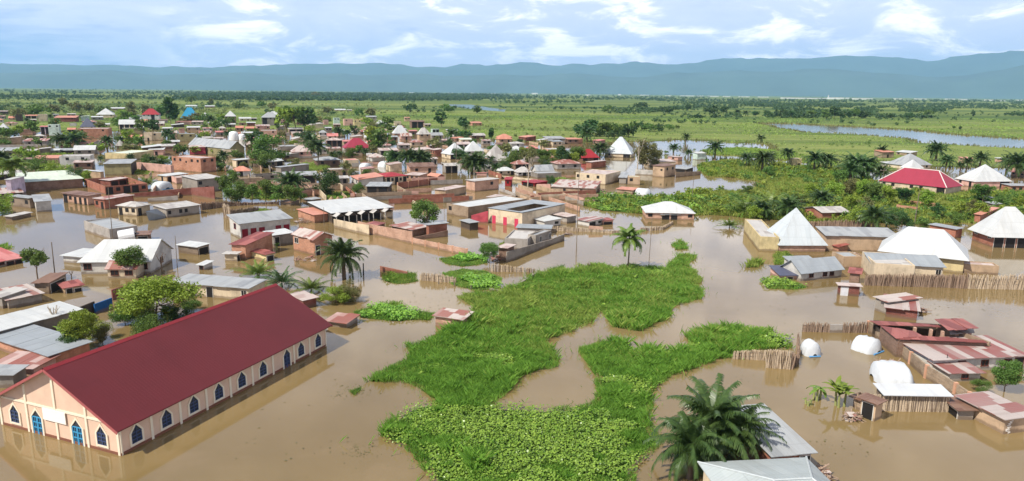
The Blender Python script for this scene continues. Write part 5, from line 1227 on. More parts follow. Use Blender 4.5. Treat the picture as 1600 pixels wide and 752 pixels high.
pole('w', 808, 250, 345, 'thin dark pole behind the low front room of the compound', r=.05, mat=M_DARK)
# ---- small near things
bare_tree('m', 430, 575, 770, 'pale pruned tree with stubby branches in front of the narrow white roof', r=.22, mat=M_PALE, sp=.28)
bare_tree('m', 560, 310, 385, 'small dark leafless bush behind the tiny red roofed shack', r=.10)
bare_tree('m', 1265, 165, 335, 'bare dark tree at the right end of the large white house', r=.13)
bare_tree('c', 1325, 505, 760, 'tall bare white tree standing in the water', r=.22, mat=M_PALE, sp=.25)
bare_tree('d', 780, 380, 620, 'pale trunked leafless tree beside the willow like trees', r=.25, mat=M_PALE, sp=.22)
bare_tree('p', 395, 350, 412, 'small broken dark stump at the top edge of the island', r=.14)
# painted white marks on the dark corner strip of the tan plank house
A_, B_, C_ = (1118,600,678), (888,486), (1300,590); a_, ex_, ey_, L_, D_, h_ = frame_for('w', A_, B_, C_)
o = [q for q in bpy.data.objects if q.get('label', '').startswith('tan plank house with striped')][0]; inv = (Matrix.Translation(o.location) @ Matrix.Rotation(o.rotation_euler.z, 4, 'Z')).inverted()
def wp(u, z, off): return inv @ (a_ + ey_ * u - ex_ * off + Vector((0, 0, z)))
mb = MB(); mb.face([wp(.05, -.2, .03), wp(.95, -.2, .03), wp(.95, h_ - .05, .03), wp(.05, h_ - .05, .03)]); mb.face([wp(.95, -.2, .03), wp(.05, -.2, .03), wp(.05, h_ - .05, .03), wp(.95, h_ - .05, .03)]); st_ = mb.build('corner_strip', wallmat('dark'), o)
mk = plain('white_marking', s2l(228, 222, 212), .7)
for seg in ([(.85,1.0),(.45,.93),(.75,.84),(.3,.78),(.65,.68),(.2,.62)], [(.7,.52),(.3,.50),(.55,.40),(.15,.36)], [(.6,.30),(.3,.33),(.18,.24),(.5,.20),(.7,.12),(.45,.05)]):
    mb = MB()
    for (u0, z0), (u1, z1) in zip(seg[:-1], seg[1:]): barbox(mb, wp(u0, z0 * h_ * .92, .05), wp(u1, z1 * h_ * .92, .05), .07, .07)
    mb.build('painted_mark', mk, st_)

# ---- debris
def debris(t, x0, x1, yt, yb, label, n=40, mats=None, name='debris_pile'):
    X0, Y = tp(t, x0, yb); X1, _ = tp(t, x1, yb); _, Tt_ = tp(t, x0, yt); g = gp((X0 + X1) / 2, Y); w_ = (X1 - X0) / F * (g - CAM).dot(CF) / 2; hh = max(.3, hgt((X0 + X1) / 2, Tt_, Y) * .6); rng = random.Random(int(x0 + yb)); o = empty(name, (g.x, g.y, 0)); tag(o, label, 'debris', 'heaps of broken wood and tin')
    mb = MB(); tn = MB()
    for i in range(n):
        a = rng.uniform(0, 6.28); r_ = w_ * rng.random() ** .6; p = Vector((math.cos(a) * r_, math.sin(a) * r_ * .6, rng.uniform(0, hh) * (1 - .7 * r_ / w_))); L_ = rng.uniform(.5, 1.9); b_ = rng.uniform(0, 3.14); d = Vector((math.cos(b_), math.sin(b_), rng.uniform(-.3, .35))) * L_ / 2
        if i % 4: barbox(mb, p - d, p + d, rng.uniform(.05, .14), .04)
        else: barbox(tn, p - d * .6, p + d * .6, rng.uniform(.4, .8), .02)
    nf = len(mb.f); k0 = len(mb.v); mb.v += tn.v; mb.f += [[j + k0 for j in f] for f in tn.f]; mb.uv += tn.uv; mesh_obj('rubble', mb.v, mb.f, None, o, mb.uv, mats=[M_REEDD, roofmat('mixed')], midx=[0] * nf + [1] * (len(mb.f) - nf))
    return o
debris('w', 435, 575, 245, 312, 'tangle of sticks and branches between torn barrel tent and brick wall', 70)
debris('v', 985, 1062, 640, 735, 'heap of broken wood beside the light grey hipped roof', 80)
debris('q', 985, 1135, 140, 200, 'dark scrap heaped in the yard beside the steep silver pyramid roof', 60)
debris('w', 270, 352, 545, 598, 'round basket like heap of sticks in front of the tan latrine box', 50)
debris('r', 690, 745, 570, 640, 'broken branches at the right side of the battered tin shack', 30)
debris('p', 205, 270, 90, 135, 'pinkish broken tin and planks at the end of the concrete wall', 30)
debris('h', 900, 1040, 480, 540, 'rubble and planks in front of the orange walled room', 50)
debris('j', 460, 530, 225, 300, 'dark tangle of scrap at the right end of the mud warehouse', 50)
debris('s', 25, 130, 110, 150, 'dark scrap and tarpaulin behind the smooth grey roofed building', 40)
debris('n', 880, 1100, 280, 330, 'broken bricks and planks in the water below the orange brick house', 40)
debris('o', 1045, 1160, 250, 330, 'splintered boards at the corner of the stained concrete wall', 40)
debris('w', 850, 950, 470, 500, 'loose boards lying on the water beside the striped roof plank house', 34)
# ================================================================== TREES
Tt = T
# near & notable palms
T('', 980, 342, 421, 'coconut', L_COCO, label='lone bright coconut palm with curved thin trunk behind the island', palm=True, width=1.0, var=0)
T('', 538, 358, 436, 'oil', L_PALM, label='dark green oil palm in the water beside the orange brick house', palm=True, width=.80, var=1)
T('', 1106, 582, 722, 'oil', L_PALM, label='largest oil palm with sweeping fronds beside the long narrow shed', palm=True, width=.95, var=0)
T('', 1146, 610, 728, 'oil', L_PALM, label='smaller oil palm leaning over the roof of the long narrow shed', palm=True, width=.85, var=1)
T('', 1078, 632, 748, 'oil', L_PALM, label='lowest oil palm in the clump at the water edge of the island', palm=True, width=.85, var=2)
T('', 486, 428, 457, 'young', L_COCO, label='low spiky young palm left of the yellow green bush', palm=True, width=1.2)
T('', 441, 412, 448, 'young', L_PALM, label='young arching palm right behind the church ridge end', palm=True, width=1.0)
T('', 402, 402, 434, 'young', L_COCO, label='bright banana like clump behind the long cream house', palm=True, width=1.2)
T('', 24, 232, 300, 'coconut', L_COCO, label='leaning coconut palm at the left edge of town', palm=True, width=1.25)
T('', 4, 228, 262, 'oil', L_PALM, label='dark palm clump cut by the left edge of the frame', palm=True)
PL_ = [(98,203,232,'oil',1.2),(118,200,232,'oil',1.25),(168,205,236,'date',.9),(263,196,220,'oil',1.0),(330,176,196,'oil',1.0),(352,182,200,'oil',.9),(393,200,236,'date',.85),(455,258,306,'oil',1.1),
 (496,208,262,'coconut',1.1),(486,200,240,'oil',.9),(530,195,215,'oil',1.0),(543,199,216,'date',1.0),(340,240,262,'oil',1.0),(350,230,255,'oil',.8),(737,232,272,'oil',1.15),(748,234,272,'oil',1.1),(775,250,272,'date',1.1),(618,228,262,'oil',1.0),(637,225,263,'oil',1.0),
 (655,226,263,'oil',1.0),(666,232,262,'date',.9),(917,190,222,'oil',1.0),(937,216,246,'oil',1.1),(1052,220,240,'oil',1.0),(1071,204,224,'date',.9),(1075,230,246,'oil',.9),(1117,211,250,'date',.95),(1166,232,262,'date',1.0),(1190,228,270,'date',1.0),(1200,230,262,'date',.9),
 (1188,205,232,'coconut',1.0),(1228,224,262,'coconut',1.0),(1272,228,268,'date',1.0),(1290,232,268,'date',1.1),(1336,230,282,'oil',1.1),(1350,234,282,'oil',1.0),(1328,245,285,'oil',.9),(1377,222,246,'oil',.8),(1375,252,285,'oil',.9),(1462,214,252,'oil',1.0),(1478,236,262,'oil',1.0),
 (1530,230,262,'oil',.95),(1510,240,264,'oil',.9),(1588,228,278,'oil',.95),(1572,236,268,'oil',.8),(1232,300,342,'oil',1.1),(1284,290,324,'oil',1.2),(1190,306,342,'oil',1.1),(1365,312,360,'oil',1.05),(1165,302,335,'young',1.3),(1204,292,330,'young',1.4),(1140,338,356,'young',1.3),
 (1500,248,268,'oil',.8),(110,262,285,'young',1.2),(228,270,292,'young',1.2),(706,196,222,'date',1.0),(728,190,206,'date',.9),(1116,160,178,'oil',1.0),(1152,168,182,'oil',1.0),(1165,170,182,'oil',1.0)]
for x_, yt_, yb_, k_, w_ in PL_: T('', x_, yt_, yb_, k_, L_PALM if k_ != 'young' else L_COCO, {'oil': 'bushy dark green oil palm', 'date': 'upright feathery palm', 'coconut': 'tall coconut palm with slim trunk', 'young': 'low spiky young palm'}[k_], palm=True, width=w_)
# banana plants near the tarpaulin hut
def banana(t, x, yt, yb, label, n=9, seed=1, sick=False):
    X, Y = tp(t, x, yb); _, Tt_ = tp(t, x, yt); g = gp(X, Y); h = hgt(X, Tt_, Y); rng = random.Random(seed); o = empty('banana_plant', (g.x, g.y, 0)); tag(o, label, 'banana plant', 'banana plants in the water')
    mb = MB(); vs = []; fs = []
    for k in range(3):
        bx, by = rng.uniform(-.5, .5), rng.uniform(-.5, .5); hh = h * rng.uniform(.45, .6); mb.tube((bx, by, -.6), (bx * 1.3, by * 1.3, hh), .16, .09, 8)
        for i in range(n // 2):
            a = i * 2.4 + k; P = frond_pts(h * rng.uniform(.4, .6), rng.uniform(.9, 2.0), rng.uniform(.7, 1.3) if not sick else rng.uniform(-.2, .6)); R = Matrix.Rotation(a, 4, 'Z'); wd = h * .075
            for j in range(12):
                f = lambda t_: wd * math.sin(min(1, (t_ / 12) * .9 + .1) * math.pi) ** .6
                b0 = Vector((bx * 1.3, by * 1.3, hh)); q = [P[j] + Vector((0, -f(j), -f(j) * .3)), P[j], P[j + 1], P[j + 1] + Vector((0, -f(j + 1), -f(j + 1) * .3)), P[j] + Vector((0, f(j), -f(j) * .3)), P[j + 1] + Vector((0, f(j + 1), -f(j + 1) * .3))]
                q = [R @ p + b0 for p in q]; i0 = len(vs); vs += q; fs += [(i0, i0 + 1, i0 + 2, i0 + 3), (i0 + 1, i0 + 4, i0 + 5, i0 + 2)]
    mb.build('stem', plain('banana_stem', s2l(140, 145, 90), .7), o); mesh_obj('leaves', vs, fs, L_BAN, o, smooth=True)
banana('w', 255, 375, 535, 'bushy banana plant standing in the water beside the tarpaulin hut', 14, 1)
banana('w', 125, 375, 500, 'drooping yellowed banana plant, left of the bushy one', 6, 2, True)
banana('w', 95, 480, 530, 'small drowned banana sprout below the yellowed one', 4, 3, True)
banana('q', 1165, 85, 160, 'young banana plant in the yard left of the very large white roof', 8, 5)
banana('n', 745, 195, 260, 'yellow green banana clump in front of the stained grey room', 12, 6)
# notable broadleaf trees
T('', 60, 376, 438, 'slender', L_TREE, label='slender dark tree standing alone in open water', width=.95)
T('', 208, 382, 432, 'airy', L_TREE, label='feathery green tree in front of the large white house', width=1.3)
T('', 246, 425, 512, 'spread', L_YEL, label='wide yellow green tree behind the church roof', width=1.15, lod=0)
T('', 215, 455, 500, 'bush', L_YEL, label='low branch mass left of the wide yellow green tree', width=1.0)
T('', 128, 482, 546, 'round', L_YEL, label='bright yellow green shrub behind the long grey walled building', width=.85)
T('', 118, 505, 548, 'bush', L_DARK, label='dark bush at the foot of the bright yellow green shrub', width=.9)
T('', 238, 486, 530, 'bush', L_TREE, label='mixed green undergrowth against the church roof edge', width=1.0)
T('', 278, 468, 506, 'bush', L_DARK, label='dark bush between wide yellow green tree and church roof', width=1.0)
T('', 160, 508, 540, 'airy', L_DRY, label='dry twiggy shrub close to the church ridge', width=1.0)
T('', 668, 310, 352, 'bush', L_TREE, label='big rounded green tree filling the walled compound', width=1.15)
T('', 650, 318, 348, 'round', L_YEL, label='paler bright tree against the big rounded green tree', width=1.0)
T('', 508, 262, 306, 'bush', L_DARK, label='dark dense round tree right of the spreading palm', width=.85)
T('', 765, 378, 412, 'round', L_TREE, label='small bright tree at the corner of the salmon brick wall', width=.95)
T('', 524, 446, 474, 'bush', L_YEL, label='yellow green bush growing out of the water below the oil palm', width=1.5)
T('', 545, 438, 470, 'bush', L_DRY, label='dry grassy bush right of the yellow green bush', width=1.0)
T('', 1569, 560, 612, 'round', L_TREE, label='small leafy tree in front of the white room row', width=.9)
T('', 1532, 592, 614, 'bush', L_TREE, label='small bright shrub beside the low white front room', width=1.0)

T('', 1005, 216, 262, 'willow', L_DRY, label='tall olive green willow like tree behind the pale pink cube', width=.9, trunkmat=M_PALE)
T('', 1020, 222, 260, 'willow', L_DRY, label='second willow like tree, right of the taller one', width=.8, trunkmat=M_PALE)
T('', 828, 226, 262, 'willow', L_DRY, label='yellowish airy tree left of the long cream building row', width=.9)
T('', 428, 205, 252, 'bush', L_TREE, label='wide leafy green tree right of the salmon corner tower', width=1.15)
T('', 410, 235, 262, 'bush', L_TREE, label='lower green tree under the wide leafy one', width=1.3)
BT = [(352,272,305,'round'),(372,278,315,'bush'),(395,282,318,'airy'),(415,280,318,'round'),(435,285,320,'airy'),(455,288,322,'round'),(470,290,318,'airy'),(362,290,318,'airy'),
 (447,162,206,'airy'),(462,160,206,'airy'),(476,164,206,'airy'),(488,166,204,'tall'),(268,150,198,'tall'),(274,158,196,'tall'),(583,196,226,'round'),(592,200,240,'round'),(608,234,256,'round'),
 (100,255,282,'bush'),(122,258,288,'bush'),(135,266,290,'round'),(60,240,270,'bush'),(80,248,275,'bush'),(40,225,252,'bush'),(5,300,335,'bush'),(30,192,215,'round'),(52,188,212,'round'),(10,196,222,'round'),
 (190,180,206,'airy'),(222,184,210,'airy'),(240,186,210,'round'),(205,200,232,'airy'),(218,210,234,'airy'),(282,222,240,'bush'),(285,226,240,'bush'),(338,186,206,'round'),(318,202,220,'bush'),(366,262,290,'airy'),
 (720,228,262,'airy'),(880,228,262,'round'),(868,232,258,'bush'),(850,232,258,'round'),(902,226,258,'round'),(790,220,245,'round'),(800,230,262,'bush'),(790,250,268,'bush'),(1200,262,275,'bush'),(1204,258,278,'bush'),(1310,262,290,'airy'),
 (1325,278,310,'round'),(1345,280,312,'round'),(1360,284,316,'round'),(1300,282,312,'bush'),(1270,285,312,'bush'),(1385,290,320,'round'),(1412,292,322,'round'),(1447,296,326,'round'),(1536,286,320,'round'),(1330,300,335,'airy'),(1350,305,345,'airy'),(1340,318,350,'bush'),
 (1395,322,350,'bush'),(1408,330,358,'bush'),(1440,338,360,'bush'),(1490,330,352,'bush'),(1515,310,340,'airy'),(1528,312,345,'airy'),(1500,316,345,'airy'),(1565,300,325,'bush'),(1590,305,325,'bush'),(1560,300,320,'airy'),(1465,316,345,'airy'),
 (1250,300,325,'bush'),(1180,320,345,'bush'),(1150,300,320,'bush'),(1165,288,305,'bush'),(740,212,236,'tall'),(768,196,222,'tall'),(895,235,262,'airy'),(575,262,280,'bush'),(553,260,282,'airy'),(540,250,275,'airy'),(860,272,288,'bush'),(555,195,215,'airy'),(606,180,206,'airy'),(690,172,200,'airy'),(725,180,205,'round'),(560,284,304,'bush'),(1215,404,412,'bush')]
for x_, yt_, yb_, k_ in BT:
    lf = [L_TREE, L_DRY, L_DARK, L_YEL][int(x_ * 7 + yb_ * 3) % 4] if k_ != 'bush' else [L_TREE, L_YEL, L_DARK][int(x_ + yb_) % 3]
    if 350 < x_ < 475 and 270 < yt_: lf = L_TREE
    nm = {L_TREE: 'mid green', L_DRY: 'olive dry', L_DARK: 'dark green', L_YEL: 'yellow green'}[lf]; T('', x_, yt_, yb_, k_, lf, nm + {'round': ' round tree', 'bush': ' bushy tree', 'airy': ' loose open tree', 'tall': ' tall narrow tree'}[k_], width=1.0)
# countable trees on the grassland
FT = [(912,188,214),(925,186,212),(945,190,214),(955,188,210),(968,192,214),(982,190,216),(990,186,205),(1003,188,205),(1015,190,206),(1030,190,206),(1045,192,204),(1058,194,202),(936,196,214),(960,200,218),(975,196,214),(1110,166,180),(1130,164,180),(1180,172,184),(1200,170,184),(1220,168,184),(1235,170,184),(1250,172,184),(1266,170,184),(1290,168,186),(1303,166,186),(1318,170,186),(1335,168,186),(1350,170,186),
 (640,160,176),(700,160,176),(745,162,178),(950,162,176),(1000,158,172),(1040,164,178),(1075,162,174),(1420,174,188),(1450,170,182),(1500,196,203),(1490,196,202),(1520,172,182),(300,148,162),(330,152,164),(410,156,170),(425,158,172),(373,158,172),(100,150,170),(85,160,180),(120,156,176),(60,160,184),(140,158,176),(205,156,176),(230,160,180),(250,162,182),(160,162,180),(30,165,188),(512,164,178),(560,166,182),(580,168,186),(494,142,152)]
rr = random.Random(5)
for x_, yt_, yb_ in FT:
    lf = rr.choice([L_TREE, L_DARK, L_DARK]) if x_ > 600 else rr.choice([L_TREE, L_DRY, L_TREE]); T('', x_, yt_, yb_, rr.choice(['round', 'bush', 'bush', 'willow']), lf, {L_TREE: 'mid green', L_DRY: 'olive', L_DARK: 'dark green'}[lf] + ' field tree', width=rr.uniform(.8, 1.3), group='scattered trees on the grassland')

banana('', 238, 488, 522, 'broad leafy plant against the church roof behind the wide tree', 12, 11)
banana('', 262, 470, 512, 'broad leafy plant right of the one against the church roof', 12, 12)
banana('', 112, 500, 548, 'broad leafy plant beside the bright yellow green shrub', 12, 13)
for k_, (x_, y0_, y1_, lf_, lb_) in enumerate(((150, 500, 530, L_YEL, 'pale scrubby bush behind the church ridge'), (196, 470, 505, L_TREE, 'leafy bush under the left side of the wide yellow green tree'), (300, 462, 486, L_TREE, 'leafy bush at the right foot of the wide yellow green tree'))): T('', x_, y0_, y1_, 'bush', lf_, label=lb_, width=1.1)
# ================================================================== SMALLER HOUSES FARTHER BACK
MORE = [('A',0,90,165,182,225,'shed','pinkwhite','dark'),('A',150,242,200,216,300,'parapet','white','dark'),('A',400,525,205,216,300,'parapet','whitedirty','cream'),('A',900,1022,225,240,300,'shed','palegreen','mint'),
 ('A',1070,1210,240,250,290,'shed','white','grey'),('A',1290,1460,140,148,172,'shed','white','brown'),('A',480,592,345,362,450,'shed','pink','lilac'),('A',0,100,320,370,470,'pyramid','white','cream'),('A',0,200,480,492,560,'shed','whitedirty','tan'),
 ('A',405,560,600,620,700,'shed','whitedirty','wood'),('A',540,700,590,640,700,'shed','white','grey'),('A',700,900,615,640,690,'shed','grey','dark'),('A',870,1122,585,632,690,'gable','white','grey'),('A',1150,1290,330,336,362,'shed','white','cream'),('A',1310,1430,525,580,610,'hip','whitedirty','grey'),
 ('B',820,960,110,119,142,'shed','white','mint'),('B',1050,1172,115,122,142,'shed','white','brown'),('B',1000,1110,195,240,262,'pyramid','white','cream'),('B',590,712,228,238,272,'shed','white','brown'),('B',700,900,285,300,345,'parapet','pink','pink'),('B',900,1032,295,306,350,'shed','pinkwhite','grey'),
 ('B',570,762,330,340,372,'shed','white','dark'),('B',840,1000,360,372,412,'shed','white','tan'),('B',340,442,420,432,530,'parapet','white','cream'),('B',440,592,420,432,522,'parapet','white','cream'),('B',730,952,430,446,540,'parapet','grey','olive'),('B',590,762,515,540,578,'shed','white','grey'),
 ('B',180,470,565,602,690,'shed','white','dark'),('B',470,692,560,592,652,'shed','whitedirty','brown'),('B',400,572,615,632,702,'shed','white','pink'),('B',1290,1422,325,336,372,'shed','white','mud'),('B',90,330,370,380,440,'shed','palegreen','olive'),
 ('C',190,300,305,316,360,'shed','white','darkbrick'),('C',430,600,182,230,262,'hip','white','grey'),('C',800,1032,325,336,382,'shed','whitedirty','cream'),('C',1050,1132,270,282,342,'parapet','grey','pink'),('C',1210,1292,245,258,332,'parapet','white','mint'),('C',1330,1452,260,272,352,'parapet','pinkwhite','pink'),
 ('C',1450,1540,270,282,372,'parapet','salmon','yellow'),('C',1220,1362,160,167,178,'shed','white','cream'),('C',1370,1432,165,170,180,'shed','white','cream'),('C',1110,1200,365,375,420,'shed','white','grey'),('C',580,760,675,685,720,'shed','whitedirty','grey'),('C',600,700,740,700,740,'shed','grey','dark'),
 ('D',240,372,80,96,152,'shed','grey','grey'),('D',210,432,265,332,362,'gable','white','cream'),('D',570,662,130,150,202,'parapet','white','cream'),('D',690,762,90,106,152,'shed','salmon','tan'),('D',760,932,135,152,232,'shed','brown','brown'),('D',860,932,130,146,202,'shed','brown','tan'),
 ('D',745,852,225,262,312,'shed','pink','brown'),('D',850,1012,225,292,382,'hip','whitedirty','tan'),('D',1010,1112,195,240,302,'parapet','white','mint'),('D',1190,1342,240,266,284,'shed','white','cream'),('D',1190,1342,330,346,402,'shed','salmon','brown'),('D',1340,1504,345,362,412,'shed','palegreen','cream'),
 ('D',950,1092,455,482,562,'shed','pinkwhite','brick'),('D',960,1102,395,442,470,'parapet','white','pink'),('D',920,1010,165,185,215,'shed','pinkwhite','tan'),('D',0,90,110,130,190,'shed','pinkwhite','cream'),('D',90,200,110,130,180,'shed','salmon','cream'),
 ('E',440,622,150,182,236,'hip','salmon','tan'),('E',620,822,155,182,232,'shed','salmon','darkbrick'),('E',850,1002,205,222,252,'shed','palegreen','olive'),('E',1010,1100,205,225,290,'shed','grey','cream'),('E',1060,1212,220,236,292,'shed','bluegrey','cream'),('E',1260,1392,195,212,252,'shed','salmon','orange'),
 ('E',590,732,290,332,392,'hip','white','grey'),('E',140,240,-30,0,40,'parapet','salmon','orange'),('c',880,978,235,262,285,'shed','salmon','orange'),('c',1090,1215,350,385,420,'hip','salmon','tan'),('c',1200,1290,450,478,510,'shed','grey','grey'),
 ('d',0,60,385,392,445,'shed','white','cream'),('d',60,230,370,385,430,'shed','grey','grey'),('d',225,330,375,390,425,'shed','salmon','brown'),('d',410,500,385,400,430,'shed','pink','brown'),('d',185,280,520,532,550,'shed','white','wood'),('d',0,45,500,512,560,'shed','salmon','tan'),
 ('f',370,500,470,490,540,'shed','salmon','mud'),('f',490,620,475,492,520,'shed','white','mud'),('f',420,540,560,585,610,'shed','white','grey'),('f',1020,1110,520,540,580,'shed','salmon','tan'),('f',1310,1400,530,545,575,'shed','white','salmon'),('f',1400,1504,640,655,680,'shed','pink','salmon'),
 ('f',1410,1504,560,575,610,'shed','white','pink'),('l',1240,1330,380,395,440,'shed','grey','mud'),('l',1180,1290,345,360,395,'shed','grey','mud')]
VAR = {'white': 'white', 'whitedirty': 'dirty white', 'pinkwhite': 'pinkish white', 'pink': 'faded pink', 'grey': 'grey', 'bluegrey': 'blue grey', 'salmon': 'salmon', 'palegreen': 'pale greenish', 'brown': 'brown', 'rusty': 'rusty', 'rustdark': 'dark rusty', 'mixed': 'patched rusty', 'red': 'red', 'striped': 'striped rusty'}
WN = {'darkbrick': 'dark red', 'brick': 'red brick', 'mud': 'mud brown', 'wood': 'plank walled', 'lilac': 'lilac', 'concrete': 'concrete grey', 'dark': 'dark walled', 'mint': 'pale mint', 'olive': 'olive', 'tan': 'tan', 'palegreen': 'pale green'}
RF = {'shed': 'flat', 'parapet': 'sunken', 'pyramid': 'pointed', 'hip': 'hipped', 'gable': 'gabled'}
rr = random.Random(11)
for (t, x0, x1, yr, ye, yb, ro, rc, wc) in MORE:
    if yb - ye < 3: continue
    big = 'wide ' if (x1 - x0) / TILES[t][2] > 24 else 'small '
    far(t, x0, x1, yr, ye, yb, ro, rc, wc, big + WN.get(wc, wc) + ' house with ' + VAR[rc] + ' ' + RF[ro] + ' roof', ops={'f': rr.choice(['w.w', 'ww', '.d.', 'wd', 'kk', 'w.']), 's': rr.choice(['', 'w', '..'])}, yaw=rr.choice([20, 20, 16, 24, -62]), group='small houses across the flooded town')
# fill between
zone = np.array([(-10, 178), (120, 182), (260, 186), (420, 188), (560, 196), (700, 206), (770, 222), (890, 236), (890, 285), (700, 285), (600, 300), (480, 290), (330, 275), (280, 300), (200, 268), (90, 262), (-10, 255)], float)
n_ = 0
for k in range(12000):
    x = rr.uniform(-5, 890); y = 180 + 120 * rr.random() ** 1.1
    if not inside(zone, np.array([x]), np.array([y]))[0]: continue
    dist = gp(x, y).y; w_ = rr.uniform(5, 13) * F / dist; hh = rr.uniform(2.0, 3.0) * F / dist
    bx = (x - w_ / 2, x + w_ / 2, y - hh, y + .5)
    if any(bx[0] < r_[1] and bx[1] > r_[0] and bx[2] < r_[3] and bx[3] > r_[2] for r_ in RECT): continue
    ro = rr.choice(['shed', 'shed', 'shed', 'gable', 'hip', 'parapet']); rc = rr.choice(['white', 'whitedirty', 'whitedirty', 'pinkwhite', 'grey', 'mixed', 'rusty', 'salmon', 'brown', 'pink']); wc = rr.choice(['cream', 'tan', 'cream', 'grey', 'mud', 'salmon', 'white', 'pink', 'brown', 'concrete', 'white'])
    far('', x - w_ / 2, x + w_ / 2, y - hh - 0.1 * w_, y - hh, y, ro, rc, wc, ('wide ' if w_ > 24 else 'small ') + WN.get(wc, wc) + ' house with ' + VAR[rc] + ' ' + RF[ro] + ' roof', ops={'f': rr.choice(['w.w', 'ww', '.d.', 'wd', 'kk'])}, yaw=rr.choice([20, 18, 24, -65]), rh=rr.uniform(.7, 1.6), group='small houses across the flooded town')
    n_ += 1
    if n_ > 150: break
n_ = 0
for k in range(3000):
    x = rr.uniform(-5, 900); y = 200 + 130 * rr.random()
    if not inside(np.array([(-5, 200), (600, 200), (900, 232), (890, 320), (760, 330), (600, 320), (480, 310), (330, 300), (200, 290), (-5, 290)], float), np.array([x]), np.array([y]))[0]: continue
    g_ = gp(x, y); an = math.radians(rr.choice([20, 20, -68, 24])); L_ = rr.uniform(7, 20); d_ = Vector((math.cos(an), math.sin(an), 0)); e_ = g_ + d_ * L_; hh = rr.uniform(1.0, 1.9)
    x1_, y1_ = proj(e_); bad = False
    for q in (0, .33, .66, 1):
        xx, yy = x + (x1_ - x) * q, y + (y1_ - y) * q
        if any(r_[0] - 1 < xx < r_[1] + 1 and r_[2] - 1 < yy < r_[3] + 1 for r_ in RECT): bad = True; break
    if bad: continue
    px0 = proj(g_ + Vector((0, 0, hh)))[1]; px1 = proj(e_ + Vector((0, 0, hh)))[1]; wc = rr.choice(['cream', 'tan', 'grey', 'brick', 'mud', 'concrete', 'pink', 'salmon'])
    ow = wallrun('', [(x, px0, y), (x1_, px1, y1_)], wc, '', group='low boundary walls among the houses', name='boundary_wall'); AUTO.append((ow, 'low ' + WN.get(wc, wc) + ' boundary wall', x, y)); n_ += 1
    if n_ >= 110: break
# small trees tucked between the far houses
for k in range(150):
    for q in range(30):
        x = rr.uniform(-5, 900); y = 184 + 82 * rr.random()
        if inside(zone, np.array([x]), np.array([y]))[0]: break
    h_ = rr.uniform(9, 20); lf = rr.choice([L_TREE, L_DARK, L_DRY, L_TREE, L_YEL]); kd = rr.choice(['round', 'bush', 'bush', 'airy'])
    if rr.random() < .22: T('', x, y - h_, y, rr.choice(['oil', 'date']), L_PALM, 'small dark palm', palm=True)
    else: T('', x, y - h_, y, kd, lf, {L_TREE: 'mid green', L_DRY: 'olive dry', L_DARK: 'dark green', L_YEL: 'yellow green'}[lf] + {'round': ' rounded', 'bush': ' low bushy', 'airy': ' loose'}[kd] + ' little tree', width=rr.uniform(.9, 1.4))
# white pickup beside the crimson villa
g_ = gp(*tp('D', 305, 560)); o = empty('pickup_truck', (g_.x, g_.y, 0), .25); tag(o, 'small white pickup truck standing beside the crimson roofed villa', 'truck')
mb = MB(); mb.box(-2.4, 2.4, -.9, .9, .5, 1.05); mb.box(-2.4, -2.3, -.9, .9, 1.05, 1.35); mb.box(-2.3, .2, -.9, -.82, 1.05, 1.35); mb.box(-2.3, .2, .82, .9, 1.05, 1.35); mb.build('body', plain('car_white', s2l(228, 228, 226), .3, var=.02), o)
mb = MB(); mb.face([(.2, -.85, 1.05), (1.7, -.85, 1.05), (1.2, -.75, 1.75), (.3, -.75, 1.75)]); mb.face([(1.7, .85, 1.05), (.2, .85, 1.05), (.3, .75, 1.75), (1.2, .75, 1.75)]); mb.face([(.3, -.75, 1.75), (1.2, -.75, 1.75), (1.2, .75, 1.75), (.3, .75, 1.75)]); mb.face([(1.7, -.85, 1.05), (1.7, .85, 1.05), (1.2, .75, 1.75), (1.2, -.75, 1.75)]); mb.face([(.2, .85, 1.05), (.2, -.85, 1.05), (.3, -.75, 1.75), (.3, .75, 1.75)]); mb.build('cab', M_GLASS, o)
for x_, y_ in ((-1.5, -.9), (-1.5, .78), (1.5, -.9), (1.5, .78)): mb = MB(); mb.tube((x_, y_, .42), (x_, y_ + .14, .42), .4, .4, 14); mb.build('wheel', M_DARK, o)
# white tarpaulin heaps
domed('g', 1165, 1315, 205, 285, 'white tarpaulin heap right of the roofless brick compound', M_TARP, yaw=70, tail=.8, mouth=False)
domed('i', 0, 90, 65, 120, 'small white dome shelter left of the clustered date palms', M_TARP, yaw=60, tail=.9, mouth=False)
domed('h', 1315, 1405, 35, 80, 'small white dome shelter beside the dark round tree', M_TARP, yaw=60, tail=.9, mouth=False)
domed('D', 370, 540, 600, 690, 'white tarpaulin shelter in front of the clustered palms', M_TARP, yaw=60, tail=.9, mouth=False)
domed('D', 600, 690, 385, 440, 'white tarpaulin hump above the clustered palms', M_TARP, yaw=60, tail=.9, mouth=False)
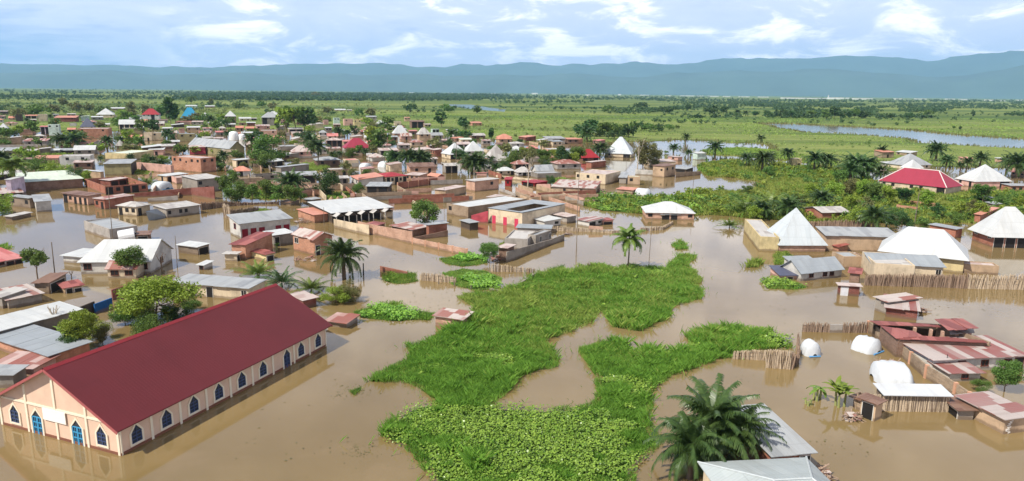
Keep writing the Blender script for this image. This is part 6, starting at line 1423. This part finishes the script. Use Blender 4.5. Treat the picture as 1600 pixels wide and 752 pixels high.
# far town at the mountain foot: low pale buildings
CITY = [(1221,1250,151.6,153.4),(1252,1262,152,153.6),(1265,1290,152.4,153.8),(1294,1312,151.2,154.2),(1313,1318,151.6,153.8),(1322,1326,151.8,153.6),(1333,1354,152.6,154.6),(1398,1410,153.2,154.6),(1540,1550,155,156.6),(1558,1568,155.8,157.2),(800,805,147.8,149.6),(831,840,144.2,145),(768,774,144.8,145.8),
 (966,970,146,147.6),(1000,1008,147.2,148.2),(1064,1084,148.4,149.6),(1088,1098,148.8,149.8),(1106,1122,149.2,150.4),(1130,1140,149.5,150.5),(915,922,147,148.6),(1010,1016,147.6,148.6),(1040,1048,148.2,149.4),(1155,1170,150,151),(1185,1200,150.4,151.4),(1430,1446,153.4,154.6),(1478,1490,153.6,154.8),(1500,1512,154,155.2),(1590,1600,155.4,156.6),(590,596,143.4,144.2),(640,650,143.6,144.4),(700,708,144,144.9),(735,742,144.2,145.2),(1350,1362,152.8,154)]
mw = plain('far_white', s2l(228, 228, 225), .6, var=.05); mr_ = plain('far_roof', s2l(205, 198, 192), .6)
for (x0, x1, y0, y1) in CITY:
    cx = (x0 + x1) / 2; hz_y = HZ + (cx - 800) * math.tan(ROLL); yb = max(y1 + 1.0, hz_y + 3.6); g_ = gp(cx, yb); sc = (g_ - CAM).dot(CF) / F; L_ = (x1 - x0) * sc; h_ = max(4, (yb - y0 - .8) * sc * .8); D_ = min(L_, 40)
    o = empty('distant_building', (g_.x, g_.y, 0)); tag(o, 'low pale building in the far town strip under the mountains', 'building', 'pale buildings of the far town'); mb = MB(); mb.box(-L_/2, L_/2, -D_/2, D_/2, 0, h_); mb.build('wall', mw, o); mb = MB(); mb.box(-L_/2 - 1, L_/2 + 1, -D_/2 - 1, D_/2 + 1, h_ + .01, h_ + 1.2); mb.build('roof', mr_, o)
g_ = gp(1294, 155); o = empty('control_tower', (g_.x, g_.y, 0)); tag(o, 'slim white tower in the far town strip', 'tower'); mb = MB(); mb.tube((0, 0, 0), (0, 0, 26), 3, 2.6, 10); mb.build('shaft', mw, o); mb = MB(); mb.tube((0, 0, 26.01), (0, 0, 31), 4.5, 5, 10); mb.build('cabin', mr_, o)
# ================================================================== GROUND COVER
rng = np.random.default_rng(4)
islands = [
 ('green_island', [(565,598),(600,575),(640,555),(635,540),(680,530),(700,515),(740,500),(735,480),(712,465),(745,458),(790,455),(840,427),(900,420),(975,416),(1040,418),(1060,400),(1085,398),(1080,418),(1098,440),(1097,468),(1060,478),(1045,498),(1000,518),(955,512),(940,488),(915,510),(880,522),(850,530),(873,550),(872,572),(820,590),(790,620),(765,635),(840,640),(905,636),(932,622),(928,590),(912,565),(903,545),(935,533),(980,535),(985,545),(1075,542),(1075,525),(1082,515),(1130,513),(1200,516),(1243,530),(1240,546),(1180,548),(1150,560),(1120,562),(1108,570),(1085,575),(1050,585),(1022,618),(1012,640),(1012,670),(1024,690),(1018,715),(1000,755),(990,800),(700,800),(660,740),(640,712),(605,692),(597,668),(620,645),(650,632),(690,628),(665,612),(640,600),(600,601)], 'dense bright green grass island in front of the church', 1.0),
 ('marsh_strip', [(1095,236),(1130,232),(1180,232),(1215,235),(1260,244),(1310,254),(1310,262),(1270,256),(1235,250),(1190,247),(1150,243),(1108,241)], 'low marsh strip between the far pond and the palms', .8),
 ('green_strip', [(905,320),(912,310),(960,305),(1000,308),(1060,307),(1080,298),(1100,298),(1160,300),(1190,292),(1192,284),(1150,278),(1110,276),(1095,268),(1090,258),(1130,250),(1200,254),(1290,262),(1330,268),(1400,300),(1470,302),(1540,300),(1620,305),(1620,352),(1500,348),(1450,352),(1300,346),(1230,344),(1165,342),(1110,336),(1075,338),(1010,335),(940,330)], 'rough green strip with palms beyond the open water', .9),
 ('grass_patch', [(596,432),(620,426),(655,428),(657,440),(622,444),(600,440)], 'small bright grass patch below the low red brick wall', .7),
 ('floating_plants', [(550,487),(582,478),(612,474),(650,486),(688,490),(672,502),(610,503),(565,497)], 'narrow bed of floating plants beside the small brick hut', .4),
 ('weedy_patch', [(690,428),(722,420),(760,424),(782,436),(786,452),(745,455),(704,444)], 'weedy patch inside the reed fence', .5),
 ('weedy_strip', [(684,404),(730,398),(762,402),(764,412),(722,417),(694,413)], 'weedy strip below the salmon brick wall', .5),
 ('floating_plants', [(1184,438),(1205,435),(1240,440),(1262,450),(1240,454),(1200,452)], 'floating green plants below the white and turquoise shed', .4),
 ('floating_plants', [(1208,398),(1225,392),(1238,400),(1240,414),(1212,414)], 'small green patch left of the turquoise shed', .4),
 ('grass_tuft', [(1050,382),(1062,378),(1076,384),(1078,390),(1056,391)], 'isolated grass tuft in the water right of the coconut palm', 1.0),
 ('grass_tuft', [(1165,412),(1175,408),(1190,410),(1186,418),(1168,419)], 'dark grass tuft below the yellow compound', .8),
 ('grass_tuft', [(905,545),(940,533),(978,536),(960,550),(915,558)], 'short grass tongue at the channel', .6),
 ('weedy_patch', [(365,330),(410,326),(420,336),(380,342)], 'green weeds behind the white shop with red doors', .5),
 ('weedy_patch', [(205,262),(232,258),(250,264),(238,272),(212,272)], 'weedy patch below the pale yellow block', .6),
 ('weedy_patch', [(380,300),(420,296),(470,300),(480,308),(420,312),(385,310)], 'green verge under the row of green trees', .8),
 ('weedy_patch', [(500,306),(540,300),(548,308),(515,314)], 'weeds beside the dark round tree', .6),
 ('weedy_patch', [(585,298),(604,296),(606,303),(590,306)], 'small weedy spot left of the red roofed shop', .6),
 ('weedy_patch', [(448,258),(500,256),(520,262),(480,270),(450,266)], 'weeds around the tall coconut palm', .6),
 ('weedy_patch', [(860,282),(880,278),(895,284),(880,289)], 'weedy clump right of the white gabled house', .6),
 ('weedy_patch', [(780,395),(812,380),(806,372),(778,382)], 'dry weeds in front of the courtyard house', .6),
 ('weedy_patch', [(0,250),(70,238),(130,246),(140,262),(60,268),(0,262)], 'overgrown ground around the leftmost palms', .9),
 ('weedy_patch', [(200,232),(240,226),(262,232),(240,240),(205,240)], 'overgrown yard left of the small fan palms', .8),
 ('grass_tuft', [(545,612),(562,604),(568,610),(552,620)], 'thin floating grass left of the island', .3),
 ('grass_tuft', [(0,384),(12,380),(20,388),(0,392)], 'grass tuft at the left edge', .6)]
HY = [wpoly(p) for p in ([(597,668),(622,645),(700,634),(790,642),(850,640),(905,636),(870,652),(930,650),(968,660),(1000,690),(1000,800),(690,800),(660,740),(605,692)], [(1095,515),(1130,513),(1200,516),(1243,530),(1240,546),(1180,548),(1120,548),(1100,535)], [(640,575),(668,566),(690,575),(672,590),(648,592)], [(745,560),(790,558),(792,575),(760,580)], [(950,600),(1000,595),(1012,615),(960,622)],
 [(550,487),(582,478),(612,474),(650,486),(688,490),(672,502),(610,503),(565,497)], [(720,424),(780,436),(786,452),(745,455)], [(1184,438),(1205,435),(1240,440),(1262,450),(1240,454),(1200,452)], [(690,404),(730,398),(762,402),(764,412)], [(905,320),(912,310),(960,305),(1060,307),(1100,300),(1100,330),(1010,335),(940,330)], [(985,545),(1075,542),(1108,552),(1060,562),(1000,556)])]
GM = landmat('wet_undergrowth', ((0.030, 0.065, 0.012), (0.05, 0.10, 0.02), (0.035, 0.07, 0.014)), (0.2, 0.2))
for (nm, poly, lab, hh) in islands:
    P0 = wpoly(poly); big = len(poly) > 20; dist = np.median(P0[:, 1]); P = densify(P0, 1.2 if dist < 150 else 3, .9 if dist < 150 else 2.0, len(poly))
    Pin = P
    sgn = np.sign(np.sum(P[:, 0] * np.roll(P[:, 1], -1) - np.roll(P[:, 0], -1) * P[:, 1])); tg = np.roll(P, -1, 0) - np.roll(P, 1, 0); tg /= np.linalg.norm(tg, axis=1)[:, None] + 1e-9
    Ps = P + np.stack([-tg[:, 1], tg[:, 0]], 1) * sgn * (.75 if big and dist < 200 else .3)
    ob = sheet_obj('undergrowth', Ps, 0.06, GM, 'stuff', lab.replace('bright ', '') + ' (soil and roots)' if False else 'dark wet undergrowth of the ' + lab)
    near_ = dist < 200
    X, Y = sample(P, 220 if near_ else 18, rng, 620000)
    if near_: e_ = rng.random(len(X)) < .05; X = np.concatenate([X, X[e_] + rng.normal(0, .9, e_.sum())]); Y = np.concatenate([Y, Y[e_] + rng.normal(0, .9, e_.sum())])
    rimz = np.zeros(len(X), bool)
    if near_:
        for ox_, oy_ in ((1.3, 0), (-1.3, 0), (0, 1.6), (0, -1.6)): rimz |= ~inside(P, X + ox_, Y + oy_)
        kk = ~rimz | (rng.random(len(X)) < .5 * (.4 + pnoise(X, Y, .8, 51))); X, Y = X[kk], Y[kk]
    D = np.hypot(X, Y); keep = rng.random(len(X)) < np.clip((75 / D) ** 1.15, .05, 1) if near_ else np.ones(len(X), bool); X, Y, D = X[keep], Y[keep], D[keep]
    ishy = np.zeros(len(X), bool)
    for h_ in HY:
        w1 = pnoise(X, Y, .35, 3) * 4 - 2; w2 = pnoise(X, Y, .35, 7) * 4 - 2; ishy |= inside(h_, X + w1, Y + w2)
    gappy = pnoise(X, Y, .22, 5) * .6 + pnoise(X, Y, .7, 6) * .4
    ishy &= ~(gappy + rng.normal(0, .04, len(X)) > .60); ishy |= (gappy < .15) & near_; hk = ishy & (rng.random(len(X)) < .42); X, Y, D = X[~ishy | hk], Y[~ishy | hk], D[~ishy | hk]; ishy = ishy[~ishy | hk] if False else np.delete(ishy, np.where(ishy & ~hk)[0])
    k = ~ishy; tall = pnoise(X, Y, .09, 2) * .6 + pnoise(X, Y, .3, 9) * .4
    clump = pnoise(X[k], Y[k], 1.1, 31) ** 1.5 * .9 + pnoise(X[k], Y[k], .45, 33) ** 2 * .8 + .18
    hb = hh * (.30 + .9 * tall[k] ** 1.5) * (clump * 1.15) * (1.0 if near_ else 1.4) + .06
    yl = (pnoise(X[k], Y[k], .07, 12) * .35 + pnoise(X[k], Y[k], .4, 13) * .25 + .4 * np.clip((Y[k] - 60) / 70, 0, 1) + rng.normal(0, .10, k.sum()) > .58)
    Bv = blades(X[k], Y[k], hb, np.clip(D[k] * .00026, .016, .5) * (1 if near_ else 1.8), rng, .28).reshape(-1, 4, 3)
    if (~yl).any(): stuff('grass', Bv[~yl].reshape(-1, 3), L_GRASS, 'fresh green grass of the ' + lab)
    if yl.any(): stuff('tall_grass', Bv[yl].reshape(-1, 3), L_GRASSY, 'yellower tall grass of the ' + lab)
    if ishy.any():
        sz = np.clip(D[ishy] * .00155, .10, .6); V_ = hyaleaves(X[ishy], Y[ishy], rng, 1.0, .50).reshape(-1, 4, 3); c0 = V_.mean(1, keepdims=True); V_ = c0 + (V_ - c0) * sz[:, None, None]
        stuff('water_hyacinth', V_.reshape(-1, 3), L_HYA, 'round leaved water hyacinth on the ' + lab)
# low scrub over the near part of the grassland
LX = rng.uniform(-420, 900, 200000); LY = rng.uniform(230, 1000, 200000); k = inside(LAND, LX, LY) & ~inside(river, LX, LY) & ~inside(pond, LX, LY); LX, LY = LX[k], LY[k]
cl = pnoise(LX, LY, .02, 21) * .6 + pnoise(LX, LY, .09, 22) * .4; k = rng.random(len(LX)) < np.clip((cl - .25) * 1.5, .1, 1); LX, LY, cl = LX[k], LY[k], cl[k]
Bv = blades(LX, LY, 0.5 + 1.1 * cl ** 3, LY * .0007 + .1, rng, .6).reshape(-1, 4, 3); yl = rng.random(len(LX)) < .85
stuff('field_grass', Bv[yl].reshape(-1, 3), L_GRASSY, 'yellow green marsh grass over the wide grassland'); stuff('field_grass', Bv[~yl].reshape(-1, 3), L_GRASS, 'darker marsh plants over the wide grassland')
SX, SY = sample(wpoly(islands[2][1]), .12, rng); kk = (pnoise(SX, SY, .05, 41) > .42); SX, SY = SX[kk], SY[kk]
# scum, leaves and twigs drifting on the flood
fx = []; 
for (cx_, cy_, sx_, sy_, n_d) in ((560, 705, 22, 6, 300), (548, 612, 20, 6, 350), (640, 470, 60, 10, 300), (1290, 700, 60, 14, 260), (860, 560, 20, 12, 120), (1150, 600, 30, 12, 150), (720, 395, 60, 12, 300), (1380, 470, 90, 8, 500), (450, 690, 80, 30, 200), (1000, 395, 120, 14, 260), (250, 360, 160, 25, 500), (1500, 480, 90, 10, 500), (500, 560, 60, 30, 150), (1180, 470, 50, 20, 200), (600, 340, 120, 10, 400), (780, 330, 120, 20, 400)):
    for k in range(n_d // 4): g_ = gp(rng.normal(cx_, sx_), rng.normal(cy_, sy_)); fx.append((g_.x, g_.y))
fx = np.array(fx); Vd = hyaleaves(fx[:, 0], fx[:, 1], rng, 1.0, .03).reshape(-1, 4, 3); c0 = Vd.mean(1, keepdims=True); Vd = c0 + (Vd - c0) * (rng.uniform(.03, .11, len(fx)) * np.clip(fx[:, 1] / 90, 1, 2.2))[:, None, None] * np.array([1, 1, .15]); Vd[:, :, 2] = np.clip(Vd[:, :, 2], .008, .06)
stuff('floating_debris', Vd.reshape(-1, 3), plain('drift_scum', s2l(96, 92, 60), .9, var=.4, scale=1.5), 'twigs, leaves and scum drifting on the flood water')
# reed rim along the river
rim = []
for P_ in (river, near):
    for a_, b_ in zip(P_[:-1], P_[1:]):
        n = int(np.hypot(*(b_ - a_)) * 1.6); s = rng.random(n)[:, None]; rim.append(a_ + (b_ - a_) * s + rng.normal(0, 1.6, (n, 2)))
rim = np.concatenate(rim); rim = rim[rim[:, 1] < 1200]
Bv = blades(rim[:, 0], rim[:, 1], np.full(len(rim), 1.6), rim[:, 1] * .0008 + .1, rng, .2); stuff('shore_reeds', Bv, L_DRY, 'olive reeds along the river banks and shore')
# distant woodland
def wood(name, pts, hts, mat, lab, per=26, s=.30, flat=.3):
    Vs = []
    for (x, y), h_ in zip(pts, hts):
        v = rng.normal(size=(per, 3)); v /= np.linalg.norm(v, axis=1)[:, None]; C = v * (rng.random((per, 1)) ** .4) * np.array([h_ * .62, h_ * .62, h_ * .42]) + np.array([x, y, h_ * .5]); C[:, 2] = np.maximum(C[:, 2], .3); Vs.append(rquads(C, h_ * s, rng, flat))
    stuff(name, np.concatenate(Vs), mat, lab)
pts = []; hts = []
L_W = []
def band(n, x0, x1, y0, y1, thr, sx_=.02, sy_=.16, hr=(5, 9), seed=1):
    x = rng.uniform(x0, x1, n); y = y0 + (y1 - y0) * np.clip(rng.normal(.5, .27, n), 0, 1); ed = np.clip(np.minimum(x - x0, x1 - x) / 90, 0, 1); kk = rng.random(n) < ed ** 1.5; x, y = x[kk], y[kk]; q = pnoise(x * sx_ / .02, y * sy_ / .02, .02, seed) * .6 + pnoise(x * sx_ * 4 / .02, y * sy_ * 2 / .02, .02, seed + 1) * .4
    for a, b_ in zip(x[q > thr], y[q > thr]):
        hzy = HZ + (a - 800) * math.tan(ROLL)
        g_ = gp(a, max(b_, hzy + 2.0)); P_ = np.array([g_.x, g_.y])
        if inside(river, P_[:1], P_[1:])[0] or inside(pond, P_[:1], P_[1:])[0]: continue
        pts.append((g_.x, g_.y)); hts.append(rng.uniform(*hr) * max(1.0, min(1.6, g_.y / 2500)))
band(5200, 950, 1700, 163, 185, .57, .006, .16, (3, 8), 1); band(3000, 1050, 1700, 157, 170, .47, .007, .3, (4, 9), 4); band(500, 950, 1700, 160, 188, .40, .03, .3, (2, 4), 31); band(1500, 600, 1180, 151, 162, .45, .008, .35, (5, 9), 7)
band(900, 560, 1150, 163, 178, .64, .010, .4, (2, 6), 8); band(4200, 250, 820, 147, 158, .32, .006, .3, (8, 12), 9); band(900, -150, 420, 146, 156, .52, .006, .4, (6, 10), 10); band(1800, -150, 560, 152, 184, .60, .012, .3, (2, 6), 12)
band(3000, -200, 1800, 137.5, 153, .46, .004, .6, (6, 10), 14)
band(260, 880, 1600, 186, 200, .66, .02, .2, (3, 5), 15)
wood('distant_woodland', pts, hts, leafmat('woodland_leaves', (0.035, 0.075, 0.026), (0.085, 0.135, 0.042), 0.15), 'dark tree belts scattered over the far plain')
pts, hts = [], []
band(2600, -150, 640, 152, 190, .45, .02, .2, (1.5, 4), 41); band(900, 540, 960, 166, 214, .52, .02, .2, (1, 3), 43); wood('scrub', pts, hts, leafmat('scrub_leaves', (0.12, 0.15, 0.045), (0.25, 0.27, 0.085), 0.25), 'olive scrub around the far edge of town', 26, .26, .3)
pts, hts = [], []
band(1500, 640, 1750, 186, 240, .55, .010, .2, (.6, 1.8), 45); wood('scrub', pts, hts, L_TREE, 'green marsh bushes on the near grassland', 24, .28, .3)
pts2 = list(zip(SX, SY)); hts2 = rng.uniform(.8, 2.6, len(pts2))
wood('shrubs', pts2[::2], hts2[::2], L_TREE, 'mid green shrubs over the rough green strip', 40, .22); wood('shrubs', pts2[1::2], hts2[1::2], L_YEL, 'yellow green shrubs over the rough green strip', 40, .22)
# ================================================================== LABELS OF THE MANY
LM = [('the church', 330, 560), ('the turquoise hipped roof', 298, 182), ('the bright red roof', 235, 182), ('the slate pyramid roof', 137, 192), ('the mint green block', 84, 205), ('the crimson villa roof', 558, 226), ('the three white pyramids', 740, 235), ('the salmon corner tower', 430, 212), ('the olive warehouse', 335, 225), ('the round water tanks', 372, 212),
 ('the tall silver pyramid', 967, 230), ('the willow like trees', 1010, 240), ('the yellow white hut', 1244, 255), ('the crimson ridged villa', 1432, 280), ('the silver pyramid house', 1245, 365), ('the pink pyramid house', 1540, 275), ('the leaning coconut palm', 24, 250), ('the orange two storey block', 310, 258), ('the white gabled house', 855, 265), ('the far river bend', 1200, 200),
 ('the small crimson hip', 922, 245), ('the red doored shop', 405, 350), ('the far pond', 740, 168), ('the left white pyramid', 165, 175), ('the long grassland', 900, 190), ('the wide river', 1400, 208), ('the white barrel tents', 1270, 540), ('the pale yellow block', 185, 240), ('the brick hut among palms', 1290, 340), ('the roofless brick compound', 180, 285), ('the small white pyramid', 362, 185), ('the cluster of palms', 640, 245), ('the bare white tree', 823, 270), ('the upper right woods', 1450, 180), ('the left tree belt', 120, 165)]
from collections import defaultdict
buckets = defaultdict(list)
for (o, desc, X, Y) in AUTO:
    best = min(LM, key=lambda l: math.hypot(l[1] - X, (l[2] - Y) * 2.2)); dx_, dy_ = X - best[1], (Y - best[2]) * 2.2
    rel = ('right of ' if dx_ > 0 else 'left of ') if abs(dx_) > abs(dy_) else ('below ' if dy_ > 0 else 'above ')
    buckets[desc + ' ' + rel + best[0]].append((X, Y, o))
ORD = ['first', 'second', 'third', 'fourth', 'fifth', 'sixth', 'seventh', 'eighth', 'ninth', 'tenth', 'eleventh', 'twelfth']
for lab, L_ in buckets.items():
    L_.sort(key=lambda q: q[0])
    if len(L_) == 1: L_[0][2]['label'] = lab; continue
    for i, (X, Y, o) in enumerate(L_):
        if len(L_) == 2: pre = ('left ', 'right ')[i]
        else: pre = ('leftmost ' if i == 0 else 'rightmost ' if i == len(L_) - 1 else ORD[min(i, 11)] + ' from left ')
        o['label'] = pre + lab
